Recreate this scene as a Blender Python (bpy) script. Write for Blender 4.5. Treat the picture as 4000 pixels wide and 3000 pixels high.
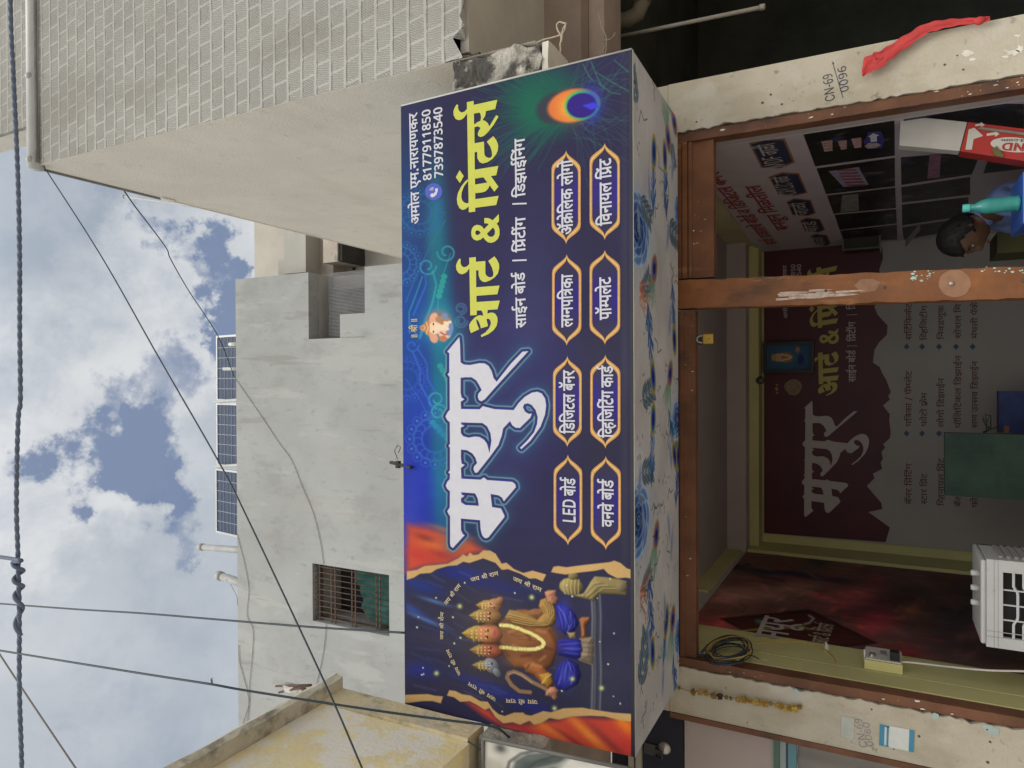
import bpy, bmesh, math, random, json
import numpy as np
from mathutils import Vector, Matrix

sc = bpy.context.scene
for o in list(bpy.data.objects):
    bpy.data.objects.remove(o)
col = sc.collection
R_ = math.radians

# ------------------------------------------------------------------ camera
# the photograph was taken with the phone held upright and stored on its side
FPX = 2764.0
PITCH, YAW, ROLL = R_(27.637), R_(-0.444), R_(-0.046)
EYE = np.array([0.0, 0.0, 1.6])
_f = np.array([math.sin(YAW)*math.cos(PITCH), math.cos(YAW)*math.cos(PITCH), math.sin(PITCH)])
_r = np.array([math.cos(YAW), -math.sin(YAW), 0.0])
_u = np.cross(_r, _f)
_r, _u = _r*math.cos(ROLL)+_u*math.sin(ROLL), -_r*math.sin(ROLL)+_u*math.cos(ROLL)
cam = bpy.data.cameras.new('camera')
cam.sensor_fit = 'HORIZONTAL'; cam.sensor_width = 36.0
cam.lens = FPX/4000.0*36.0
cam.clip_start = 0.05; cam.clip_end = 2000
camo = bpy.data.objects.new('camera', cam); col.objects.link(camo)
mw = Matrix.Identity(4)
for i in range(3):
    mw[i][0] = -_u[i]; mw[i][1] = _r[i]; mw[i][2] = -_f[i]; mw[i][3] = EYE[i]
camo.matrix_world = mw
sc.camera = camo

def ray(px, py):
    return _f + _r*((3000-py-1500)/FPX) - _u*((px-2000)/FPX)
def at(px, py, X=None, Y=None, Z=None):
    """surveying: the point of a wall (plane X, Y or Z = const) behind a pixel of the photograph"""
    d = ray(px, py)
    t = (X-EYE[0])/d[0] if X is not None else (Y-EYE[1])/d[1] if Y is not None else (Z-EYE[2])/d[2]
    return Vector(EYE + d*t)
def proj(P):
    v = np.asarray(P, float)-EYE
    w = v@_f
    return 2000-(v@_u)/w*FPX, 1500-(v@_r)/w*FPX

# ------------------------------------------------------------------ light
SUN_DIR = Vector((0.06, -0.60, 0.80)).normalized()      # towards the sun
sun_el = math.asin(SUN_DIR.z)
w = bpy.data.worlds.new('World'); sc.world = w
w.use_nodes = True
nt = w.node_tree; N = nt.nodes; L = nt.links
for n in list(N): N.remove(n)
def nd(t, **k):
    n = N.new(t)
    for a, b in k.items(): setattr(n, a, b)
    return n
out = nd('ShaderNodeOutputWorld'); bg = nd('ShaderNodeBackground')
L.new(bg.outputs[0], out.inputs[0])
sky = nd('ShaderNodeTexSky', sky_type='NISHITA'); sky.sun_disc = False
sky.sun_elevation = sun_el; sky.sun_rotation = math.atan2(SUN_DIR.x, SUN_DIR.y)
sky.air_density = 1.0; sky.dust_density = 0.6; sky.ozone_density = 2.0
bg.inputs[1].default_value = 0.1
tc = nd('ShaderNodeTexCoord')
def math_(op, a, b=None, c=None, clamp=False):
    n = nd('ShaderNodeMath', operation=op); n.use_clamp = clamp
    for i, v in enumerate((a, b, c)):
        if v is None: continue
        if isinstance(v, (int, float)): n.inputs[i].default_value = v
        else: L.new(v, n.inputs[i])
    return n.outputs[0]
def noise(scale, detail=6, rough=.55, dist=0.0, off=(0, 0, 0)):
    m = nd('ShaderNodeMapping'); m.inputs[1].default_value = off
    L.new(tc.outputs['Generated'], m.inputs[0])
    n = nd('ShaderNodeTexNoise'); L.new(m.outputs[0], n.inputs['Vector'])
    n.inputs['Scale'].default_value = scale; n.inputs['Detail'].default_value = detail
    n.inputs['Roughness'].default_value = rough; n.inputs['Distortion'].default_value = dist
    return n.outputs['Fac']
def smooth(v, a, b, lo=0.0, hi=1.0):
    n = nd('ShaderNodeMapRange', interpolation_type='SMOOTHSTEP')
    L.new(v, n.inputs[0])
    for i, x in enumerate((a, b, lo, hi)): n.inputs[i+1].default_value = x
    return n.outputs[0]
warpn = nd('ShaderNodeTexNoise'); L.new(tc.outputs['Generated'], warpn.inputs['Vector'])
warpn.inputs['Scale'].default_value = 7.0; warpn.inputs['Detail'].default_value = 9; warpn.inputs['Roughness'].default_value = .62
wv = nd('ShaderNodeVectorMath', operation='SUBTRACT'); L.new(warpn.outputs['Color'], wv.inputs[0]); wv.inputs[1].default_value = (.5, .5, .5)
wv2 = nd('ShaderNodeVectorMath', operation='SCALE'); L.new(wv.outputs[0], wv2.inputs[0]); wv2.inputs['Scale'].default_value = .34
wv3 = nd('ShaderNodeVectorMath', operation='ADD'); L.new(tc.outputs['Generated'], wv3.inputs[0]); L.new(wv2.outputs[0], wv3.inputs[1])
def spot(px, py, r0, r1):
    d = Vector(ray(px, py)).normalized()
    n = nd('ShaderNodeVectorMath', operation='DOT_PRODUCT')
    nn = nd('ShaderNodeVectorMath', operation='NORMALIZE')
    L.new(wv3.outputs[0], nn.inputs[0]); L.new(nn.outputs[0], n.inputs[0])
    n.inputs[1].default_value = d
    return smooth(n.outputs['Value'], math.cos(R_(r1)), math.cos(R_(r0)))
def addall(l):
    a = l[0]
    for b in l[1:]: a = math_('ADD', a, b)
    return a
gaps = addall([spot(*a) for a in ((455, 1740, 0, 4.6), (395, 1650, 0, 3.4), (560, 1840, 0, 4.5), (545, 1950, .2, 3.2), (480, 1860, 0, 4),
        (835, 1045, 0, 2.7), (880, 1020, 0, 2.2), (865, 1250, 0, 2.7), (820, 1220, 0, 2.4), (560, 1480, 0, 3.6), (600, 2060, .1, 2.4))])
# open sky well away from the frame
gaps = addall([gaps] + [spot(*a) for a in ((-1500, 700, 3, 14), (-2500, 3200, 3, 16), (300, 5600, 4, 15))])
fine = noise(6.5, 12, .66, .35, (3.1, .7, 1.9))
wisp = noise(13, 8, .6, .4, (7.7, 2.2, 5))
dens = math_('SUBTRACT', math_('ADD', 1.15, math_('MULTIPLY', math_('SUBTRACT', fine, .5), 2.2)), math_('MULTIPLY', gaps, .99))
dens = math_('ADD', dens, math_('MULTIPLY', math_('SUBTRACT', wisp, .5), 1.1))
cover = smooth(dens, -.25, 1.3, .10, 1.0)
lum = noise(2.6, 9, .58, .3, (1.3, 4.4, .2))
bright = addall([spot(*a) for a in ((330, 1560, 1, 13), (120, 1790, 1, 10), (930, 1030, .5, 6), (690, 1300, 1, 8))])
lum = math_('ADD', math_('MULTIPLY', math_('SUBTRACT', lum, .5), 2.1), math_('ADD', .27, math_('MULTIPLY', bright, .5)))
lum = math_('ADD', lum, math_('MULTIPLY', math_('SUBTRACT', fine, .5), .55), clamp=True)
ramp = nd('ShaderNodeMix', data_type='RGBA'); L.new(lum, ramp.inputs[0])
ramp.inputs[6].default_value = (3.75, 4.3, 5.05, 1)         # grey undersides, before the 0.1 strength
ramp.inputs[7].default_value = (7.1, 7.3, 7.5, 1)
# the low sky of the street behind is veiled and a little greyer
blue = nd('ShaderNodeMix', data_type='RGBA'); blue.inputs[0].default_value = .55
L.new(sky.outputs[0], blue.inputs[6]); blue.inputs[7].default_value = (2.3, 3.1, 5.0, 1)
# brighter veil of cloud round the hidden sun, behind and above the camera
nsun = nd('ShaderNodeVectorMath', operation='NORMALIZE'); L.new(tc.outputs['Generated'], nsun.inputs[0])
dsun = nd('ShaderNodeVectorMath', operation='DOT_PRODUCT'); L.new(nsun.outputs[0], dsun.inputs[0]); dsun.inputs[1].default_value = SUN_DIR
glare = nd('ShaderNodeVectorMath', operation='SCALE'); L.new(ramp.outputs[2], glare.inputs[0]); L.new(smooth(dsun.outputs['Value'], math.cos(R_(68)), math.cos(R_(8)), 1.0, 3.6), glare.inputs['Scale'])
warm = nd('ShaderNodeMix', data_type='RGBA', blend_type='MULTIPLY'); L.new(smooth(dsun.outputs['Value'], math.cos(R_(68)), math.cos(R_(20))), warm.inputs[0])
L.new(glare.outputs[0], warm.inputs[6]); warm.inputs[7].default_value = (1.10, 1.0, .84, 1)
mix = nd('ShaderNodeMix', data_type='RGBA')
L.new(cover, mix.inputs[0]); L.new(blue.outputs[2], mix.inputs[6]); L.new(warm.outputs[2], mix.inputs[7])
L.new(mix.outputs[2], bg.inputs[0])
sl = bpy.data.lights.new('sun', 'SUN'); sl.energy = 1.4; sl.angle = R_(22); sl.color = (1.0, .915, .79)
so = bpy.data.objects.new('sun', sl); col.objects.link(so)
so.rotation_euler = SUN_DIR.to_track_quat('Z', 'Y').to_euler(); so.location = (-3, -5, 14)
sc.view_settings.view_transform = 'Standard'; sc.view_settings.look = 'None'
sc.view_settings.gamma = 1; sc.view_settings.exposure = 0.0
sc.render.engine = 'CYCLES'
sc.cycles.max_bounces = 8; sc.cycles.diffuse_bounces = 6
sc.cycles.sample_clamp_indirect = 6
try: sc.cycles.use_denoising = True
except Exception: pass

# ------------------------------------------------------------------ helpers
def lin(c):
    return tuple(((x/255)/12.92 if x/255 <= .04045 else ((x/255+.055)/1.055)**2.4) for x in c)
def S(r, g, b, k=1.25):
    k *= .65
    """a surface colour from a colour measured in the photograph on a front in open light"""
    return tuple(min(.86, x*k) for x in lin((r, g, b)))
ORG = {}
def link(o, parent=None, org=None):
    col.objects.link(o)
    if parent is not None: o.parent = parent
    ORG[o.name] = Vector(org) if org is not None else Vector((0, 0, 0))
    return o
def tag(o, label, cat, group=None, kind=None):
    o['label'] = label; o['category'] = cat
    if group: o['group'] = group
    if kind: o['kind'] = kind
    return o
def thing(name, label, cat, loc, group=None):
    o = bpy.data.objects.new(name, None); o.location = loc; o.empty_display_size = .1
    link(o, None, loc); return tag(o, label, cat, group)
class MB:
    def __init__(s): s.v = []; s.f = []; s.sm = []
    def add(s, v, f, smooth=False):
        n = len(s.v); s.v += [tuple(p) for p in v]; s.f += [tuple(i+n for i in q) for q in f]; s.sm += [smooth]*len(f); return s
    def box(s, x0, x1, y0, y1, z0, z1, M=None):
        v = [Vector((x, y, z)) for z in (z0, z1) for y in (y0, y1) for x in (x0, x1)]
        if M is not None: v = [M @ p for p in v]
        return s.add(v, [(0, 2, 3, 1), (4, 5, 7, 6), (0, 1, 5, 4), (2, 6, 7, 3), (0, 4, 6, 2), (1, 3, 7, 5)])
    def hexa(s, v):   # bottom 0-3 counter-clockwise from above, top 4-7
        return s.add(v, [(3, 2, 1, 0), (4, 5, 6, 7), (0, 1, 5, 4), (1, 2, 6, 5), (2, 3, 7, 6), (3, 0, 4, 7)])
    def tube(s, pts, r, n=8, caps=True):
        pts = [Vector(p) for p in pts]; rs = r if isinstance(r, (list, tuple)) else [r]*len(pts)
        ref = None; rings = []
        for i, p in enumerate(pts):
            a = pts[max(i-1, 0)]; b = pts[min(i+1, len(pts)-1)]; d = (b-a)
            if d.length < 1e-9: d = Vector((0, 0, 1))
            d.normalize()
            if ref is None: ref = d.orthogonal().normalized()
            ref = (ref - d*ref.dot(d))
            if ref.length < 1e-6: ref = d.orthogonal()
            ref.normalize(); q = d.cross(ref)
            rings.append([p + (ref*math.cos(2*math.pi*k/n)+q*math.sin(2*math.pi*k/n))*rs[i] for k in range(n)])
        v = [x for rr in rings for x in rr]; f = []
        for i in range(len(pts)-1):
            for k in range(n):
                f.append((i*n+k, i*n+(k+1) % n, (i+1)*n+(k+1) % n, (i+1)*n+k))
        if caps: f += [tuple(range(n-1, -1, -1)), tuple((len(pts)-1)*n+k for k in range(n))]
        return s.add(v, f, True)
    def ball(s, c, rx, ry, rz, nu=12, nv=8, M=None):
        v = []; f = []; c = Vector(c)
        for j in range(nv+1):
            th = math.pi*j/nv
            for i in range(nu):
                ph = 2*math.pi*i/nu
                p = Vector((rx*math.sin(th)*math.cos(ph), ry*math.sin(th)*math.sin(ph), rz*math.cos(th)))
                if M is not None: p = M @ p
                v.append(c+p)
        for j in range(nv):
            for i in range(nu):
                f.append((j*nu+i, (j+1)*nu+i, (j+1)*nu+(i+1) % nu, j*nu+(i+1) % nu))
        return s.add(v, f, True)
    def lathe(s, c, axis, prof, n=20):
        c = Vector(c); axis = Vector(axis).normalized(); a = axis.orthogonal().normalized(); b = axis.cross(a); v = []; f = []
        for r, h in prof:
            for k in range(n):
                t = 2*math.pi*k/n; v.append(c+axis*h+(a*math.cos(t)+b*math.sin(t))*r)
        for j in range(len(prof)-1):
            for k in range(n): f.append((j*n+k, j*n+(k+1) % n, (j+1)*n+(k+1) % n, (j+1)*n+k))
        f += [tuple(range(n-1, -1, -1)), tuple((len(prof)-1)*n+k for k in range(n))]
        return s.add(v, f, True)
    def prism(s, pts, d):
        """a flat outline with thickness d (vector)"""
        n = len(pts); d = Vector(d); pts = [Vector(p) for p in pts]
        return s.add(pts+[p+d for p in pts], [tuple(range(n)), tuple(range(2*n-1, n-1, -1))]+[(i, i+n, (i+1) % n+n, (i+1) % n) for i in range(n)])
    def obj(s, name, mat, parent=None, bevel=0):
        me = bpy.data.meshes.new(name)
        org = ORG[parent.name] if parent is not None else Vector((0, 0, 0))
        me.from_pydata([tuple(Vector(p)-org) for p in s.v], [], s.f); me.update()
        me.polygons.foreach_set('use_smooth', s.sm)
        bm = bmesh.new(); bm.from_mesh(me); bmesh.ops.recalc_face_normals(bm, faces=bm.faces)
        bm.to_mesh(me); bm.free()
        if mat is not None: me.materials.append(mat)
        o = bpy.data.objects.new(name, me)
        link(o, parent, org)
        if bevel:
            b = o.modifiers.new('bevel', 'BEVEL'); b.width = bevel; b.segments = 2; b.limit_method = 'ANGLE'
        return o
def solo(name, mb, mat, label, cat, group=None, bevel=0):
    """a thing that is one mesh; origin at its base"""
    zs = [p[2] for p in mb.v]; c = Vector((sum(p[0] for p in mb.v)/len(mb.v), sum(p[1] for p in mb.v)/len(mb.v), min(zs)))
    mb.v = [tuple(Vector(p)-c) for p in mb.v]
    o = mb.obj(name, mat, None, bevel); o.location = c; ORG[o.name] = c
    return tag(o, label, cat, group)
def wall_holes(mb, x0, x1, z0, z1, y0, y1, holes):
    """a wall facing -Y with rectangular holes, built of butted blocks"""
    xs = sorted({x0, x1} | {h[0] for h in holes} | {h[1] for h in holes}); zs = sorted({z0, z1} | {h[2] for h in holes} | {h[3] for h in holes})
    nx, nz = len(xs)-1, len(zs)-1
    inh = lambda i, k: i < 0 or k < 0 or i >= nx or k >= nz or any(h[0] <= (xs[i]+xs[i+1])/2 <= h[1] and h[2] <= (zs[k]+zs[k+1])/2 <= h[3] for h in holes)
    for i in range(nx):
        for k in range(nz):
            if inh(i, k): continue
            a, b, c, d = xs[i], xs[i+1], zs[k], zs[k+1]
            mb.add([(a, y0, c), (b, y0, c), (b, y0, d), (a, y0, d)], [(0, 1, 2, 3)])
            mb.add([(a, y1, c), (b, y1, c), (b, y1, d), (a, y1, d)], [(3, 2, 1, 0)])
            if inh(i-1, k): mb.add([(a, y0, c), (a, y0, d), (a, y1, d), (a, y1, c)], [(0, 1, 2, 3)])
            if inh(i+1, k): mb.add([(b, y0, c), (b, y0, d), (b, y1, d), (b, y1, c)], [(3, 2, 1, 0)])
            if inh(i, k-1): mb.add([(a, y0, c), (b, y0, c), (b, y1, c), (a, y1, c)], [(3, 2, 1, 0)])
            if inh(i, k+1): mb.add([(a, y0, d), (b, y0, d), (b, y1, d), (a, y1, d)], [(0, 1, 2, 3)])
    return mb

# ------------------------------------------------------------------ materials
MATS = {}
def mat_base(name, rough=.7, metal=0.0, spec=.3):
    m = bpy.data.materials.new(name); m.use_nodes = True
    b = m.node_tree.nodes['Principled BSDF']
    b.inputs['Roughness'].default_value = rough; b.inputs['Metallic'].default_value = metal
    b.inputs['Specular IOR Level'].default_value = spec
    return m, m.node_tree.nodes, m.node_tree.links, b
def n_noise(n, l, scale, detail=5, rough=.55, stretch=None, seed=0.0):
    g = n.new('ShaderNodeNewGeometry'); mp = n.new('ShaderNodeMapping')
    l.new(g.outputs['Position'], mp.inputs[0])
    mp.inputs[1].default_value = (seed, seed*.7, seed*1.3)
    if stretch: mp.inputs[3].default_value = stretch
    t = n.new('ShaderNodeTexNoise'); l.new(mp.outputs[0], t.inputs['Vector'])
    t.inputs['Scale'].default_value = scale; t.inputs['Detail'].default_value = detail; t.inputs['Roughness'].default_value = rough
    return t.outputs['Fac']
def n_mix(n, l, fac, a, b, blend='MIX'):
    m = n.new('ShaderNodeMix'); m.data_type = 'RGBA'; m.blend_type = blend
    for i, v in ((0, fac), (6, a), (7, b)):
        if isinstance(v, (int, float)): m.inputs[i].default_value = v
        elif isinstance(v, tuple): m.inputs[i].default_value = (*v[:3], 1)
        else: l.new(v, m.inputs[i])
    return m.outputs[2]
def n_range(n, l, v, a, b, lo=0.0, hi=1.0):
    m = n.new('ShaderNodeMapRange'); m.interpolation_type = 'SMOOTHSTEP'; l.new(v, m.inputs[0])
    for i, x in enumerate((a, b, lo, hi)): m.inputs[i+1].default_value = x
    return m.outputs[0]
def n_bump(n, l, b, h, strength, dist):
    k = n.new('ShaderNodeBump'); k.inputs['Strength'].default_value = strength; k.inputs['Distance'].default_value = dist
    l.new(h, k.inputs['Height']); l.new(k.outputs[0], b.inputs['Normal'])
def mat(name, c, rough=.7, var=.12, scale=4, bump=.0, bscale=60, stains=(), metal=0.0, spec=.3, seed=0.0):
    """colour with mottling; stains: (colour, noise scale, threshold, softness, stretch, strength)"""
    if name in MATS: return MATS[name]
    m, n, l, b = mat_base(name, rough, metal, spec)
    base = n_mix(n, l, n_range(n, l, n_noise(n, l, scale, 6, .6, None, seed), .3, .7), tuple(x*(1-var) for x in c), tuple(min(.95, x*(1+var)) for x in c))
    for i, (sc_, ss, th, sf, st, k) in enumerate(stains):
        f = n_range(n, l, n_noise(n, l, ss, 8, .62, st, seed+3.3*(i+1)), th, th+sf, 0, k)
        base = n_mix(n, l, f, base, sc_)
    l.new(base, b.inputs['Base Color'])
    if bump: n_bump(n, l, b, n_noise(n, l, bscale, 4, .6, None, seed+9), 1.0, bump)
    MATS[name] = m; return m
def mat_attr(name, rough=.6, bump=0, bscale=300, spec=.06):
    if name in MATS: return MATS[name]
    m, n, l, b = mat_base(name, rough, 0, spec)
    a = n.new('ShaderNodeAttribute'); a.attribute_name = 'Col'
    l.new(a.outputs['Color'], b.inputs['Base Color'])
    # slack cloth: shallow creases
    n_bump(n, l, b, n_noise(n, l, 2.6, 3, .5, (1, 1, .35)), 1, .05)
    MATS[name] = m; return m

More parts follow.
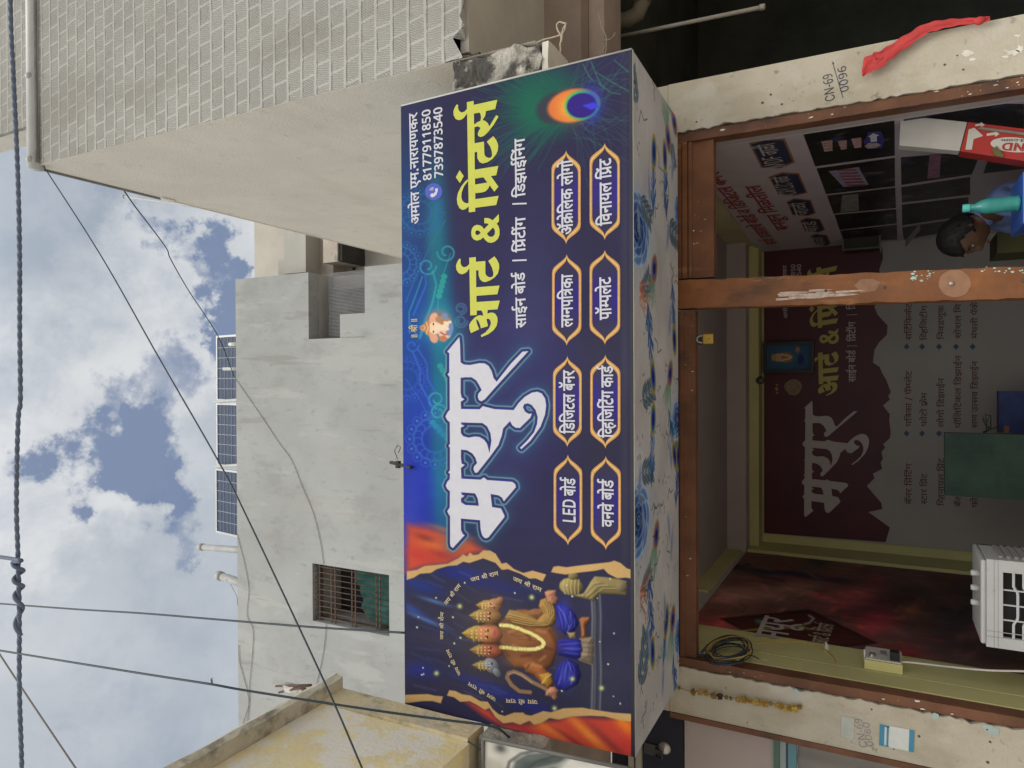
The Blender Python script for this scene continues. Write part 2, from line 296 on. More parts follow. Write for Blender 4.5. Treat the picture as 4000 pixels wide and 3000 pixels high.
GLYPHS = json.loads('''{"D9":"470 218 -11 -61 -35 -43 -50 -26 -62 -8 -81 16 -72 48 -66 85 -64 127 71 26 45 -95 48 -73 53 -46 59 -15 62 17 18 23 6 34 -21 66 -52 54 -58 -6 -5 70 58 7 39 17 21 26 7 33 -6 31 -18 21 -54 16 -67 -10 -64 -27 -25 69 64 26 88 12 69 -10 51 -29 31 -44 10 -54 -17 -69 -50 -51 20 -20 74 -5 57 3 51 10 0 188 -73 0 0 71 258 0 0 -71 -104 0 0 -551 -81 0 0 290 -47 -8 -49 -3 -43 3","D50":"509 551 0 -551 -81 0 0 250 -221 0 0 -37 -15 -47 -33 -15 -40 13 -39 32 -30 41 -11 41 13 30 48 13 26 0 0 230 -126 0 0 71 612 0 0 -71/428 551 -221 0 0 -230 221 0","D79":"170 551 0 -551 -81 0 0 551 -89 0 0 71 273 0 0 -71/90 615 -21 71 -21 54 -21 38 -24 26 -59 19 -39 -5 -31 -9 -24 73 91 14 50 -6 43 -20 38 -34 34 -52 30 -73 29 -96","D54":"0 551 0 71 693 0 0 -71 -104 0 0 -551 -81 0 0 355 -14 1 -49 -12 -48 -44 -22 -38 -19 -54 -77 24 32 81 -48 29 -54 11 -35 -6 -26 -17 -17 -26 -5 -33 22 -73 62 -72 99 -86 -54 -52 -106 96 -76 92 -21 48 -7 51 6 48 19 39 61 48 73 16 80 -14 70 -42 65 42 80 14 9 0 0 125","D3":"","D19":"568 551 -94 0 0 -171 -8 -81 -25 -53 -48 -38 -70 -16 -16 74 37 10 26 16 18 30 4 23 1 35 0 171 -233 0 0 -198 3 -75 13 -48 30 -34 54 -36 110 -62 54 -35 36 -33 19 -37 7 -46 -16 -75 -31 -56 -72 42 25 42 11 45 -8 33 -32 32 -30 21 -43 25 -87 50 -67 48 -41 58 -12 44 -4 60 0 235 -79 0 0 71 568 0","D801":"72 54 4 32 14 20 43 15 45 -15 13 -20 5 -32 -5 -31 -13 -21 -45 -16 -43 16 -14 21","D44":"0 622 569 0 0 -71 -103 0 0 -551 -81 0 0 298 -181 0 0 -54 -14 -42 -37 -14 -51 21 -46 51 -19 58 13 37 19 11 29 3 287 0 0 182 -385 0","D66":"170 551 0 -551 -81 0 0 551 -89 0 0 71 273 0 0 -71","D52":"395 42 -54 -54 -111 99 -92 94 -63 75 -29 49 -6 35 15 36 20 13 29 4 44 -11 33 -33 57 50 18 69 -5 46 -12 37 -239 0 0 71 424 0 0 -71 -104 0 12 -41 4 -52 -6 -51 -16 -42 -60 -65 -87 -46 105 -108","D51":"595 622 0 -71 -104 0 0 -551 -81 0 0 179 -67 -33 -90 -14 -81 15 -64 45 -46 71 -24 90 54 16 38 21 22 28 8 39 -12 52 -25 42 -123 0 0 71/129 301 23 -43 28 -30 35 -19 44 -6 47 5 40 16 64 50 0 277 -199 0 22 -53 7 -53 -12 -64 -37 -48","D39":"634 551 0 -551 -81 0 0 551 -133 0 0 -230 -8 -71 -27 -52 -54 -38 -80 -14 -81 15 -56 44 -26 58 -9 89 0 199 -79 0 0 71 737 0 0 -71/249 217 44 8 28 24 15 39 3 65 0 198 -179 0 0 -198 4 -62 14 -40 28 -25","D25":"777 551 -325 0 0 -202 53 37 64 13 59 -10 47 -31 31 -51 10 -68 -15 -98 -50 -102 -72 41 41 74 16 83 -5 41 -15 29 -23 17 -31 6 -54 -18 -56 -54 0 -258 -81 0 0 174 -59 -38 -86 -18 -88 19 -38 24 -29 33 -19 44 -6 52 14 72 41 55 63 35 80 12 52 -4 43 -6 -6 -73 -41 7 -43 3 -51 -7 -39 -19 -24 -31 -8 -42 8 -46 23 -32 32 -20 38 -6 78 21 65 51 0 291 -371 0 0 71 777 0","D811":"276 -10 -95 13 -71 39 -43 60 -15 80 10 66 30 52 45 42 53 32 -82 74 -25 47 -8 59 7 52 21 43 33 33 41 24 99 19 100 -19 42 -24 32 -33 20 -43 7 -53 -9 -59 -28 -47 -91 -69 73 -46 56 -62 16 -39 6 -45 -7 -56 -21 -48 -34 -39 -45 -29 -54 -18/277 414 80 52 25 37 8 47 -8 44 -22 32 -37 19 -48 6 -47 -6 -36 -19 -22 -32 -8 -44 8 -48 24 -36/274 64 60 8 44 25 26 39 9 49 -9 45 -28 38 -46 36 -67 36 -54 -31 -39 -36 -23 -42 -8 -50 8 -47 25 -38 41 -24","D804":"261 0 0 446 1 92 3 84 -27 -28 -32 -27 -72 -59 -47 60 187 146 73 0 0 -714","D810":"412 633 -368 0 0 81 459 0 0 -71 -271 -643 -95 0","D812":"190 -10 -43 2 -41 7 0 76 38 -9 43 -3 60 6 49 17 38 27 29 35 35 92 13 110 -6 0 -55 -59 -42 -18 -53 -6 -83 14 -64 43 -42 68 -14 92 15 100 43 76 69 48 90 16 63 -8 56 -26 47 -43 36 -61 23 -79 8 -98 -8 -121 -27 -114 -55 -96 -40 -36 -50 -28 -60 -18/267 337 77 19 51 50 18 61 -16 85 -47 70 -36 20 -44 7 -53 -10 -42 -30 -28 -51 -9 -74 8 -61 24 -47 41 -29","D808":"238 -10 -96 10 -78 29 0 84 52 -25 64 -16 60 -6 69 9 51 28 33 47 11 69 -11 62 -32 45 -53 28 -72 9 -60 -5 -53 -8 -44 28 27 336 337 0 0 -81 -260 0 -19 -205 44 7 58 3 62 -6 54 -18 47 -29 35 -41 23 -52 8 -63 -17 -100 -49 -75 -81 -48","D803":"275 -10 -70 11 -57 32 -44 55 -42 116 -14 154 6 108 16 90 30 72 43 54 58 32 74 11 71 -11 57 -32 45 -54 42 -115 14 -155 -6 -107 -16 -91 -30 -72 -44 -54 -58 -33/275 66 64 18 43 54 24 91 8 129 -8 128 -24 90 -43 55 -64 18 -64 -18 -42 -55 -23 -90 -8 -128 8 -128 23 -91 42 -55","D806":"229 -10 -101 8 -88 31 0 83 92 -34 95 -13 78 9 53 28 32 45 10 59 -12 57 -38 39 -59 22 -77 8 -65 0 0 74 65 0 70 9 52 29 32 43 10 54 -8 45 -26 34 -38 22 -50 7 -92 -17 -76 -42 -45 61 91 51 58 17 64 5 92 -12 67 -38 41 -57 13 -70 -11 -65 -32 -50 -49 -36 -62 -20 0 -3 76 -19 55 -36 34 -51 11 -64 -16 -85 -48 -68 -81 -45","D807":"341 160 -330 0 0 78 324 480 92 0 0 -477 104 0 0 -81 -104 0 0 -160 -86 0/341 241 0 174 1 77 4 76 1 58 -4 0 -20 -45 -24 -43 -201 -297","D105":"414 622 81 0 0 -622 -81 0/194 622 81 0 0 -622 -81 0","D284":"243 40 -48 67 252 151 -105 26 -85 30 -89 -56 -92 -56 -48 68 80 42 75 42 -45 38 -28 36 -21 75 11 49 32 42 50 28 65 10 60 -9 49 -27 32 -43 11 -53 -6 -41 -17 -37 -57 -61 104 -31 114 -20 0 241 -76 0 0 71 261 0 0 -71 -104 0 0 -551 -81 0 0 234/168 497 17 -51 24 -27 39 -26 52 49 18 58 -5 30 -15 20 -54 16 -52 -17 -18 -21","D68":"-185 615 -26 67 -9 66 10 59 32 47 50 32 67 10 55 -7 45 -21 37 -37 32 -53 28 -69 27 -87 110 0 0 -71 -103 0 0 -551 -81 0 0 551 -89 0 0 71 87 0 -29 90 -30 64 -36 37 -49 12 -35 -6 -26 -19 -16 -29 -5 -38 10 -61 24 -57","D60":"587 551 0 -551 -81 0 0 266 -58 -12 -68 -3 -88 7 -80 19 -45 -24 97 -107 116 -104 -54 -54 -106 99 -87 94 -60 75 -27 49 -6 35 15 36 20 13 29 4 44 -11 33 -32 29 48 7 60 -5 54 -11 39 -201 0 0 71 691 0 0 -71/369 322 71 4 66 13 0 212 -225 0 12 -40 5 -53 -10 -73 -26 -52","D12":"271 222 -58 -7 -52 -18 -79 66 -24 41 -8 48 10 48 27 33 54 25 80 7 93 0 0 86 -314 0 0 71 505 0 0 -71 -110 0 0 -157 -184 0 -44 -3 -22 -10 -15 -34 14 -41 30 -29 101 17 68 -9 55 -29 37 -44 12 -58 -10 -58 -31 -44 -50 -31 -67 -17 61 -23 65 -21 -33 -70 -109 54 -97 57 -53 6 -41 11 -25 19 -9 28 14 37 39 14 41 -10 52 -36 25 -2 62 5 47 15 28 27 10 38 -6 29 -18 22 -30 14/293 615 -35 73 -15 74 11 59 34 41 49 26 61 8 59 -6 47 -18 -22 -66 -36 15 -41 6 -35 -6 -26 -17 -16 -25 -5 -32 13 -65 39 -67","D48":"585 551 -103 0 0 -551 -81 0 0 165 -65 -33 -95 -14 -101 21 -39 25 -30 34 -19 40 -6 48 15 76 45 56 70 34 89 12 34 -2 39 -3 31 -5 -6 -69 -45 7 -50 3 -38 -3 135 -168 36 32 0 295 -401 0 0 71 585 0/127 287 8 -45 25 -32 38 -20 44 -6 34 3 32 8 -140 175 -31 -35","D37":"358 222 -58 -7 -52 -18 -79 66 -24 41 -8 48 10 48 27 33 54 25 80 7 93 0 0 86 -401 0 0 71 592 0 0 -71 -110 0 0 -157 -184 0 -44 -3 -22 -10 -15 -34 14 -41 30 -29 101 17 68 -9 55 -29 37 -44 12 -58 -12 -61 -37 -49 -61 -33 -87 -11 -93 11 -82 33 -73 50 -64 64 61 49 58 -59 58 -42 64 -24 71 -8 64 9 39 26 13 43 -6 31 -19 21 -29 14","D181":"-190 615 -36 73 -14 74 11 59 33 41 50 26 61 8 59 -6 47 -18 -22 -66 -36 15 -41 6 -35 -6 -26 -17 -16 -25 -5 -32 14 -65 38 -67","D825":"234 832 72 0 0 -998 -72 0","D67":"89 551 -89 0 0 71 80 0 -20 47 -7 55 15 70 43 55 68 35 87 12 133 -19 117 -57 102 -90 86 -115 -84 0 -105 116 -113 70 -119 23 -62 -7 -47 -23 -30 -34 -10 -46 10 -52 21 -40 108 0 0 -71 -103 0 0 -551 -81 0","D274":"45 53 169 100 -48 15 -38 26 -37 64 -9 43 -3 57 0 193 -79 0 0 71 583 0 0 -71 -104 0 0 -551 -81 0 0 193 -306 -206/398 551 -238 0 0 -182 3 -65 9 -38 18 -26 30 -17 42 -6 75 19 61 44","D6":"-185 772 17 41 38 17 39 -17 16 -41 -16 -41 -39 -17 -38 17","D35":"519 551 -148 0 0 -202 -55 0 -80 -8 -55 -23 -41 -45 -14 -58 6 -44 16 -35 58 -47 77 -15 92 12 80 35 27 -74 -94 -33 -102 -14 -65 6 -59 20 -48 32 -37 43 -23 54 -8 65 8 60 26 50 39 39 51 28 57 17 61 6 2 0 0 131 -290 0 0 71 519 0","D440":"-185 615 -26 67 -9 66 10 59 32 47 50 32 67 10 55 -7 45 -21 37 -37 32 -53 28 -69 27 -87 110 0 0 -71 -103 0 0 -551 -81 0 0 551 -89 0 0 71 87 0 -29 90 -30 64 -36 37 -49 12 -35 -6 -26 -19 -16 -29 -5 -38 10 -61 24 -57/152 816 16 41 39 17 39 -17 16 -41 -16 -41 -39 -17 -39 17","D27":"208 551 0 -317 -12 -41 -36 -15 -54 21 -46 51 -19 58 13 37 19 11 29 3 25 0 0 192 -127 0 0 71 578 0 0 -71 -104 0 0 -551 -81 0 0 551","D33":"271 222 -58 -7 -52 -18 -79 66 -24 41 -8 48 10 48 27 33 51 25 80 7 96 0 0 86 -314 0 0 71 771 0 0 -71 -104 0 0 -551 -81 0 0 209 -49 -9 -53 -3 -46 5 9 -48 -10 -58 -31 -44 -50 -31 -67 -17 61 -23 65 -21 -33 -70 -109 54 -97 57 -53 6 -41 11 -25 19 -9 28 14 37 39 14 41 -10 52 -36 25 -2 62 5 47 15 28 27 10 38 -6 29 -18 22 -30 14/480 268 106 15 0 268 -191 0 0 -157 -184 0 -44 -3 -22 -10 -15 -34 14 -41 30 -29 101 17 77 -13 58 -9","I281":"88 0 0 728 93 0 0 -646 337 0 0 -82","I95":"88 0 0 728 443 0 0 -82 -350 0 0 -238 326 0 0 -82 -326 0 0 -244 355 0 0 -82","I84":"315 0 -176 0 0 82 170 0 81 9 66 25 51 41 36 56 22 70 7 82 -7 81 -21 69 -36 56 -49 41 -64 25 -77 9 -183 0 0 82 189 0 99 -11 83 -33 67 -53 49 -72 30 -89 10 -105 -10 -106 -30 -89 -50 -73 -69 -53 -86 -33/181 728 0 -728 -93 0 0 728","D32":"653 551 0 -551 -81 0 0 370 -137 0 -35 1 -22 2 58 -70 22 -85 -5 -42 -15 -35 -54 -46 -74 -15 -52 8 -49 22 -47 41 -45 61 -43 82 -43 107 71 25 47 -118 49 -86 52 -52 56 -17 52 17 16 23 5 34 -8 43 -23 40 -75 67 29 64 270 0 0 110 -572 0 0 71 757 0 0 -71","D73":"69 863 -31 -85 -46 -56 -59 -32 -71 -10 -68 11 -58 33 -49 57 -39 82 71 24 28 -61 31 -43 39 -25 48 -9 50 9 35 28 24 44 19 59","D185":"208 551 0 -317 -12 -41 -36 -15 -54 21 -46 51 -19 58 13 37 19 11 29 3 25 0 0 192 -127 0 0 71 296 0 0 -71","D46":"479 551 0 -551 -81 0 0 191 -63 -32 -81 -13 -72 14 -54 34 -37 64 -9 43 -3 57 0 193 -79 0 0 71 583 0 0 -71/398 551 -238 0 0 -182 3 -65 9 -38 18 -26 30 -17 43 -6 75 19 60 44","D269":"127 65 -47 67 246 149 -39 46 -33 31 -34 16 -39 6 -57 -8 -69 -29 -28 74 71 27 81 12 72 -12 63 -42 68 -76 0 225 -382 0 0 71 566 0 0 -71 -103 0 0 -551 -81 0 0 234","D254":"46 53 128 74 -50 19 -41 34 -28 47 -9 63 14 72 41 55 63 35 80 12 52 -4 43 -6 -6 -73 -41 7 -43 3 -51 -7 -39 -19 -24 -31 -8 -42 8 -46 23 -32 32 -20 38 -6 78 21 65 51 0 291 -371 0 0 71 777 0 0 -71 -325 0 0 -201 54 36 63 13 59 -10 47 -31 31 -51 10 -68 -15 -98 -50 -102 -72 41 41 74 16 83 -5 41 -15 29 -23 17 -31 6 -54 -18 -56 -54 0 -258 -81 0 0 173 -18 -13 -22 -14 -238 -158","D75":"-169 615 -21 71 -20 54 -22 38 -24 26 -59 19 -39 -5 -31 -9 -24 73 91 14 50 -6 44 -20 37 -34 33 -52 31 -73 29 -96","D57":"571 551 -104 0 0 -551 -80 0 0 165 -63 -33 -91 -14 -51 5 -45 16 -38 25 -29 34 -18 40 -6 48 14 76 44 56 66 34 85 12 33 -2 38 -3 28 -5 -5 -73 -43 7 -47 3 -55 -7 -42 -20 -26 -33 -9 -44 8 -44 23 -31 35 -18 42 -6 48 6 41 16 63 50 0 291 -387 0 0 71 571 0","D212":"0 622 406 0 0 -71 -406 0/425 193 -85 -53 -50 -16 -57 -6 -51 5 -45 16 -38 25 -29 34 -18 40 -6 48 14 76 44 56 66 34 85 12 33 -2 38 -3 28 -5 -5 -73 -43 7 -47 3 -55 -7 -42 -20 -26 -33 -9 -44 8 -44 23 -31 35 -18 42 -6 48 6 41 16 63 49","D61":"321 69 59 29 17 22 6 28 -7 34 -22 26 -38 16 -56 5 -61 -7 -45 -22 -27 -33 -9 -43 12 -60 17 -31 29 -33 45 -40 61 -49 -54 -53 -81 69 -59 64 -38 66 -12 73 16 68 41 50 -33 44 -13 60 10 48 27 33 52 25 71 7 132 0 0 86 -361 0 0 71 546 0 0 -71 -104 0 0 -157 -212 0 -44 -3 -22 -10 -15 -34 10 -35 24 -28 101 16 63 -5 49 -16 38 -24 26 -31 21 -71 -9 -53 -25 -43 -42 -33 -57 -22","D77":"170 551 0 -551 -81 0 0 551 -89 0 0 71 273 0 0 -71/298 863 -31 -85 -45 -56 -60 -32 -71 -10 -67 11 -59 33 -49 57 -39 82 71 24 28 -61 32 -43 38 -25 48 -9 50 9 34 28 25 44 19 59","D549":"826 551 0 -551 -81 0 0 191 -63 -32 -81 -13 -73 14 -53 34 -35 56 -233 0 0 -37 -15 -47 -33 -15 -40 13 -39 32 -30 41 -11 41 13 30 48 13 26 0 0 230 -126 0 0 71 930 0 0 -71/207 321 220 0 -1 37 0 193 -219 0/745 551 -238 0 0 -182 3 -65 10 -38 17 -26 30 -17 43 -6 75 19 60 44","D215":"369 322 56 2 53 8 8 -72 -51 -7 -55 -2 -88 7 -80 19 -45 -24 97 -107 116 -104 -54 -54 -106 99 -87 94 -60 75 -27 49 -6 35 15 36 20 13 29 4 44 -11 33 -32 29 48 7 60 -5 54 -11 39 -201 0 0 71 403 0 0 -71 -122 0 12 -40 5 -53 -10 -73 -26 -52","I1455":"338 762 -234 -871 -82 0 235 871","D551":"507 551 0 -182 3 -65 10 -38 17 -26 30 -17 43 -6 76 20 61 45 36 -68 -81 -48 -46 -15 -55 -5 -73 14 -53 34 -35 56 -233 0 0 -37 -15 -47 -33 -15 -40 13 -39 32 -30 41 -11 41 13 30 48 13 26 0 0 230 -126 0 0 71 669 0 0 -71/207 321 220 0 -1 37 0 193 -219 0","D47":"460 551 0 -202 54 37 64 13 59 -10 47 -31 31 -51 10 -68 -15 -98 -50 -102 -72 41 41 74 16 83 -5 41 -15 29 -24 17 -31 6 -54 -18 -56 -55 0 -257 -81 0 0 193 -56 -33 -75 -14 -72 14 -51 37 -35 65 -11 92 0 197 -79 0 0 71 786 0 0 -71/160 551 0 -191 2 -47 4 -32 22 -41 25 -17 35 -6 73 17 58 44 0 273","D275":"44 53 160 101 -44 16 -35 28 -35 64 -8 40 -3 52 0 197 -79 0 0 71 786 0 0 -71 -326 0 0 -202 54 37 64 13 59 -10 47 -31 31 -51 10 -68 -15 -98 -50 -102 -72 41 41 74 16 83 -5 41 -15 29 -24 17 -31 6 -54 -18 -56 -55 0 -257 -81 0 0 194 -8 -5 -280 -201/160 551 0 -191 2 -47 4 -32 22 -41 25 -17 35 -6 73 17 58 44 0 273","D13":"0 622 563 0 0 -71 -110 0 24 -41 8 -46 -20 -79 -59 -57 64 -74 22 -47 7 -55 -6 -46 -17 -38 -61 -51 -87 -17 -56 8 -52 22 -51 41 -49 59 -46 80 -45 103 71 25 62 -138 34 -52 38 -40 42 -26 44 -8 68 18 19 27 7 41 -22 76 -63 65 -65 -7 -5 70 64 8 45 18 27 30 9 43 -15 53 -38 35 -351 0","D198":"0 622 363 0 0 -71 -363 0/45 242 13 63 35 46 70 37 48 8 61 3 108 0 0 -71 -89 0 -53 -2 -38 -4 -50 -23 -18 -25 -6 -37 9 -48 28 -47 45 -48 63 -54 -54 -52 -85 80 -64 83","D70":"-63 -245 -53 -17 -57 -6 -67 10 -50 30 -32 45 -11 57 11 53 35 44 54 30 71 10 70 -7 61 -21 99 -73 77 -99 -62 -39 -55 73 -55 54 -60 33 -69 11 -45 -5 -32 -14 -19 -23 -7 -29 6 -32 19 -21 56 -15 48 6 42 15","D58":"122 189 -58 17 -18 21 -6 28 18 44 46 15 38 -8 49 -30 45 23 37 36 24 49 8 59 -7 50 -22 39 -34 26 -43 8 -46 -14 -15 -36 10 -32 38 -30 35 -10 49 -4 -17 -70 -82 15 -59 33 -34 45 -12 54 9 46 27 37 43 24 59 8 88 -22 37 -26 29 -38 20 -47 6 -59 -9 -66 -25 -62 -42 -52 -54 -39 87 -87 73 -91 -64 -44 -49 66 -43 53 -79 76/591 551 0 -551 -81 0 0 551 -89 0 0 71 274 0 0 -71","D41":"553 551 0 -551 -81 0 0 180 -69 -34 -95 -14 -79 12 -65 36 -50 60 -31 82 81 24 52 32 29 40 10 49 -6 44 -17 31 -27 20 -34 6 -41 -12 -16 -35 20 -41 61 -19 -8 -70 -58 14 -45 25 -28 38 -10 51 9 49 27 36 41 21 49 7 78 -18 62 -53 18 -41 6 -51 -10 -67 -30 -53 -48 -42 -66 -33 52 -54 34 -13 46 -4 48 5 41 15 69 52 0 276 -82 0 0 71 266 0 0 -71","I292":"88 0 0 728 132 0 179 -459 14 -41 17 -52 18 -57 14 -52 -20 0 15 50 17 57 18 53 14 42 177 459 132 0 0 -728 -91 0 0 416 0 51 1 60 2 65 1 63 8 0 -22 -68 -22 -68 -21 -59 -17 -44 -162 -416 -81 0 -165 416 -16 43 -20 58 -23 67 -24 71 9 0 2 -59 1 -64 1 -63 0 -53 0 -416","I137":"88 0 0 728 440 0 0 -82 -347 0 0 -250 314 0 0 -82 -314 0 0 -314","D55":"0 551 0 71 775 0 0 -71 -181 0 0 -119 48 -23 38 -39 26 -53 8 -67 -22 -96 -26 -37 -34 -29 -44 -18 -50 -6 -50 5 -44 17 -79 57 -32 -39 -35 -24 -82 -16 -86 22 -34 26 -27 37 -17 47 -6 56 6 52 16 46 27 37 36 29 43 17 48 6 50 -5 44 -16 78 -58 55 56 64 21 0 114/404 214 -5 -11 63 -51 66 -17 39 7 35 20 23 37 8 53 -7 54 -20 36 -30 20 -35 6 -35 -7 -30 -19 -25 -34 -25 -46/127 250 7 -53 20 -35 30 -20 34 -7 35 7 30 20 26 32 24 46 22 49 5 10 -63 51 -65 18 -39 -7 -35 -21 -23 -36","I2":"25 0 265 728 107 0 268 -728 -98 0 -154 432 -33 99 -21 69 -25 84 18 0 -25 -85 -21 -69 -18 -55 -14 -43 -150 -432/158 203 0 81 374 0 0 -81","I73":"382 -10 -88 12 -78 33 -65 55 -50 74 -31 92 -10 107 10 108 31 92 50 74 65 55 78 34 88 11 105 -16 88 -47 65 -75 36 -100 -93 0 -27 65 -46 48 -59 30 -69 9 -62 -8 -56 -25 -47 -41 -36 -56 -23 -72 -8 -86 8 -85 23 -72 36 -56 48 -41 55 -25 62 -8 69 10 59 29 46 48 27 66 93 0 -36 -100 -65 -75 -88 -47","I384":"88 0 0 728 249 0 77 -8 63 -22 48 -34 33 -45 20 -55 7 -61 -7 -61 -20 -54 -33 -44 -48 -34 -62 -21 -78 -7 -197 0 0 83 193 0 52 4 41 13 51 47 16 74 -16 75 -52 50 -41 14 -52 4 -151 0 0 -646/506 0 -176 328 105 0 178 -328","I472":"293 0 0 298 -268 430 108 0 144 -235 43 -76 39 -90 -37 0 39 92 42 74 143 235 107 0 -267 -430 0 -298","I234":"45 0 0 82 129 0 0 564 -129 0 0 82 351 0 0 -82 -129 0 0 -564 129 0 0 -82","I321":"383 -10 -88 12 -78 33 -66 55 -49 74 -32 92 -10 107 10 108 32 92 49 74 66 55 78 34 88 11 88 -11 78 -34 65 -55 49 -74 32 -92 10 -108 -10 -107 -32 -92 -49 -74 -65 -55 -78 -33/383 76 62 8 55 25 47 41 37 56 23 72 8 85 -8 87 -23 71 -37 57 -47 40 -55 25 -62 8 -62 -8 -56 -25 -48 -41 -36 -56 -23 -72 -8 -86 8 -85 23 -71 36 -57 48 -41 56 -25","I300":"88 0 0 728 109 0 296 -466 28 -46 36 -64 38 -76 -13 0 -6 80 -3 71 0 54 0 447 93 0 0 -728 -111 0 -263 414 -37 59 -42 73 -58 103 17 0 5 -100 3 -80 1 -54 0 -415","I597":"282 -12 -64 9 -56 26 -47 42 -35 56 -22 69 -7 81 7 81 22 69 36 56 46 42 56 25 64 9 48 -5 37 -13 48 -40 25 -37 7 0 0 270 88 0 0 -728 -85 0 0 84 -10 0 -26 -37 -49 -41 -36 -13/295 67 46 6 38 20 30 31 22 42 17 106 -17 106 -22 40 -30 31 -38 19 -46 6 -48 -7 -38 -20 -30 -31 -22 -41 -17 -103 17 -103 22 -42 30 -33 39 -20","I586":"299 -12 -69 9 -61 26 -50 43 -37 56 -23 69 -8 79 8 80 23 69 37 56 50 43 61 26 69 9 75 -11 64 -29 50 -47 33 -64 -85 -24 -18 39 -30 30 -39 20 -50 7 -49 -7 -41 -21 -30 -33 -22 -42 -17 -101 17 -100 22 -42 30 -33 41 -21 49 -7 51 7 40 21 30 32 18 40 84 -23 -32 -66 -50 -48 -65 -31","I790":"299 -12 -69 9 -61 26 -50 43 -37 56 -23 69 -8 79 8 80 23 69 37 56 50 43 61 26 69 9 70 -9 61 -26 50 -43 38 -56 23 -69 8 -80 -8 -79 -23 -69 -38 -56 -50 -43 -61 -26/299 67 51 7 40 21 31 33 22 42 17 100 -17 100 -22 42 -31 34 -40 21 -51 7 -49 -7 -41 -21 -30 -33 -22 -42 -17 -101 17 -100 22 -42 30 -33 41 -21","I766":"77 0 0 546 86 0 0 -122 -7 0 36 73 56 44 68 15 54 -9 42 -28 31 -42 17 -54 -12 0 36 71 63 46 80 16 86 -21 35 -26 28 -36 17 -47 6 -58 0 -368 -88 0 0 366 -8 50 -25 34 -36 19 -41 7 -64 -16 -41 -42 -14 -62 0 -356 -88 0 0 375 -8 41 -22 32 -35 21 -42 7 -60 -15 -45 -44 -17 -73 0 -344","D800":"49 338 242 0 0 -82 -242 0","D809":"288 -10 -62 8 -56 26 -48 43 -36 61 -23 79 -8 98 7 122 28 113 55 96 40 36 49 28 61 18 72 6 43 -2 41 -7 0 -76 -39 9 -42 3 -60 -6 -48 -17 -38 -27 -30 -35 -35 -92 -13 -110 6 0 56 59 42 18 52 6 83 -14 65 -43 41 -68 14 -92 -15 -99 -44 -77 -68 -48/287 65 53 10 42 30 28 51 9 74 -8 61 -24 47 -40 29 -57 10 -77 -19 -51 -50 -18 -61 16 -85 48 -70 36 -20","D30":"649 551 -104 0 0 -551 -80 0 0 165 -62 -32 -86 -15 -70 11 -57 32 -37 50 -12 64 13 55 31 41 -147 -2 0 72 293 0 36 -1 22 0 -7 -70 -32 0 -52 -6 -42 -18 -26 -31 -9 -41 7 -38 22 -26 67 -22 46 5 39 17 63 50 0 291 -465 0 0 71 649 0","D40":"481 551 0 -551 -81 0 0 328 -109 0 -53 -2 -38 -4 -50 -23 -18 -25 -6 -37 9 -48 28 -47 45 -48 63 -54 -54 -52 -85 80 -64 83 -23 91 13 63 35 46 70 37 48 8 61 3 128 0 0 152 -400 0 0 71 584 0 0 -71","D10":"470 218 -11 -61 -35 -43 -50 -26 -62 -8 -81 16 -72 48 -66 85 -64 127 71 26 45 -95 48 -73 53 -46 59 -15 62 17 18 23 6 34 -21 66 -52 54 -58 -6 -5 70 58 7 39 17 21 26 7 33 -6 31 -18 21 -54 16 -67 -10 -64 -27 -25 69 64 26 88 12 69 -10 51 -29 31 -44 10 -54 -17 -69 -50 -51 20 -20 74 -5 57 3 51 10 0 188 -73 0 0 71 517 0 0 -71 -104 0 0 -551 -81 0 0 551 -178 0 0 -551 -81 0 0 290 -47 -8 -49 -3 -43 3","I1425":"283 -10 -67 7 -57 20 -46 31 -34 41 -21 48 -7 53 19 82 54 65 78 62 108 80 29 23 26 33 11 44 -5 32 -18 25 -27 17 -35 6 -49 -12 -32 -31 -12 -46 13 -52 34 -52 48 -60 335 -406 -106 0 -275 331 -70 85 -49 74 -18 80 5 45 17 40 26 33 36 25 44 16 50 5 51 -5 43 -16 61 -57 22 -78 -13 -62 -34 -52 -50 -45 -145 -108 -39 -32 -25 -30 -18 -62 17 -63 48 -42 71 -15 83 18 72 51 50 80 19 105 84 0 -4 -66 -12 -52 -38 -74 -35 -40 -18 -22 -40 -34 -49 -24"}''')
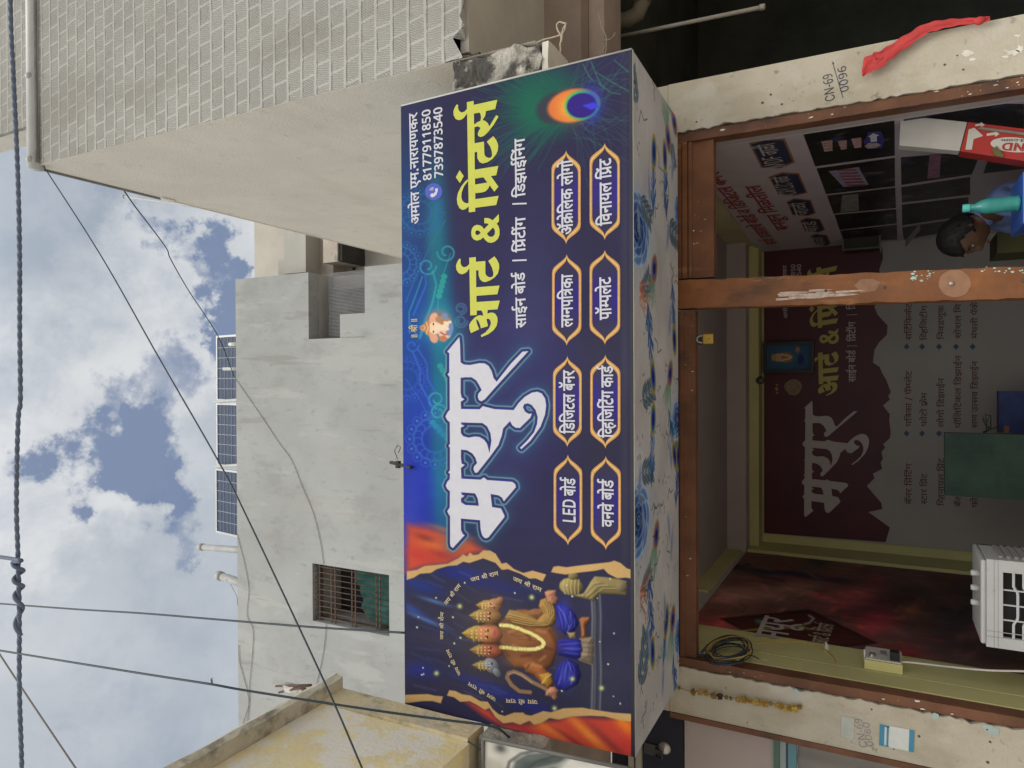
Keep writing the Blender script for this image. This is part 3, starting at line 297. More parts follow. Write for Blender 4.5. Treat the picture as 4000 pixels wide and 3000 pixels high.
STRS = json.loads('''{"अमोल एम.नारायणकर":[[["D9",0],["D50",764],["D79",1362],["D54",1621],["D19",2559],["D50",3112],["D801",3710],["D44",3978],["D66",4533],["D52",4792],["D66",5201],["D51",5460],["D39",6040],["D25",6763],["D52",7525]],7934],"8177911850":[[["D811",0],["D804",551],["D810",1102],["D810",1653],["D812",2204],["D804",2755],["D804",3306],["D811",3857],["D808",4408],["D803",4959]],5510],"7397873540":[[["D810",0],["D806",551],["D812",1102],["D810",1653],["D811",2204],["D810",2755],["D806",3306],["D808",3857],["D807",4408],["D803",4959]],5510],"॥ श्री ॥":[[["D105",0],["D284",859],["D68",1566],["D105",2085]],2684],"साईन बोर्ड":[[["D60",0],["D66",676],["D12",935],["D44",1426],["D48",2241],["D79",2812],["D37",3071],["D181",3648]],3648],"|":[[["D825",0]],540],"प्रिंटींग":[[["D67",0],["D274",259],["D6",827],["D35",827],["D440",1331],["D27",1590]],2153],"डिझाईनिंग":[[["D67",0],["D37",259],["D33",836],["D66",1592],["D12",1851],["D67",2342],["D44",2601],["D6",3156],["D27",3156]],3719],"LED बोर्ड":[[["I281",0],["I95",565],["I84",1167],["D48",2148],["D79",2719],["D37",2978],["D181",3555]],3555],"डिजिटल बॅनर":[[["D67",0],["D37",259],["D67",836],["D32",1095],["D35",1837],["D54",2341],["D48",3279],["D73",3850],["D44",3850],["D52",4405]],4814],"लग्नपत्रिका":[[["D54",0],["D185",678],["D44",959],["D46",1514],["D67",2082],["D269",2341],["D25",2893],["D66",3655]],3914],"अॅक्रेलिक लोगो":[[["D9",0],["D73",764],["D254",764],["D75",1526],["D67",1526],["D54",1785],["D25",2463],["D54",3485],["D79",4163],["D27",4422],["D79",4985]],5244],"वनवे बोर्ड":[[["D57",0],["D44",556],["D57",1111],["D75",1667],["D48",1927],["D79",2498],["D37",2757],["D181",3334]],3334],"व्हिजिटिंग कार्ड":[[["D67",0],["D212",259],["D61",651],["D67",1182],["D32",1441],["D67",2183],["D35",2442],["D6",2946],["D27",2946],["D25",3769],["D66",4531],["D37",4790],["D181",5367]],5367],"पॉम्पलेट":[[["D46",0],["D77",568],["D549",827],["D54",1742],["D75",2420],["D35",2420]],2924],"विनायल प्रिंट":[[["D67",0],["D57",259],["D44",815],["D66",1370],["D51",1629],["D54",2209],["D67",3147],["D274",3406],["D6",3974],["D35",3974]],4478],"जय":[[["D32",0],["D51",742]],1322],"श्री":[[["D284",0],["D68",707]],966],"राम":[[["D52",0],["D66",409],["D50",668]],1266],"बॅनर प्रिंटिंग":[[["D48",0],["D73",571],["D44",571],["D52",1126],["D67",1795],["D274",2054],["D6",2622],["D67",2622],["D35",2881],["D6",3385],["D27",3385]],3948],"स्टार प्रिंट":[[["D215",0],["D35",389],["D66",893],["D52",1152],["D67",1821],["D274",2080],["D6",2648],["D35",2648]],3152],"व्हिनायल प्रिंट":[[["D67",0],["D212",259],["D61",651],["D44",1182],["D66",1737],["D51",1996],["D54",2576],["D67",3514],["D274",3773],["D6",4341],["D35",4341]],4845],"पत्रिका / पॅम्प्लेट":[[["D46",0],["D67",568],["D269",827],["D25",1379],["D66",2141],["I1455",2660],["D46",3280],["D73",3848],["D551",3848],["D54",4503],["D75",5181],["D35",5181]],5685],"फोटो फ्रेम":[[["D47",0],["D79",771],["D35",1030],["D79",1534],["D275",2053],["D75",2824],["D50",2824]],3422],"लोगो डिझाईन":[[["D54",0],["D79",678],["D27",937],["D79",1500],["D67",2019],["D37",2278],["D33",2855],["D66",3611],["D12",3870],["D44",4361]],4916],"पॉलिटिकल डिझाईन":[[["D46",0],["D77",568],["D67",827],["D54",1086],["D67",1764],["D35",2023],["D25",2527],["D54",3289],["D67",4227],["D37",4486],["D33",5063],["D66",5819],["D12",6078],["D44",6569]],7124],"सण उत्सव डिझाईन":[[["D60",0],["D39",676],["D13",1659],["D198",2207],["D60",2556],["D57",3232],["D67",4048],["D37",4307],["D33",4884],["D66",5640],["D12",5899],["D44",6390]],6945],"सर्टिफिकेट":[[["D60",0],["D67",676],["D35",935],["D181",1439],["D67",1439],["D47",1698],["D25",2469],["D75",3231],["D35",3231]],3735],"व्हिजिटींग":[[["D67",0],["D212",259],["D61",651],["D67",1182],["D32",1441],["D35",2183],["D440",2687],["D27",2946]],3509],"निवडणूक":[[["D67",0],["D44",259],["D57",814],["D37",1370],["D39",1947],["D70",2670],["D25",2670]],3432],"सोशल मि":[[["D60",0],["D79",676],["D58",935],["D54",1615],["D67",2553],["D50",2812]],3410],"मंथली पॅके":[[["D50",0],["D6",598],["D41",598],["D54",1240],["D68",1918],["D46",2437],["D73",3005],["D25",3005],["D75",3767]],3767],"ईन":[[["D12",0],["D44",491]],1046],"णकर":[[["D39",0],["D25",723],["D52",1485]],1894],"MDF जाळी":[[["I292",0],["I84",903],["I137",1625],["D32",2475],["D66",3217],["D55",3476],["D68",4236]],4495],"ACRYLIC जाळी":[[["I2",0],["I73",690],["I384",1420],["I472",2064],["I281",2743],["I234",3308],["I73",3749],["D32",4739],["D66",5481],["D55",5740],["D68",6500]],6759],"जाळी":[[["D32",0],["D66",742],["D55",1001],["D68",1761]],2020],"बोर्ड":[[["D48",0],["D79",571],["D37",830],["D181",1407]],1407],"OND":[[["I321",0],["I300",765],["I84",1518]],2240],"d.com":[[["I597",0],["D801",612],["I586",880],["I790",1452],["I766",2051]],2927],"CN-69":[[["I73",0],["I300",730],["D800",1484],["D809",1824],["D812",2375]],2926],"0096":[[["D803",0],["D803",551],["D812",1102],["D809",1653]],2204],"सर्व प्रकारचे बोर्ड व डिजिटल बॅनर":[[["D60",0],["D57",676],["D181",1232],["D274",1492],["D25",2060],["D66",2822],["D52",3081],["D30",3490],["D75",4124],["D48",4384],["D79",4955],["D37",5214],["D181",5791],["D57",6051],["D67",6867],["D37",7126],["D67",7703],["D32",7962],["D35",8704],["D54",9208],["D48",10146],["D73",10717],["D44",10717],["D52",11272]],11681],"बनवून मिळतील":[[["D48",0],["D44",571],["D57",1126],["D70",1682],["D44",1682],["D67",2497],["D50",2756],["D55",3354],["D40",4114],["D68",4684],["D54",4943]],5621],"आर्ट & प्रिंटर्स":[[["D10",0],["D35",1023],["D181",1527],["I1425",1787],["D67",2691],["D274",2950],["D6",3518],["D35",3518],["D60",4022],["D181",4698]],4698],"मयूर":[[["D50",0],["D51",598],["D70",1178],["D52",1178]],1587],"3540":[[["D806",0],["D808",551],["D807",1102],["D803",1653]],2204],"1850":[[["D804",0],["D811",551],["D808",1102],["D803",1653]],2204],"अमो":[[["D9",0],["D50",764],["D79",1362]],1621],"0080":[[["D803",0],["D803",551],["D811",1102],["D803",1653]],2204]}''')

# ------------------------------------------------------------------ lettering
GL = {k: [np.array([int(x) for x in c.split()], float).reshape(-1, 2).cumsum(0) for c in v.split('/')] for k, v in GLYPHS.items()}
def fill2d(contours, offset=0.0, name='fill'):
    """triangles of outlines with holes: returns (verts 2-D, faces)"""
    cu = bpy.data.curves.new(name, 'CURVE'); cu.dimensions = '2D'; cu.fill_mode = 'FRONT'; cu.offset = offset
    for c in contours:
        sp = cu.splines.new('POLY'); sp.points.add(len(c)-1); sp.use_cyclic_u = True
        for p, q in zip(sp.points, c): p.co = (q[0], q[1], 0, 1)
    ob = bpy.data.objects.new(name, cu); col.objects.link(ob)
    dg = bpy.context.evaluated_depsgraph_get()
    me = ob.evaluated_get(dg).to_mesh()
    v = [(p.co.x, p.co.y) for p in me.vertices]; f = [tuple(p.vertices) for p in me.polygons]
    bpy.data.objects.remove(ob); bpy.data.curves.remove(cu)
    return v, f
def area(c):
    x, y = c[:, 0], c[:, 1]; return .5*float((x*np.roll(y, -1)-np.roll(x, -1)*y).sum())
def inside(p, c):
    x, y = p; r = False; n = len(c)
    for i in range(n):
        (x0, y0), (x1, y1) = c[i], c[(i+1) % n]
        if (y0 > y) != (y1 > y) and x < (x1-x0)*(y-y0)/(y1-y0)+x0: r = not r
    return r
GCACHE = {}
def glyph(k, bold):
    key = (k, bold)
    if key in GCACHE: return GCACHE[key]
    cs = GL[k]; outs = [c for c in cs if area(c) < 0]; holes = [c for c in cs if area(c) >= 0]
    grp = [[o] for o in outs]
    for h in holes:
        best = None
        for g in grp:
            if inside(h[0], g[0]) and (best is None or abs(area(g[0])) < abs(area(best[0]))): best = g
        if best: best.append(h)
    r = [fill2d([c/1000 for c in g], bold) for g in grp]
    GCACHE[key] = r; return r
def text(mb, s, P0, P1, up, h, lift, bold=.018, seq=[0]):
    """letters of string s along P0->P1 (baseline), headline height h, raised by the vector lift"""
    lay, adv = STRS[s]
    P0, P1 = Vector(P0), Vector(P1); dx = (P1-P0)/(adv/1000); dy = Vector(up).normalized()*(h/.622)
    for k, x in lay:
        for v, f in glyph(k, bold):
            seq[0] += 1
            z = Vector(lift)*(1+.05*(seq[0] % 7))
            mb.add([P0+dx*(a+x/1000)+dy*b+z for a, b in v], f)
def zc(x0, y0, s, pts):
    return [(x0+s*a, y0+s*b) for a, b in pts]

# ------------------------------------------------------------------ painting prints into vertex colours
class Canvas:
    """a dense sheet whose vertices carry the printed colours (sRGB 0..1 while painting).
    U, V are the sheet's own drawing coordinates for every vertex."""
    def __init__(s, P, U, V, base):
        s.P = P; s.U = U; s.V = V; s.C = np.empty(U.shape+(3,)); s.C[:] = np.array(base)/255.0
        s.ny, s.nx = U.shape; s.vol = 0
        s.rng = np.random.default_rng(7)
    def win(s, x0, x1, y0, y1):
        m = (s.U > x0) & (s.U < x1) & (s.V > y0) & (s.V < y1)
        r = np.where(m.any(1))[0]; c = np.where(m.any(0))[0]
        if len(r) == 0 or len(c) == 0: return None
        return slice(r[0], r[-1]+1), slice(c[0], c[-1]+1)
    def blend(s, sl, a, c):
        c = np.array(c, float)
        if c.ndim == 1: c = c/255.0
        a = np.clip(a, 0, 1)[..., None]
        s.C[sl] = s.C[sl]*(1-a)+c*a
    def blob(s, x, y, rx, ry, c, k=1.0, ang=0.0, p=1.0):
        w = s.win(x-3*max(rx, ry), x+3*max(rx, ry), y-3*max(rx, ry), y+3*max(rx, ry))
        if w is None: return
        X = s.U[w]-x; Y = s.V[w]-y; ca, sa = math.cos(ang), math.sin(ang)
        d = ((X*ca+Y*sa)/rx)**2+((-X*sa+Y*ca)/ry)**2
        s.blend(w, k*np.exp(-d**p), c)
    def ell(s, x, y, rx, ry, c, ang=0.0, soft=.12, k=1.0):
        m = max(rx, ry)*1.3; w = s.win(x-m, x+m, y-m, y+m)
        if w is None: return
        X = s.U[w]-x; Y = s.V[w]-y; ca, sa = math.cos(ang), math.sin(ang)
        xr, yr = (X*ca+Y*sa)/rx, (-X*sa+Y*ca)/ry
        d = np.sqrt(xr**2+yr**2)
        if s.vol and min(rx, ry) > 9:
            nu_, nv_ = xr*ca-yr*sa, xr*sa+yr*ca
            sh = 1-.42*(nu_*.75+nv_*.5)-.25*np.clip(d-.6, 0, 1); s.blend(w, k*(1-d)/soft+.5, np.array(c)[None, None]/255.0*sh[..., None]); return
        s.blend(w, k*(1-d)/soft+.5, c)
    def sdf(s, w, poly, closed=True):
        X, Y = s.U[w], s.V[w]; D = np.full(X.shape, 1e9); I = np.zeros(X.shape, bool); n = len(poly)
        for i in range(n if closed else n-1):
            (x0, y0), (x1, y1) = poly[i], poly[(i+1) % n]
            dx, dy = x1-x0, y1-y0; l2 = dx*dx+dy*dy+1e-12
            t = np.clip(((X-x0)*dx+(Y-y0)*dy)/l2, 0, 1)
            D = np.minimum(D, (X-x0-t*dx)**2+(Y-y0-t*dy)**2)
            if closed and dy != 0: I ^= ((y0 > Y) != (y1 > Y)) & (X < dx*(Y-y0)/dy+x0)
        D = np.sqrt(D)
        return np.where(I, -D, D) if closed else D
    def bb(s, poly, m):
        xs = [p[0] for p in poly]; ys = [p[1] for p in poly]
        return s.win(min(xs)-m, max(xs)+m, min(ys)-m, max(ys)+m)
    def poly(s, poly, c, soft=4.0, k=1.0, grad=None):
        w = s.bb(poly, soft*2)
        if w is None: return
        d = s.sdf(w, poly); a = np.clip(.5-d/soft, 0, 1)*k
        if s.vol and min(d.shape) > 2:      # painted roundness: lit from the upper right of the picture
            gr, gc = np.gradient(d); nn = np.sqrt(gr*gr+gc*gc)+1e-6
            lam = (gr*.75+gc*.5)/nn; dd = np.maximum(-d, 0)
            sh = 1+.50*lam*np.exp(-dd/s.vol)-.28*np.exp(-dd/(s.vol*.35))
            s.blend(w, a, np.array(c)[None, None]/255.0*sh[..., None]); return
        if grad is not None:       # colour running from c to grad[0] between two points
            c2, (x0, y0), (x1, y1) = grad
            t = np.clip(((s.U[w]-x0)*(x1-x0)+(s.V[w]-y0)*(y1-y0))/((x1-x0)**2+(y1-y0)**2), 0, 1)[..., None]
            s.blend(w, a, (np.array(c)*(1-t)+np.array(c2)*t)/255.0)
        else: s.blend(w, a, c)
    def stroke(s, pts, wd, c, soft=3.0, k=1.0):
        w = s.bb(pts, wd+soft*2)
        if w is None: return
        s.blend(w, np.clip((wd/2-s.sdf(w, pts, False))/soft+.5, 0, 1)*k, c)
    def glow(s, poly, r, wd, c, k=1.0):
        """a line of light at distance r round a closed outline"""
        w = s.bb(poly, r+wd*4)
        d = s.sdf(w, poly); s.blend(w, k*np.exp(-((d-r)/wd)**2), c)
    def halo(s, poly, r, c, k=1.0):
        w = s.bb(poly, r*3)
        d = s.sdf(w, poly); s.blend(w, k*np.exp(-np.maximum(d, 0)/r), c)
    def circ(s, x, y, r, wd, c, k=1.0, a0=0, a1=360):
        s.stroke([(x+r*math.cos(R_(a0+(a1-a0)*i/24)), y+r*math.sin(R_(a0+(a1-a0)*i/24))) for i in range(25)], wd, c, 3, k)
    def spiral(s, x, y, r0, r1, turns, a0, wd, c, k=1.0, soft=3):
        s.stroke([(x+(r0+(r1-r0)*i/40)*math.cos(R_(a0)+turns*2*math.pi*i/40), y+(r0+(r1-r0)*i/40)*math.sin(R_(a0)+turns*2*math.pi*i/40)) for i in range(41)], wd, c, soft, k)
    def tex(s, n, scale, amp):
        """uneven ink: value noise"""
        g = s.rng.normal(size=(max(3, int(s.ny/scale)), max(3, int(s.nx/scale))))
        yi = np.linspace(0, g.shape[0]-1.001, s.ny); xi = np.linspace(0, g.shape[1]-1.001, s.nx)
        y0 = yi.astype(int); x0 = xi.astype(int); fy = (yi-y0)[:, None]; fx = (xi-x0)[None]
        v = (g[y0][:, x0]*(1-fy)*(1-fx)+g[y0+1][:, x0]*fy*(1-fx)+g[y0][:, x0+1]*(1-fy)*fx+g[y0+1][:, x0+1]*fy*fx)
        s.C *= (1+amp*v)[..., None]
    def obj(s, name, m, parent, gain=.88, cap=.85):
        c = np.clip(s.C, 0, 1); c = np.where(c <= .04045, c/12.92, ((c+.055)/1.055)**2.4)
        c = np.minimum(c*gain, cap)
        org = np.array(ORG[parent.name]) if parent is not None else np.zeros(3)
        P = (s.P-org).reshape(-1, 3); ny, nx = s.ny, s.nx
        idx = np.arange(ny*nx).reshape(ny, nx)
        q = np.stack([idx[:-1, :-1], idx[:-1, 1:], idx[1:, 1:], idx[1:, :-1]], -1).reshape(-1, 4)
        me = bpy.data.meshes.new(name)
        me.vertices.add(len(P)); me.vertices.foreach_set('co', P.ravel())
        me.loops.add(q.size); me.loops.foreach_set('vertex_index', q.ravel())
        me.polygons.add(len(q)); me.polygons.foreach_set('loop_start', np.arange(0, q.size, 4))
        me.update(calc_edges=True); me.validate()
        a = me.color_attributes.new('Col', 'FLOAT_COLOR', 'POINT')
        a.data.foreach_set('color', np.concatenate([c.reshape(-1, 3), np.ones((len(P), 1))], 1).astype(np.float32).ravel())
        me.materials.append(m)
        o = bpy.data.objects.new(name, me); return link(o, parent, org)
def sheet(c00, c10, c11, c01, nx, ny):
    """bilinear grid of points, c00-c10 along x, c01 above c00"""
    a = np.linspace(0, 1, nx)[None, :, None]; b = np.linspace(0, 1, ny)[:, None, None]
    c00, c10, c11, c01 = (np.array(c, float) for c in (c00, c10, c11, c01))
    return (c00*(1-a)+c10*a)*(1-b)+(c01*(1-a)+c11*a)*b

# ------------------------------------------------------------------ the signboard
SY = 2.9
BL, BR, TR, TL = (at(2480, 2958, Y=SY), at(2470, 193, Y=SY), at(1566, 416, Y=SY), at(1582, 2756, Y=SY))
ZB = at(2475, 1500, Y=SY).z
bBL, bBR = at(2647, 2678, Z=ZB), at(2654, 476, Z=ZB)
BYK = 3.64
bBL.y = bBR.y = BYK
bTL, bTR = Vector((bBL.x-.03, BYK, TL.z)), Vector((bBR.x-.02, BYK, TR.z))
sign = thing('shop_signboard', 'big box signboard printed dark blue with white and yellow lettering over the shop opening', 'signboard', (-.12, 3.25, ZB))
P = sheet(BL, BR, TR, TL, 1060, 420)
U = np.empty(P.shape[:2]); V = np.empty(P.shape[:2])
PP = P.reshape(-1, 3)-EYE; ww = PP@_f
U[:] = (2000-(PP@_u)/ww*FPX).reshape(U.shape); V[:] = (1500-(PP@_r)/ww*FPX).reshape(V.shape)
cv = Canvas(P, U, V, (52, 50, 80))
# ground tones of the print
cv.blob(1640, 1800, 150, 520, (34, 56, 178), .97, p=1.3)
cv.blob(1600, 1250, 130, 420, (30, 76, 158), .92, p=1.2)
cv.blob(1590, 800, 100, 280, (42, 76, 128), .8)
cv.blob(1725, 1500, 45, 640, (24, 124, 146), .92, p=1.4)
cv.blob(1700, 960, 36, 300, (40, 120, 140), .85, p=1.3)
cv.blob(1590, 2030, 60, 200, (60, 70, 190), .8)
cv.blob(2000, 1500, 260, 500, (56, 54, 116), .6)
cv.blob(2350, 1600, 100, 700, (54, 53, 70), .7)
cv.blob(2080, 1150, 120, 260, (70, 72, 112), .5)
cv.blob(2440, 1500, 14, 1500, (70, 71, 82), .5)
# line ornament along the top
def mandala(x, y, r, c, k):
    for q in (1.0, .94, .62, .57): cv.circ(x, y, r*q, 3.5, c, k)
    for i in range(16):
        a = 2*math.pi*i/16
        cv.circ(x+r*1.12*math.cos(a), y+r*1.12*math.sin(a), r*.2, 3, c, k)
        cv.ell(x+r*1.14*math.cos(a), y+r*1.14*math.sin(a), r*.06, r*.06, c, 0, .4, k)
        cv.stroke([(x+r*.6*math.cos(a), y+r*.6*math.sin(a)), (x+r*.78*math.cos(a+.1), y+r*.78*math.sin(a+.1)), (x+r*.93*math.cos(a), y+r*.93*math.sin(a))], 4, c, 3, k)
mandala(1700, 1715, 88, (62, 112, 190), .55)
mandala(1560, 1030, 70, (52, 110, 175), .6)
mandala(1640, 830, 75, (48, 100, 160), .55)
mandala(1590, 1480, 70, (50, 85, 190), .6)
def scroll(pts, wd, c, k): cv.stroke(pts, wd, c, 3, k)
cT, cB = (56, 150, 170), (52, 95, 195)
for (x, y, r, t, a0, c) in ((1668, 1040, 36, 1.2, 0, cT), (1745, 985, 38, -1.2, 180, cT), (1705, 1560, 34, 1.2, 90, cT), (1712, 1610, 34, -1.2, 0, cT),
                            (1610, 1350, 26, 1, 0, cB), (1640, 1290, 22, 1, 90, cB), (1800, 1255, 26, 1.6, 0, (70, 100, 140)), (1800, 1205, 24, -1.6, 90, (70, 100, 140))):
    cv.spiral(x, y, r, r*.35, t, a0, 7, c, .8)
scroll([(1640, 1320), (1660, 1260), (1690, 1180), (1705, 1110), (1690, 1060)], 9, cT, .7)
scroll([(1615, 1230), (1640, 1170), (1665, 1110), (1660, 1070)], 8, cB, .8)
scroll([(1600, 1300), (1598, 1220), (1625, 1150), (1650, 1080)], 6, cT, .6)
scroll([(1612, 1375), (1640, 1440), (1640, 1500), (1690, 1590)], 9, cB, .8)
scroll([(1630, 1360), (1668, 1420), (1670, 1480), (1700, 1530)], 7, cB, .8)
scroll([(1710, 1235), (1712, 1150), (1735, 1060), (1760, 990)], 5, cT, .6)
scroll([(1585, 1180), (1620, 1090), (1680, 960), (1740, 860)], 5, (60, 110, 160), .6)
scroll([(1585, 1480), (1640, 1560), (1700, 1680), (1745, 1760)], 5, (60, 90, 190), .6)
for i in range(5):
    cv.ell(1735-5*i, 1080+19*i, 12, 11, (48, 150, 150), 0, .3, .75); cv.ell(1720+9*i, 1430+17*i, 12, 11, (48, 150, 150), 0, .3, .75)
    cv.ell(1690+14*i, 1650+16*i, 12, 11, (40, 130, 170), 0, .3, .6)
# flames behind the torn paper strips
fl = zc(1550, 2000, .60277, [(68, 80), (200, 100), (340, 140), (480, 190), (575, 250), (475, 275), (330, 340), (180, 355), (60, 392)])
cv.poly(fl, (196, 78, 58), 34)
for x, y, a, b, c in ((1690, 2130, 60, 28, (228, 120, 60)), (1790, 2120, 50, 24, (215, 100, 52)), (1660, 2100, 40, 14, (120, 50, 60)), (1760, 2075, 90, 10, (205, 110, 70)), (1720, 2165, 60, 16, (170, 50, 55)), (1640, 2170, 60, 22, (190, 60, 60))):
    cv.blob(x, y, a, b, c, .7, .3)
def strip_poly(p): return zc(1550, 2000, .60277, p)
fl2 = strip_poly([(430, 1215), (600, 1285), (690, 1380), (900, 1380), (1130, 1325), (1545, 1350), (1550, 1600), (1350, 1570), (1000, 1480), (700, 1400), (560, 1320)])
cv.poly(fl2, (200, 74, 62), 26)
for x, y, a, b, c, an in ((2150, 2850, 110, 22, (232, 130, 62), .5), (2300, 2870, 140, 20, (240, 150, 60), .75), (2440, 2830, 120, 26, (240, 140, 40), .9), (2250, 2900, 120, 10, (150, 50, 60), .6), (2380, 2900, 120, 14, (140, 60, 62), .75), (2030, 2840, 70, 14, (160, 55, 62), .4), (2480, 2900, 60, 40, (205, 60, 60), 0)):
    cv.blob(x, y, a, b, c, .8, an)
# the night scene between the strips
scn = strip_poly([(60, 425), (220, 380), (440, 320), (560, 290), (680, 370), (860, 425), (1000, 395), (1200, 385), (1340, 365), (1545, 425), (1545, 1320), (1300, 1300), (1080, 1290), (830, 1330), (690, 1340), (590, 1250), (420, 1205), (240, 1215), (52, 1215)])
cv.poly(scn, (52, 52, 78), 5)
w = cv.bb(scn, 4); ins = np.clip(-cv.sdf(w, scn)/6, 0, 1)
sub = Canvas(cv.P[w], cv.U[w], cv.V[w], (52, 52, 78))
D = lambda p: zc(1750, 2200, .42194, p)
for x, y, a, b, c, an in ((1650, 2290, 90, 26, (40, 60, 150), .3), (1610, 2380, 70, 14, (50, 80, 170), .5), (1800, 2240, 110, 30, (36, 48, 150), .2), (1640, 2620, 60, 30, (40, 50, 150), .2), (1900, 2680, 140, 20, (40, 50, 150), .35), (2050, 2750, 170, 24, (40, 46, 130), .35), (1700, 2350, 60, 8, (90, 130, 200), .3), (1660, 2420, 80, 8, (84, 120, 190), .4), (1940, 2290, 130, 26, (38, 46, 120), .2), (2360, 2700, 100, 160, (58, 60, 80), 0), (1700, 2500, 130, 26, (58, 58, 84), .2), (1860, 2420, 150, 20, (66, 64, 84), .2)):
    sub.blob(x, y, a, b, c, .75, an)
for i in range(46):
    x, y = sub.rng.uniform(1600, 2120), sub.rng.uniform(2230, 2740); a = sub.rng.uniform(.1, .45)
    sub.stroke([(x, y), (x+sub.rng.uniform(30, 130), y+sub.rng.uniform(10, 45))], sub.rng.uniform(3, 7), ((84, 92, 140), (44, 44, 66), (60, 80, 160))[i % 3], 8, .4)
# ledge of rock, then the seated figure
for x, c, k in ((1326, (120, 124, 130), .8), (1350, (96, 98, 108), .8), (1402, (130, 134, 140), .6), (1380, (70, 74, 84), .6)):
    sub.stroke(D([(x, 250), (x+12, 500), (x+6, 760), (x+14, 1000), (x+4, 1350)]), 8, c, 6, k)
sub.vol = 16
sub.stroke(D([(760, 1195), (660, 1185), (590, 1130), (545, 1060), (560, 1018), (610, 1003), (680, 1030), (780, 1100), (890, 1155), (930, 1180)]), 15, (150, 118, 90), 5)
sub.stroke(D([(560, 1030), (610, 1010), (680, 1036), (780, 1106)]), 4, (205, 180, 150), 4, .7)
# mace and hanging cloth at the side
sub.poly(D([(1060, 280), (1180, 292), (1260, 280), (1320, 170), (1360, 120), (1480, 130), (1600, 150), (1659, 170), (1659, 300), (1560, 292), (1400, 285), (1350, 350), (1250, 330), (1150, 300)]), (138, 124, 86), 5)
for i in range(6): sub.stroke(D([(1240+18*i, 300+6*i), (1330+26*i, 190+10*i), (1400+40*i, 170+16*i)]), 3, ((190, 172, 120), (92, 84, 64))[i % 2], 4, .7)
sub.ell(*D([(1140, 215)])[0], 46, 34, (142, 128, 82), .1, .15)
for i in range(5): sub.stroke(D([(1075+34*i, 150), (1062+36*i, 220), (1085+30*i, 285)]), 3.5, (196, 186, 130), 4, .8)
sub.ell(*D([(1160, 120)])[0], 20, 14, (120, 110, 76)); sub.ell(*D([(1610, 220)])[0], 22, 20, (120, 108, 84))
# crossed legs in blue cloth
sub.poly(D([(1005, 380), (1040, 365), (1110, 400), (1180, 470), (1210, 560), (1160, 640), (1080, 660), (1020, 600), (1000, 500), (988, 430)]), (38, 40, 128), 6)
sub.poly(D([(995, 1010), (1040, 930), (1110, 880), (1200, 930), (1232, 1030), (1200, 1120), (1090, 1180), (1020, 1160), (985, 1090)]), (38, 40, 128), 6)
sub.blob(*D([(1060, 470)])[0], 26, 52, (70, 74, 190), .8, .2); sub.blob(*D([(1080, 1030)])[0], 26, 48, (72, 76, 192), .8, -.2)
for s_, (a, b, c) in enumerate((((1020, 400), (1080, 480), (1120, 600)), ((1130, 450), (1150, 560), (1100, 640)), ((1020, 1120), (1070, 1020), (1110, 920)), ((1140, 1120), (1150, 1020), (1120, 920)))):
    sub.stroke(D([a, b, c]), 4, (112, 116, 214), 5, .8)
sub.poly(D([(1100, 640), (1180, 640), (1190, 700), (1130, 700)]), (150, 132, 104), 6)
sub.poly(D([(1215, 520), (1240, 498), (1310, 498), (1318, 530), (1280, 580), (1285, 690), (1235, 690), (1230, 600)]), (146, 96, 66), 6)
sub.poly(D([(930, 725), (1060, 700), (1225, 700), (1250, 800), (1215, 895), (1020, 850), (950, 800)]), (40, 42, 140), 6)
sub.blob(*D([(1140, 790)])[0], 34, 16, (78, 82, 198), .8); sub.blob(*D([(1140, 730)])[0], 30, 8, (70, 74, 190), .6)
for x0, y0, x1, y1 in ((1225, 700, 1335, 690), (1245, 770, 1345, 760), (1240, 830, 1345, 850), (1215, 890, 1335, 935)):
    sub.stroke(D([(x0, y0), (x1, y1)]), 9, (120, 104, 84), 5)
sub.poly(D([(1225, 703), (1332, 690), (1347, 770), (1340, 935), (1220, 892), (1246, 800)]), (148, 132, 108), 6, .8)
for y in (730, 775, 820, 865): sub.stroke(D([(1235, y), (1335, y+8)]), 3, (86, 74, 66), 4, .7)
# trunk, arms
sub.poly(D([(480, 560), (560, 480), (640, 430), (730, 425), (860, 520), (960, 600), (1010, 720), (1000, 840), (960, 950), (900, 985), (760, 985), (620, 965), (548, 890), (505, 810), (480, 740)]), (132, 84, 54), 6)
sub.blob(*D([(700, 690)])[0], 100, 44, (172, 112, 70), .75); sub.blob(*D([(860, 820)])[0], 60, 40, (96, 60, 48), .7)
sub.blob(*D([(930, 690)])[0], 26, 50, (150, 98, 64), .6); sub.blob(*D([(640, 900)])[0], 50, 24, (162, 104, 62), .7)
sub.stroke(D([(490, 620), (640, 680), (800, 660)]), 3, (100, 62, 44), 5, .6); sub.stroke(D([(650, 700), (800, 720), (900, 750)]), 3, (96, 60, 44), 5, .5)
sub.poly(D([(690, 940), (790, 905), (880, 950), (960, 1060), (975, 1130), (930, 1165), (880, 1130), (800, 1040), (730, 1010)]), (150, 90, 56), 6)
sub.blob(*D([(790, 960)])[0], 40, 18, (186, 116, 70), .7, .5)
sub.stroke(D([(722, 1000), (745, 950), (765, 925)]), 7, (104, 84, 58), 5)
sub.poly(D([(838, 1030), (940, 1010), (975, 1100), (930, 1150), (880, 1120)]), (176, 134, 62), 6)
sub.stroke(D([(870, 1110), (910, 1060), (950, 1030)]), 5, (226, 190, 100), 5); sub.stroke(D([(910, 1145), (950, 1105)]), 6, (150, 104, 60), 5)
sub.poly(D([(700, 450), (800, 420), (900, 420), (900, 520), (780, 530), (710, 500)]), (136, 94, 66), 6)
sub.poly(D([(528, 500), (570, 430), (640, 440), (740, 470), (830, 520), (880, 470), (840, 400), (855, 340), (910, 318), (960, 372), (1000, 440), (1003, 520), (975, 570), (900, 598), (760, 590), (640, 572), (545, 545)]), (158, 124, 72), 6)
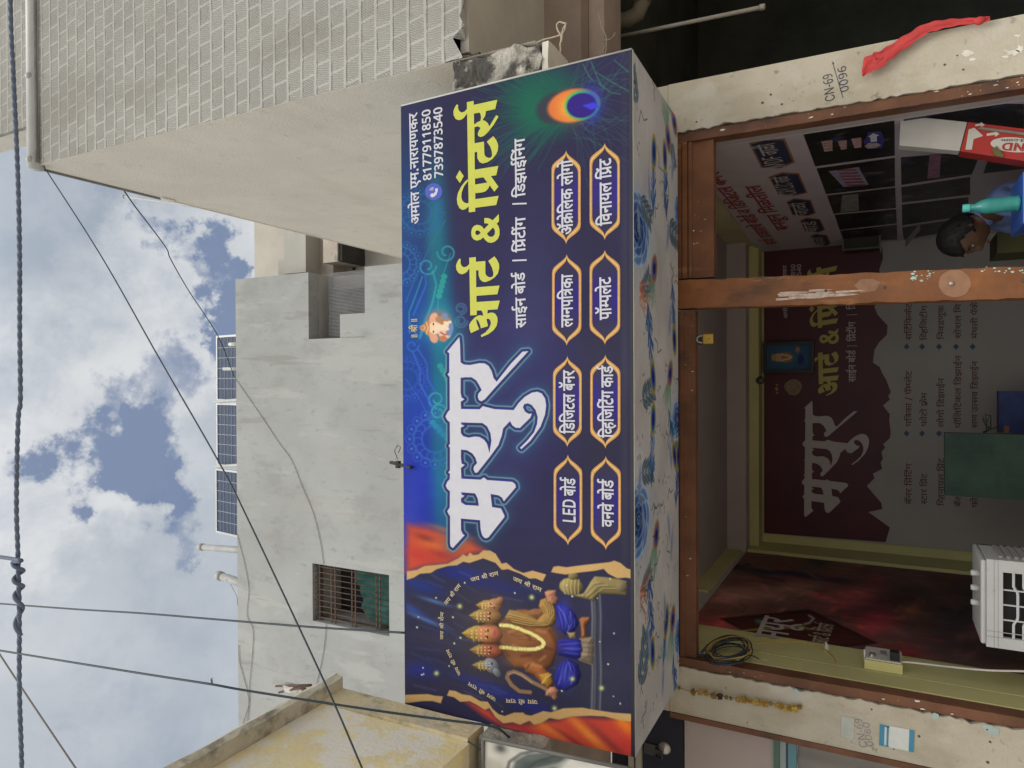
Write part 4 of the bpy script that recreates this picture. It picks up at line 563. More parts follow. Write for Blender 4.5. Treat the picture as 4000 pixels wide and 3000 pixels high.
for i in range(7):
    sub.stroke(D([(560+6*i, 470+12*i), (700+10*i, 505+12*i), (850+12*i, 545+4*i), (930+8*i, 510-6*i), (920+8*i, 430-6*i), (880+6*i, 370-4*i)]), 3.2, ((220, 184, 112), (104, 78, 50))[i % 2], 4, .75)
sub.poly(D([(893, 268), (930, 250), (1000, 250), (1003, 300), (1018, 335), (1005, 375), (965, 388), (925, 360), (905, 310)]), (184, 130, 104), 6)
sub.stroke(D([(940, 300), (990, 262)]), 5, (150, 100, 92), 4); sub.stroke(D([(960, 330), (1012, 322)]), 4, (140, 92, 84), 4)
sub.poly(D([(905, 1190), (945, 1145), (990, 1145), (1022, 1180), (1015, 1215), (1003, 1272), (975, 1262), (955, 1240), (903, 1228)]), (186, 132, 106), 6)
sub.stroke(D([(960, 1190), (1005, 1240)]), 4, (150, 100, 94), 4); sub.stroke(D([(930, 1200), (985, 1225)]), 4, (150, 104, 96), 4)
sub.blob(*D([(330, 660)])[0], 130, 200, (96, 86, 84), .45)
# heads beneath tall crowns
def head(x, y, rx, ry, face, crown, an, mz):
    sub.poly(D([(x-rx*2.65, y-6), (x-rx*2.0, y-ry*.7), (x-rx*1.3, y-ry*1.05), (x-rx*.3, y-ry*1.1), (x-rx*.2, y+ry*1.1), (x-rx*1.3, y+ry*1.0), (x-rx*2.0, y+ry*.6)]), crown, 5)
    for q in (.5, 1.0, 1.5): sub.stroke(D([(x-rx*q, y-ry*.95), (x-rx*(q+.12), y), (x-rx*q, y+ry*.95)]), 3, tuple(min(255, i+46) for i in crown), 4, .8)
    p = D([(x, y)])[0]; sub.ell(*p, rx*.5, ry*.54, face, an, .18); sub.blob(p[0]-6, p[1]-4, rx*.22, ry*.2, tuple(min(255, i+36) for i in face), .7)
    p = D([(x+mz*math.cos(an), y+mz*math.sin(an))])[0]; sub.ell(*p, rx*.3, ry*.28, tuple(i*.94 for i in face), an, .25)
    for d in (-.42, .42):
        sub.ell(*D([(x-rx*.18-d*ry*math.sin(an), y+d*ry)])[0], 3.2, 6, (52, 34, 30)); sub.stroke(D([(x-rx*.34, y+d*ry-14), (x-rx*.38, y+d*ry+14)]), 3, (70, 44, 36), 3, .8)
    for q in (.35, .8, 1.25, 1.7):
        for d in (-.6, 0, .6): sub.ell(*D([(x-rx*q, y+d*ry*(1-.2*q))])[0], 3, 3, tuple(min(255, i+70) for i in crown), 0, .6, .8)
head(405, 950, 70, 46, (122, 126, 138), (140, 122, 76), .9, 80)
head(425, 395, 64, 50, (160, 116, 84), (158, 130, 74), -.75, 66)
head(405, 808, 78, 56, (150, 84, 66), (150, 122, 70), .2, 52)
head(400, 490, 78, 60, (140, 104, 72), (160, 134, 78), .1, 46)
head(385, 655, 98, 74, (178, 118, 84), (170, 142, 78), .12, 52)
sub.ell(*D([(440, 650)])[0], 9, 15, (176, 92, 88), 0, .3); sub.stroke(D([(470, 620), (478, 660), (465, 690)]), 5, (132, 84, 58), 4)
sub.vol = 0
for a, b, c_ in (((470, 585), (560, 520), (90, 60, 44)), ((480, 735), (560, 860), (84, 54, 40)), ((300, 740), (470, 745), (60, 42, 36)), ((300, 570), (480, 570), (60, 42, 36))): sub.stroke(D([a, b]), 9, c_, 12, .6)
for a, b in (((560, 640), (640, 610)), ((600, 760), (700, 800)), ((820, 620), (900, 640)), ((850, 900), (900, 860)), ((760, 930), (860, 960))): sub.stroke(D([a, b]), 7, (204, 146, 96), 12, .6)
for a, b in (((700, 600), (760, 700)), ((680, 860), (760, 850)), ((900, 780), (960, 800)), ((940, 620), (990, 720))): sub.stroke(D([a, b]), 8, (74, 44, 32), 14, .6)
for i in range(9): sub.stroke(D([(1000+24*i, 430+12*i), (1030+20*i, 520+10*i), (1050+12*i, 600)]), 3, ((24, 24, 96), (92, 98, 208))[i % 2], 5, .6)
for i in range(9): sub.stroke(D([(1000+24*i, 1110-8*i), (1030+20*i, 1020-6*i), (1060+12*i, 930)]), 3, ((24, 24, 96), (92, 98, 208))[i % 2], 5, .6)
for i in range(7): sub.stroke(D([(1030+10*i, 735+18*i), (1130, 725+22*i), (1230, 715+26*i)]), 3, ((22, 22, 90), (90, 96, 206))[i % 2], 5, .6)
# garland
gp = [(490, 572), (560, 578), (630, 596), (700, 622), (770, 652), (830, 684), (872, 716), (888, 745), (868, 775), (810, 796), (740, 800), (660, 794), (580, 786), (490, 778)]
sub.stroke(D(gp), 15, (190, 176, 96), 5)
for i in range(len(gp)-1):
    for t in (0, .33, .66):
        p = D([(gp[i][0]*(1-t)+gp[i+1][0]*t+sub.rng.uniform(-5, 5), gp[i][1]*(1-t)+gp[i+1][1]*t+sub.rng.uniform(-5, 5))])[0]
        sub.ell(*p, 6.2, 6.2, (232, 224, 150), 0, .5)
# sparks
for i in range(70):
    x, y = sub.rng.uniform(1600, 2440), sub.rng.uniform(2240, 2780)
    if 1800 < x < 2330 and 2330 < y < 2690: continue
    sub.ell(x, y, sub.rng.uniform(2, 4.2), sub.rng.uniform(2, 4.2), (214, 214, 190), 0, .8, .9)
for x, y in ((1796, 2368), (2077, 2333), (2350, 2688), (1705, 2630), (2166, 2767), (2236, 2652)): sub.blob(x, y, 9, 9, (210, 226, 140), .95)
cv.C[w] = cv.C[w]*(1-ins[..., None])+sub.C*ins[..., None]
# torn paper strips
TORN = [strip_poly(p) for p in (
 [(66, 385), (130, 375), (180, 350), (240, 345), (330, 335), (400, 300), (430, 275), (455, 288), (475, 263), (495, 280), (530, 275), (560, 248), (605, 250), (640, 270), (680, 335), (710, 328), (760, 370), (820, 395), (880, 380), (968, 405), (945, 450), (900, 430), (860, 432), (800, 400), (720, 370), (680, 375), (640, 330), (560, 300), (470, 330), (430, 322), (390, 345), (330, 350), (260, 370), (220, 395), (150, 400), (110, 425), (64, 440)],
 [(1000, 390), (1015, 355), (1045, 350), (1100, 358), (1200, 345), (1380, 325), (1410, 315), (1450, 330), (1490, 365), (1546, 382), (1546, 434), (1480, 425), (1430, 430), (1370, 400), (1340, 368), (1290, 380), (1200, 390), (1090, 405)],
 [(48, 1185), (200, 1180), (245, 1190), (300, 1195), (285, 1240), (230, 1225), (170, 1225), (48, 1240)],
 [(325, 1190), (340, 1155), (380, 1160), (420, 1180), (480, 1190), (540, 1225), (590, 1230), (620, 1275), (660, 1310), (700, 1322), (760, 1300), (820, 1300), (830, 1312), (870, 1320), (950, 1290), (1000, 1298), (1080, 1272), (1200, 1268), (1300, 1285), (1400, 1300), (1470, 1305), (1546, 1310), (1546, 1362), (1450, 1350), (1350, 1325), (1250, 1320), (1130, 1325), (1050, 1345), (990, 1335), (940, 1365), (890, 1378), (860, 1352), (800, 1378), (750, 1362), (690, 1370), (640, 1330), (600, 1270), (570, 1282), (520, 1250), (470, 1225), (410, 1230), (370, 1200)])]
for t in TORN: cv.poly(t, (202, 166, 112), 4)
# peacock feather
Fz = lambda p: zc(1700, 0, .60277, p)
for i in range(150):
    t = i/150; a = R_(-64+t*128)
    bx, by = 2110+cv.rng.uniform(-60, 120), 430+math.sin(a)*60
    ln = cv.rng.uniform(140, 290); a2 = a*.9+cv.rng.normal()*.16
    pts = [(bx, by)]
    for q in (.35, .7, 1.0): pts.append((bx-ln*q*math.cos(a2), by+ln*q*math.sin(a2)+cv.rng.normal()*5+18*q*q*math.sin(a)))
    cv.stroke(pts, 4.2, (38+cv.rng.integers(-8, 10), 90+cv.rng.integers(-20, 18), 84), 4, .5)
for i in range(60):
    a = R_(cv.rng.uniform(100, 250)); ln = cv.rng.uniform(120, 330)
    x, y = 2260+cv.rng.uniform(-60, 60), 420+cv.rng.uniform(-120, 120)
    cv.stroke([(x, y), (x-ln*.5*math.cos(a), y+ln*.5*math.sin(a)), (x-ln*math.cos(a)-20, y+ln*math.sin(a)*1.1)], 3, (62, 116, 112), 4, .3)
cv.poly(Fz([(480, 640), (560, 520), (680, 450), (820, 440), (900, 500), (860, 760), (820, 860), (700, 880), (600, 850), (520, 760)]), (36, 92, 80), 100, .85)
cv.blob(2080, 430, 70, 80, (36, 108, 86), .6)
for pts in ([(1010, 400), (1050, 500), (1080, 560)], [(1045, 470), (1160, 540), (1270, 600)], [(1060, 540), (1140, 600), (1200, 610)], [(1160, 390), (1270, 480)], [(960, 420), (1000, 500), (1020, 520)]):
    cv.stroke(Fz(pts), 4, (60, 130, 108), 5, .7)
cv.ell(2190, 418, 97, 64, (60, 64, 76), -.28, .22)
cv.ell(2240, 412, 102, 64, (216, 116, 66), -.22, .16)
cv.blob(2232, 420, 46, 44, (238, 190, 70), .9)
cv.ell(2274, 410, 68, 58, (70, 176, 100), -.2, .2)
cv.blob(2310, 405, 36, 60, (52, 62, 214), .95); 
cv.ell(2272, 412, 58, 48, (56, 40, 128), -.2, .12)
cv.poly(Fz([(952, 683), (1030, 662), (1062, 690), (1010, 712)]), (66, 66, 214), 5)
# halo and night-blue rim of the big word, then the dark gradient
def crop(x0, y0, s, pts): return [(x0+p[0]/s, y0+p[1]/s) for p in pts]
LA = lambda p: crop(1650, 1300, 3.318, p)
LBc = lambda p: crop(1650, 1700, 3.318, p)
LOGO = (LA([(480, 58), (325, 245), (352, 262), (352, 510), (330, 540), (356, 572), (358, 998), (330, 1030), (302, 1085), (325, 1130), (358, 1158), (360, 1440), (342, 1462), (360, 1490)])
 + LBc([(360, 455), (338, 482), (360, 498), (358, 568), (325, 605), (306, 655), (325, 695), (360, 725), (358, 935), (325, 985), (345, 1025), (362, 1048), (362, 1400), (370, 1440), (398, 1460), (548, 1295), (525, 1280), (502, 1230), (500, 1078), (750, 1100), (758, 1220), (775, 1290), (800, 1325), (830, 1335), (860, 1320), (1065, 1060), (1062, 1035), (1020, 950), (905, 932), (885, 760), (990, 778), (1035, 808), (1058, 855), (1212, 675), (1205, 635), (1165, 605), (840, 582), (800, 548), (755, 577), (508, 564), (500, 425), (548, 385), (510, 370), (500, 290), (502, 185), (580, 193), (650, 235), (690, 290), (712, 360), (672, 405), (665, 440), (685, 485), (715, 482), (860, 300), (985, 130)])
 + LA([(1030, 1330), (1047, 1240), (1138, 1142), (1170, 1200), (1210, 1228), (1265, 1232), (1400, 1100), (1420, 1048), (1380, 1052), (1330, 1022), (1305, 965), (1320, 925), (1370, 912), (1420, 935), (1470, 1000), (1497, 1090), (1490, 1180), (1450, 1290), (1360, 1400), (1268, 1490), (1285, 1505), (1400, 1400), (1530, 1220), (1590, 1060), (1605, 940), (1590, 850), (1545, 785), (1490, 765), (1420, 777), (1330, 830), (1250, 910), (1185, 1003), (935, 990), (785, 952), (745, 992), (502, 988), (498, 895), (545, 860), (510, 840), (497, 780), (497, 582), (560, 575), (640, 575), (700, 615), (740, 680), (772, 742), (728, 790), (722, 830), (735, 870), (765, 887), (810, 862), (960, 692), (1372, 240), (1300, 245), (1150, 400), (965, 635), (925, 590), (900, 500), (860, 430), (810, 398), (740, 395), (620, 418), (540, 413), (497, 385), (490, 150)]))
LHOLE = [LA([(500, 1160), (780, 1168), (840, 1210), (885, 1300), (898, 1400), (872, 1560), (840, 1440), (800, 1385), (740, 1350), (680, 1345), (600, 1360), (530, 1340), (500, 1300), (498, 1230), (546, 1205), (510, 1190)]),
         LBc([(505, 738), (685, 752), (720, 820), (735, 915), (560, 905), (505, 870), (500, 820), (546, 785), (510, 770)])]
w = cv.bb(LOGO, 70)
dl = cv.sdf(w, LOGO)
for h in LHOLE: dl = np.where(dl < 0, np.maximum(dl, -cv.sdf(w, h)), dl)
cv.blend(w, .7*np.exp(-np.maximum(dl, 0)/22.0), (50, 110, 140))
cv.blend(w, np.clip((13-dl)/3, 0, 1), (46, 46, 84))
cv.blend(w, .85*np.exp(-((dl-13)/3.2)**2), (110, 156, 178))
cv.blend(w, np.exp(-((np.maximum(dl, 0))/4.0)**2)*.9, (84, 90, 190))
# the eight badges: dark panels with a violet-blue glow
BADGES = [ # text, tip high (py), tip low (py), left px, right px, text p0, p1, h
 ('LED बोर्ड', 1776, 2130, 2163, 2275, (2248, 2044), (2247, 1869), 41),
 ('डिजिटल बॅनर', 1391, 1746, 2160.5, 2273, (2245, 1694), (2244, 1447), 42),
 ('लग्नपत्रिका', 993, 1350, 2157, 2271.5, (2237, 1277), (2237, 1071), 42),
 ('अॅक्रेलिक लोगो', 588, 953, 2155, 2269, (2237, 914), (2237, 622), 42),
 ('वनवे बोर्ड', 1781, 2148, 2308, 2426, (2397, 2060), (2396, 1876), 43),
 ('व्हिजिटिंग कार्ड', 1386, 1752, 2306, 2424, (2397, 1710), (2394, 1429), 43),
 ('पॉम्पलेट', 977, 1346, 2303.5, 2423, (2388, 1247), (2386, 1082), 43),
 ('विनायल प्रिंट', 559, 937, 2303.5, 2422, (2389, 877), (2387, 617), 43)]
def badge_outline(ya, yb, xa, xb, g=0.0):
    """a long plate with ogee points at both ends; g shrinks it"""
    c = (xa+xb)/2; hw = (xb-xa)/2-g; y0, y1 = ya+g*1.5, yb-g*1.5; Lh = 62
    prof = [(0, .0), (8, .045), (15, .12), (22, .24), (30, .42), (38, .60), (48, .80), (56, .92), (66, .985), (76, 1.0)]
    pts = []
    for d, q in prof: pts.append((c+hw*q, y0+d))
    for d, q in prof[::-1]: pts.append((c+hw*q, y1-d))
    for d, q in prof: pts.append((c-hw*q, y1-d))
    for d, q in prof[::-1]: pts.append((c-hw*q, y0+d))
    o = []
    for p in pts:
        if not o or abs(p[0]-o[-1][0])+abs(p[1]-o[-1][1]) > .5: o.append(p)
    if abs(o[0][0]-o[-1][0])+abs(o[0][1]-o[-1][1]) < .5: o.pop()
    return o
for b in BADGES:
    o = badge_outline(b[1], b[2], b[3], b[4], 6)
    cv.poly(o, (60, 58, 84), 4)
    w = cv.bb(o, 4); a = np.clip(-cv.sdf(w, o)/5, 0, 1)
    g = np.exp(-(((cv.V[w]-(b[1]+b[2])/2)/95)**2)**1.5)*np.clip(np.abs(cv.U[w]-(b[3]+b[4])/2)/52, .25, 1)
    cv.blend(w, a*g*.85, (54, 44, 160))
# elephant-headed emblem in its disc of light
cv.blob(1715, 1268, 66, 66, (60, 170, 190), .8)
G_ = lambda p: zc(1550, 1100, .60277, p)
cv.ell(1712, 1268, 54, 58, (120, 120, 130), 0, .2, .6)
for x, y, rx, ry, c, a in ((185, 300, 36, 24, (196, 140, 96), 0), (215, 300, 36, 52, (206, 158, 112), 0), (240, 235, 26, 34, (222, 168, 140), .4), (240, 365, 26, 34, (216, 160, 134), -.4), (250, 300, 46, 40, (236, 206, 176), 0),
                           (310, 340, 40, 32, (226, 190, 170), .2), (300, 250, 50, 26, (176, 130, 96), .2), (340, 300, 26, 50, (110, 140, 186), 0), (300, 300, 40, 18, (238, 212, 182), .2), (320, 275, 22, 14, (236, 206, 176), .8), (310, 225, 20, 22, (120, 140, 170), 0), (300, 370, 26, 20, (190, 120, 96), 0)):
    p = G_([(x, y)])[0]; cv.ell(p[0], p[1], rx*.6, ry*.6, c, a, .3)
for x, y in ((238, 275), (238, 325)): cv.ell(*G_([(x, y)])[0], 3, 5, (50, 40, 40))
for i in range(5): cv.stroke(G_([(165+i*9, 300-12*i), (175+i*9, 300), (165+i*9, 300+12*i)]), 3, ((150, 84, 60), (226, 186, 120))[i % 2], 4, .8)
cv.stroke(G_([(255, 300), (300, 290), (325, 268), (345, 262)]), 11, (240, 214, 186), 5); cv.stroke(G_([(285, 330), (310, 345), (330, 340)]), 6, (176, 96, 84), 4)
cv.tex(0, 2.2, .012); cv.tex(0, 60, .03)
face = cv.obj('printed_face', mat_attr('print', .6), sign)
SN = Vector((0, -1, 0)); sp_ = lambda p: at(p[0], p[1], Y=SY)
UPZ = (TL-BL).normalized()
def flat_on(mb, contours, Yp, lift):
    """a flat printed shape on the plane Y = Yp (several outlines: holes)"""
    cs = [np.array([(q.x, q.z) for q in (at(p[0], p[1], Y=Yp) for p in c)]) for c in contours]
    v, f = fill2d(cs); mb.add([(a, Yp-lift, b) for a, b in v], f)
m_white = mat('print_white', S(206, 207, 220, 1.3), .5, .03, 20)
m_yellow = mat('print_yellow', S(208, 212, 84, 1.2), .5, .03, 20)
m_gold = mat('print_gold', S(206, 150, 84, 1.25), .5, .12, 60)
m_gold2 = mat('print_pale_gold', S(236, 206, 130, 1.25), .5, .06, 60)
m_cream_ink = mat('print_cream', S(206, 192, 160, 1.25), .5, .05, 40)
m_blue_ink = mat('print_blue', S(66, 84, 190, 1.3), .5, .04, 40)
mb = MB(); flat_on(mb, [LOGO]+LHOLE, SY, .0016); mb.obj('logo_lettering', m_white, face)
T1 = lambda p: crop(1760, 980, 4.741, p); T2 = lambda p: crop(1760, 640, 4.741, p); T3 = lambda p: crop(1760, 370, 4.741, p)
ART = T1([(348, 128), (470, 115), (472, 203), (648, 188), (648, 420), (672, 465), (720, 490), (770, 485), (795, 455), (795, 400), (770, 310), (735, 240), (700, 187), (815, 102), (860, 160), (900, 240), (905, 320), (880, 420), (820, 490), (740, 545), (650, 578), (600, 572), (550, 530), (522, 450), (522, 360), (476, 364), (478, 675), (910, 643), (870, 804), (482, 833), (484, 947), (915, 920), (873, 1082), (692, 1095), (685, 1165), (730, 1145), (780, 1142), (830, 1165), (868, 1225), (875, 1300), (855, 1390), (800, 1470), (700, 1545), (575, 1595), (563, 1563), (650, 1510), (720, 1430), (750, 1350), (745, 1300), (725, 1268), (700, 1255), (668, 1265), (697, 1393), (565, 1435), (550, 1370), (525, 1310), (485, 1262), (480, 1290), (495, 1360), (535, 1450), (380, 1523), (355, 1450), (348, 1370), (375, 1320), (450, 1235), (510, 1200), (550, 1190), (605, 1203), (600, 1150), (572, 1103), (490, 1105), (487, 1188), (368, 1195), (352, 325), (300, 395), (250, 425), (205, 435), (150, 410), (112, 350), (103, 280), (125, 210), (165, 142), (193, 158), (187, 220), (205, 270), (235, 300), (270, 302), (310, 285), (352, 245)])
AMP = [T2([(897, 932), (900, 1065), (858, 1110), (890, 1155), (910, 1220), (908, 1320), (880, 1390), (820, 1445), (750, 1465), (690, 1450), (640, 1405), (610, 1362), (560, 1405), (490, 1423), (430, 1400), (395, 1350), (385, 1280), (395, 1210), (430, 1155), (490, 1130), (550, 1140), (590, 1165), (625, 1210), (710, 1120), (685, 1105), (628, 1100), (628, 1005), (690, 1005), (740, 1020), (783, 1047)]),
       T2([(500, 1230), (535, 1245), (562, 1277), (530, 1310), (495, 1322), (465, 1300), (460, 1265), (475, 1240)]), T2([(788, 1180), (815, 1210), (828, 1260), (820, 1310), (790, 1345), (750, 1355), (710, 1340), (675, 1297)])]
PRI = [T3([(305, 140), (430, 115), (432, 190), (870, 95), (830, 268), (660, 305), (645, 390), (597, 470), (650, 490), (695, 530), (720, 590), (848, 380), (892, 408), (800, 560), (700, 690), (620, 765), (560, 785), (520, 770), (505, 735), (525, 670), (558, 622), (530, 595), (495, 588), (445, 605), (447, 900), (622, 870), (630, 1100), (650, 1145), (700, 1170), (745, 1168), (772, 1130), (768, 1060), (740, 965), (675, 870), (793, 770), (850, 840), (885, 930), (880, 1030), (850, 1100), (780, 1190), (690, 1250), (600, 1275), (540, 1250), (500, 1180), (495, 1060), (448, 1068), (452, 1390), (888, 1320), (850, 1492), (750, 1508)])
       + T2([(890, 425), (813, 517), (728, 400), (700, 460), (650, 510), (590, 530), (460, 545), (462, 655), (893, 593), (850, 763), (460, 815), (462, 885), (342, 900), (338, 790), (280, 840), (225, 855), (170, 825), (130, 745), (120, 650), (140, 540), (200, 420), (270, 330), (326, 285), (326, 320), (250, 420), (210, 530), (202, 610), (220, 680), (255, 715), (295, 732), (338, 725), (330, 322)])
       + T3([(310, 350), (250, 430), (200, 465), (150, 472), (95, 450), (60, 380), (55, 310), (80, 240), (120, 178), (147, 198), (140, 245), (160, 300), (205, 333), (260, 315), (308, 265)]),
       T3([(435, 352), (540, 332), (562, 370), (567, 430), (557, 485), (500, 510), (440, 556)]), T2([(455, 275), (610, 250), (685, 347), (458, 385)])]
DIA = T2([(172, 118), (248, 228), (177, 357), (100, 250)])
mb = MB()
for c in ([ART], AMP, PRI, [DIA]): flat_on(mb, c, SY, .0016)
mb.obj('title_lettering', m_yellow, face)
def stext(mb, s, p0, p1, h, bold=.02):
    a, b = sp_(p0), sp_(p1)
    ux = (b-a).normalized(); u = Vector((-ux.z, 0, ux.x))
    hh = (sp_((p0[0]-h, p0[1]))-a).length
    text(mb, s, a, b, u, hh, SN*.0016, bold)
for nm, st, p0, p1, h, bo in (('name_lettering', 'अमोल एम.नारायणकर', (1639, 873), (1630, 439), 30, .02), ('number_lettering', '8177911850', (1686, 703), (1681, 424), 27.5, .022), ('number_lettering', '7397873540', (1731, 692), (1727, 415), 28, .022),
        ('tagline_lettering', 'साईन बोर्ड', (2055, 1279), (2050, 1063), 37, .02), ('tagline_lettering', 'प्रिंटींग', (2052, 982), (2052, 847), 37, .02), ('tagline_lettering', 'डिझाईनिंग', (2052, 766), (2049, 538), 37, .02)):
    mb = MB(); stext(mb, st, p0, p1, h, bo); mb.obj(nm, m_white, face)
for py in (1018, 797):
    mb = MB(); flat_on(mb, [[(2002, py+3), (2002, py-3), (2058, py-5), (2058, py+1)]], SY, .0017); mb.obj('divider_bar', m_white, face)
mb = MB(); stext(mb, '॥ श्री ॥', (1631, 1322), (1630, 1243), 23, .02); mb.obj('blessing_lettering', mat('print_tan', S(206, 180, 110), .5, .05), face)
S6 = lambda x, y: (1550+.60277*x, 2000+.60277*y)
for (p, q) in (((752, 442), (936, 518)), ((484, 452), (662, 408)), ((322, 606), (418, 480)), ((303, 828), (305, 650)), ((418, 1052), (338, 886)), ((645, 1204), (468, 1098)), ((910, 1216), (706, 1208))):
    p, q = S6(*p), S6(*q); d = (q[0]-p[0], q[1]-p[1])
    f = lambda t: (p[0]+d[0]*t, p[1]+d[1]*t)
    mb = MB()
    for wd, a, b in (('जय', 0, .31), ('श्री', .39, .6), ('राम', .68, 1.0)):
        A, B = sp_(f(a)), sp_(f(b)); ux = (B-A).normalized()
        text(mb, wd, A, B, Vector((-ux.z, 0, ux.x)), .0175, SN*.0016, .014)
    mb.obj('chant_lettering', m_cream_ink, face)
# phone emblem
ph = MB(); ph_c = [(1695+34*math.cos(a*math.pi/16), 749+33*math.sin(a*math.pi/16)) for a in range(32)]
flat_on(ph, [ph_c], SY, .0014); disc = ph.obj('phone_disc', m_blue_ink, face)
ph = MB()
hs = crop(1550, 350, 1.659, [(248, 692), (232, 700), (218, 692), (222, 676), (234, 672), (240, 676), (252, 660), (248, 650), (254, 640), (268, 640), (268, 656), (258, 682)])
flat_on(ph, [hs], SY, .0022)
for r in (10, 17, 24):
    arc = [(236+r*math.cos(R_(a)), 658+r*math.sin(R_(a))) for a in range(195, 286, 15)]; arc2 = [(236+(r-3.6)*math.cos(R_(a)), 658+(r-3.6)*math.sin(R_(a))) for a in range(285, 194, -15)]
    flat_on(ph, [crop(1550, 350, 1.659, arc+arc2)], SY, .0022)
ph.obj('handset_mark', m_white, disc)
for b in BADGES:
    mb = MB(); flat_on(mb, [badge_outline(b[1], b[2], b[3], b[4]), badge_outline(b[1], b[2], b[3], b[4], 10.5)], SY, .0014)
    fr = mb.obj('badge_frame', m_gold, face)
    m3 = MB(); flat_on(m3, [badge_outline(b[1], b[2], b[3], b[4], 4), badge_outline(b[1], b[2], b[3], b[4], 6.6)], SY, .0020)
    m4 = MB(); stext(m4, b[0], b[5], b[6], b[7], .021)
    fr.data.materials.append(m_gold2)
    m4.obj('badge_lettering', m_white, face)
    k = len(fr.data.vertices); me = fr.data
    bm = bmesh.new(); bm.from_mesh(me); org = ORG[fr.name]
    vs = [bm.verts.new(Vector(p)-org) for p in m3.v]
    for q in m3.f:
        try: ff = bm.faces.new([vs[i] for i in q]); ff.material_index = 1
        except ValueError: pass
    bm.normal_update(); bm.to_mesh(me); bm.free()

# underside of the box: white sheet printed with blue roses and feathers
e = .002
fl_, fr_ = BL+Vector((0, e, 0)), BR+Vector((0, e, 0))
P = sheet(fl_, fr_, bBR, bBL, 900, 230)
Uu = P[..., 0].copy(); Vv = P[..., 1].copy()
cu_ = Canvas(P, Uu, Vv, (168, 169, 175))
def UP(px, py): q = at(px, py, Z=ZB); return q.x, q.y
rg = cu_.rng
def rose(x, y, r):
    cu_.blob(x, y, r*1.15, r*1.05, (120, 150, 196), .55)
    for cnt, dist, rx, ry, rim, deep, a0 in ((8, .62, .52, .40, (150, 174, 208), (84, 116, 170), .2), (7, .42, .44, .34, (128, 156, 198), (54, 84, 142), .7), (6, .24, .34, .26, (104, 134, 184), (34, 58, 112), .1), (4, .09, .22, .17, (80, 110, 164), (20, 36, 80), .5)):
        for i in range(cnt):
            a = a0+6.283*i/cnt+rg.uniform(-.12, .12); cx, cy = x+r*dist*math.cos(a), y+r*dist*math.sin(a)
            cu_.ell(cx, cy, r*ry, r*rx, rim, a, .08); cu_.ell(cx-.02*r*math.cos(a), cy-.02*r*math.sin(a), r*ry*.88, r*rx*.88, deep, a, .22, .98)
            cu_.stroke([(cx+r*ry*.5*math.cos(a), cy+r*ry*.5*math.sin(a)), (cx-r*ry*.5*math.cos(a), cy-r*ry*.5*math.sin(a))], .004, rim, .006, .4)
    cu_.spiral(x, y, r*.03, r*.16, 1.4, 0, .006, (130, 158, 204), .9, .004)
def leaf(x, y, a, l, c=(66, 88, 108)):
    p = [(x, y)]
    for t, wv in ((.25, .17), (.55, .2), (.8, .12)): p.append((x+l*(t*math.cos(a)-wv*math.sin(a)), y+l*(t*math.sin(a)+wv*math.cos(a))))
    p.append((x+l*math.cos(a), y+l*math.sin(a)))
    for t, wv in ((.8, .12), (.55, .2), (.25, .17)): p.append((x+l*(t*math.cos(a)+wv*math.sin(a)), y+l*(t*math.sin(a)-wv*math.cos(a))))
    cu_.poly(p, c, .005, .95); cu_.stroke([(x, y), (x+l*.9*math.cos(a), y+l*.9*math.sin(a))], .003, (170, 180, 190), .003, .8)
def branch(x, y, a, l, c=(66, 88, 108)):
    cu_.stroke([(x, y), (x+l*math.cos(a), y+l*math.sin(a))], .005, (90, 100, 110), .004)
    for i in range(4):
        t = .2+.25*i
        for sgn in (-1, 1): leaf(x+l*t*math.cos(a), y+l*t*math.sin(a), a+sgn*.75, l*.55, c)
    leaf(x+l*math.cos(a), y+l*math.sin(a), a, l*.4, c)
def plume(x, y, a, l, c=(34, 72, 140), eye=True):
    for i in range(46):
        t = rg.uniform(0, 1); sgn = rg.choice((-1, 1)); aa = a+sgn*rg.uniform(.35, .7); q = l*.24*(1-.35*t)
        bx, by = x+l*t*math.cos(a), y+l*t*math.sin(a)
        cu_.stroke([(bx, by), (bx+q*math.cos(aa), by+q*math.sin(aa))], .008, tuple(int(max(0, v+rg.uniform(-18, 18))) for v in c), .008, .8)
    cu_.stroke([(x, y), (x+l*math.cos(a), y+l*math.sin(a))], .008, (40, 60, 100), .01, .8)
    if eye:
        ex, ey = x+l*1.02*math.cos(a), y+l*1.02*math.sin(a)
        for rx, ry, cc in ((.085, .042, (150, 130, 70)), (.066, .033, (70, 110, 110)), (.05, .025, (44, 70, 160)), (.03, .016, (30, 34, 96))): cu_.ell(ex, ey, rx, ry, cc, a, .15)
def eyefan(x, y, a):
    for i in range(60):
        aa = a+rg.uniform(-.5, .5); q = rg.uniform(.10, .22)
        cu_.stroke([(x, y), (x-q*math.cos(aa), y-q*math.sin(aa))], .004, (96, 132, 118), .006, .5)
    for rx, ry, cc in ((.075, .048, (120, 140, 110)), (.062, .04, (150, 78, 70)), (.045, .03, (64, 96, 170)), (.028, .02, (30, 36, 90))): cu_.ell(x, y, rx, ry, cc, a, .25)
def twig(x, y, a, l):
    cu_.stroke([(x, y), (x+l*.4*math.cos(a), y+l*.4*math.sin(a)), (x+l*.7*math.cos(a+.5), y+l*.7*math.sin(a+.5)), (x+l*math.cos(a), y+l*math.sin(a))], .006, (70, 64, 62), .004, .9)
for i in range(40): cu_.blob(rg.uniform(-1.6, 1.4), rg.uniform(2.9, 3.66), rg.uniform(.05, .2), rg.uniform(.03, .1), (160, 162, 172), .25)
for px, py, r in ((2494, 895, .165), (2494, 2035, .165), (2645, 1640, .10), (2655, 2480, .10), (2652, 830, .09)): rose(*UP(px, py), r)
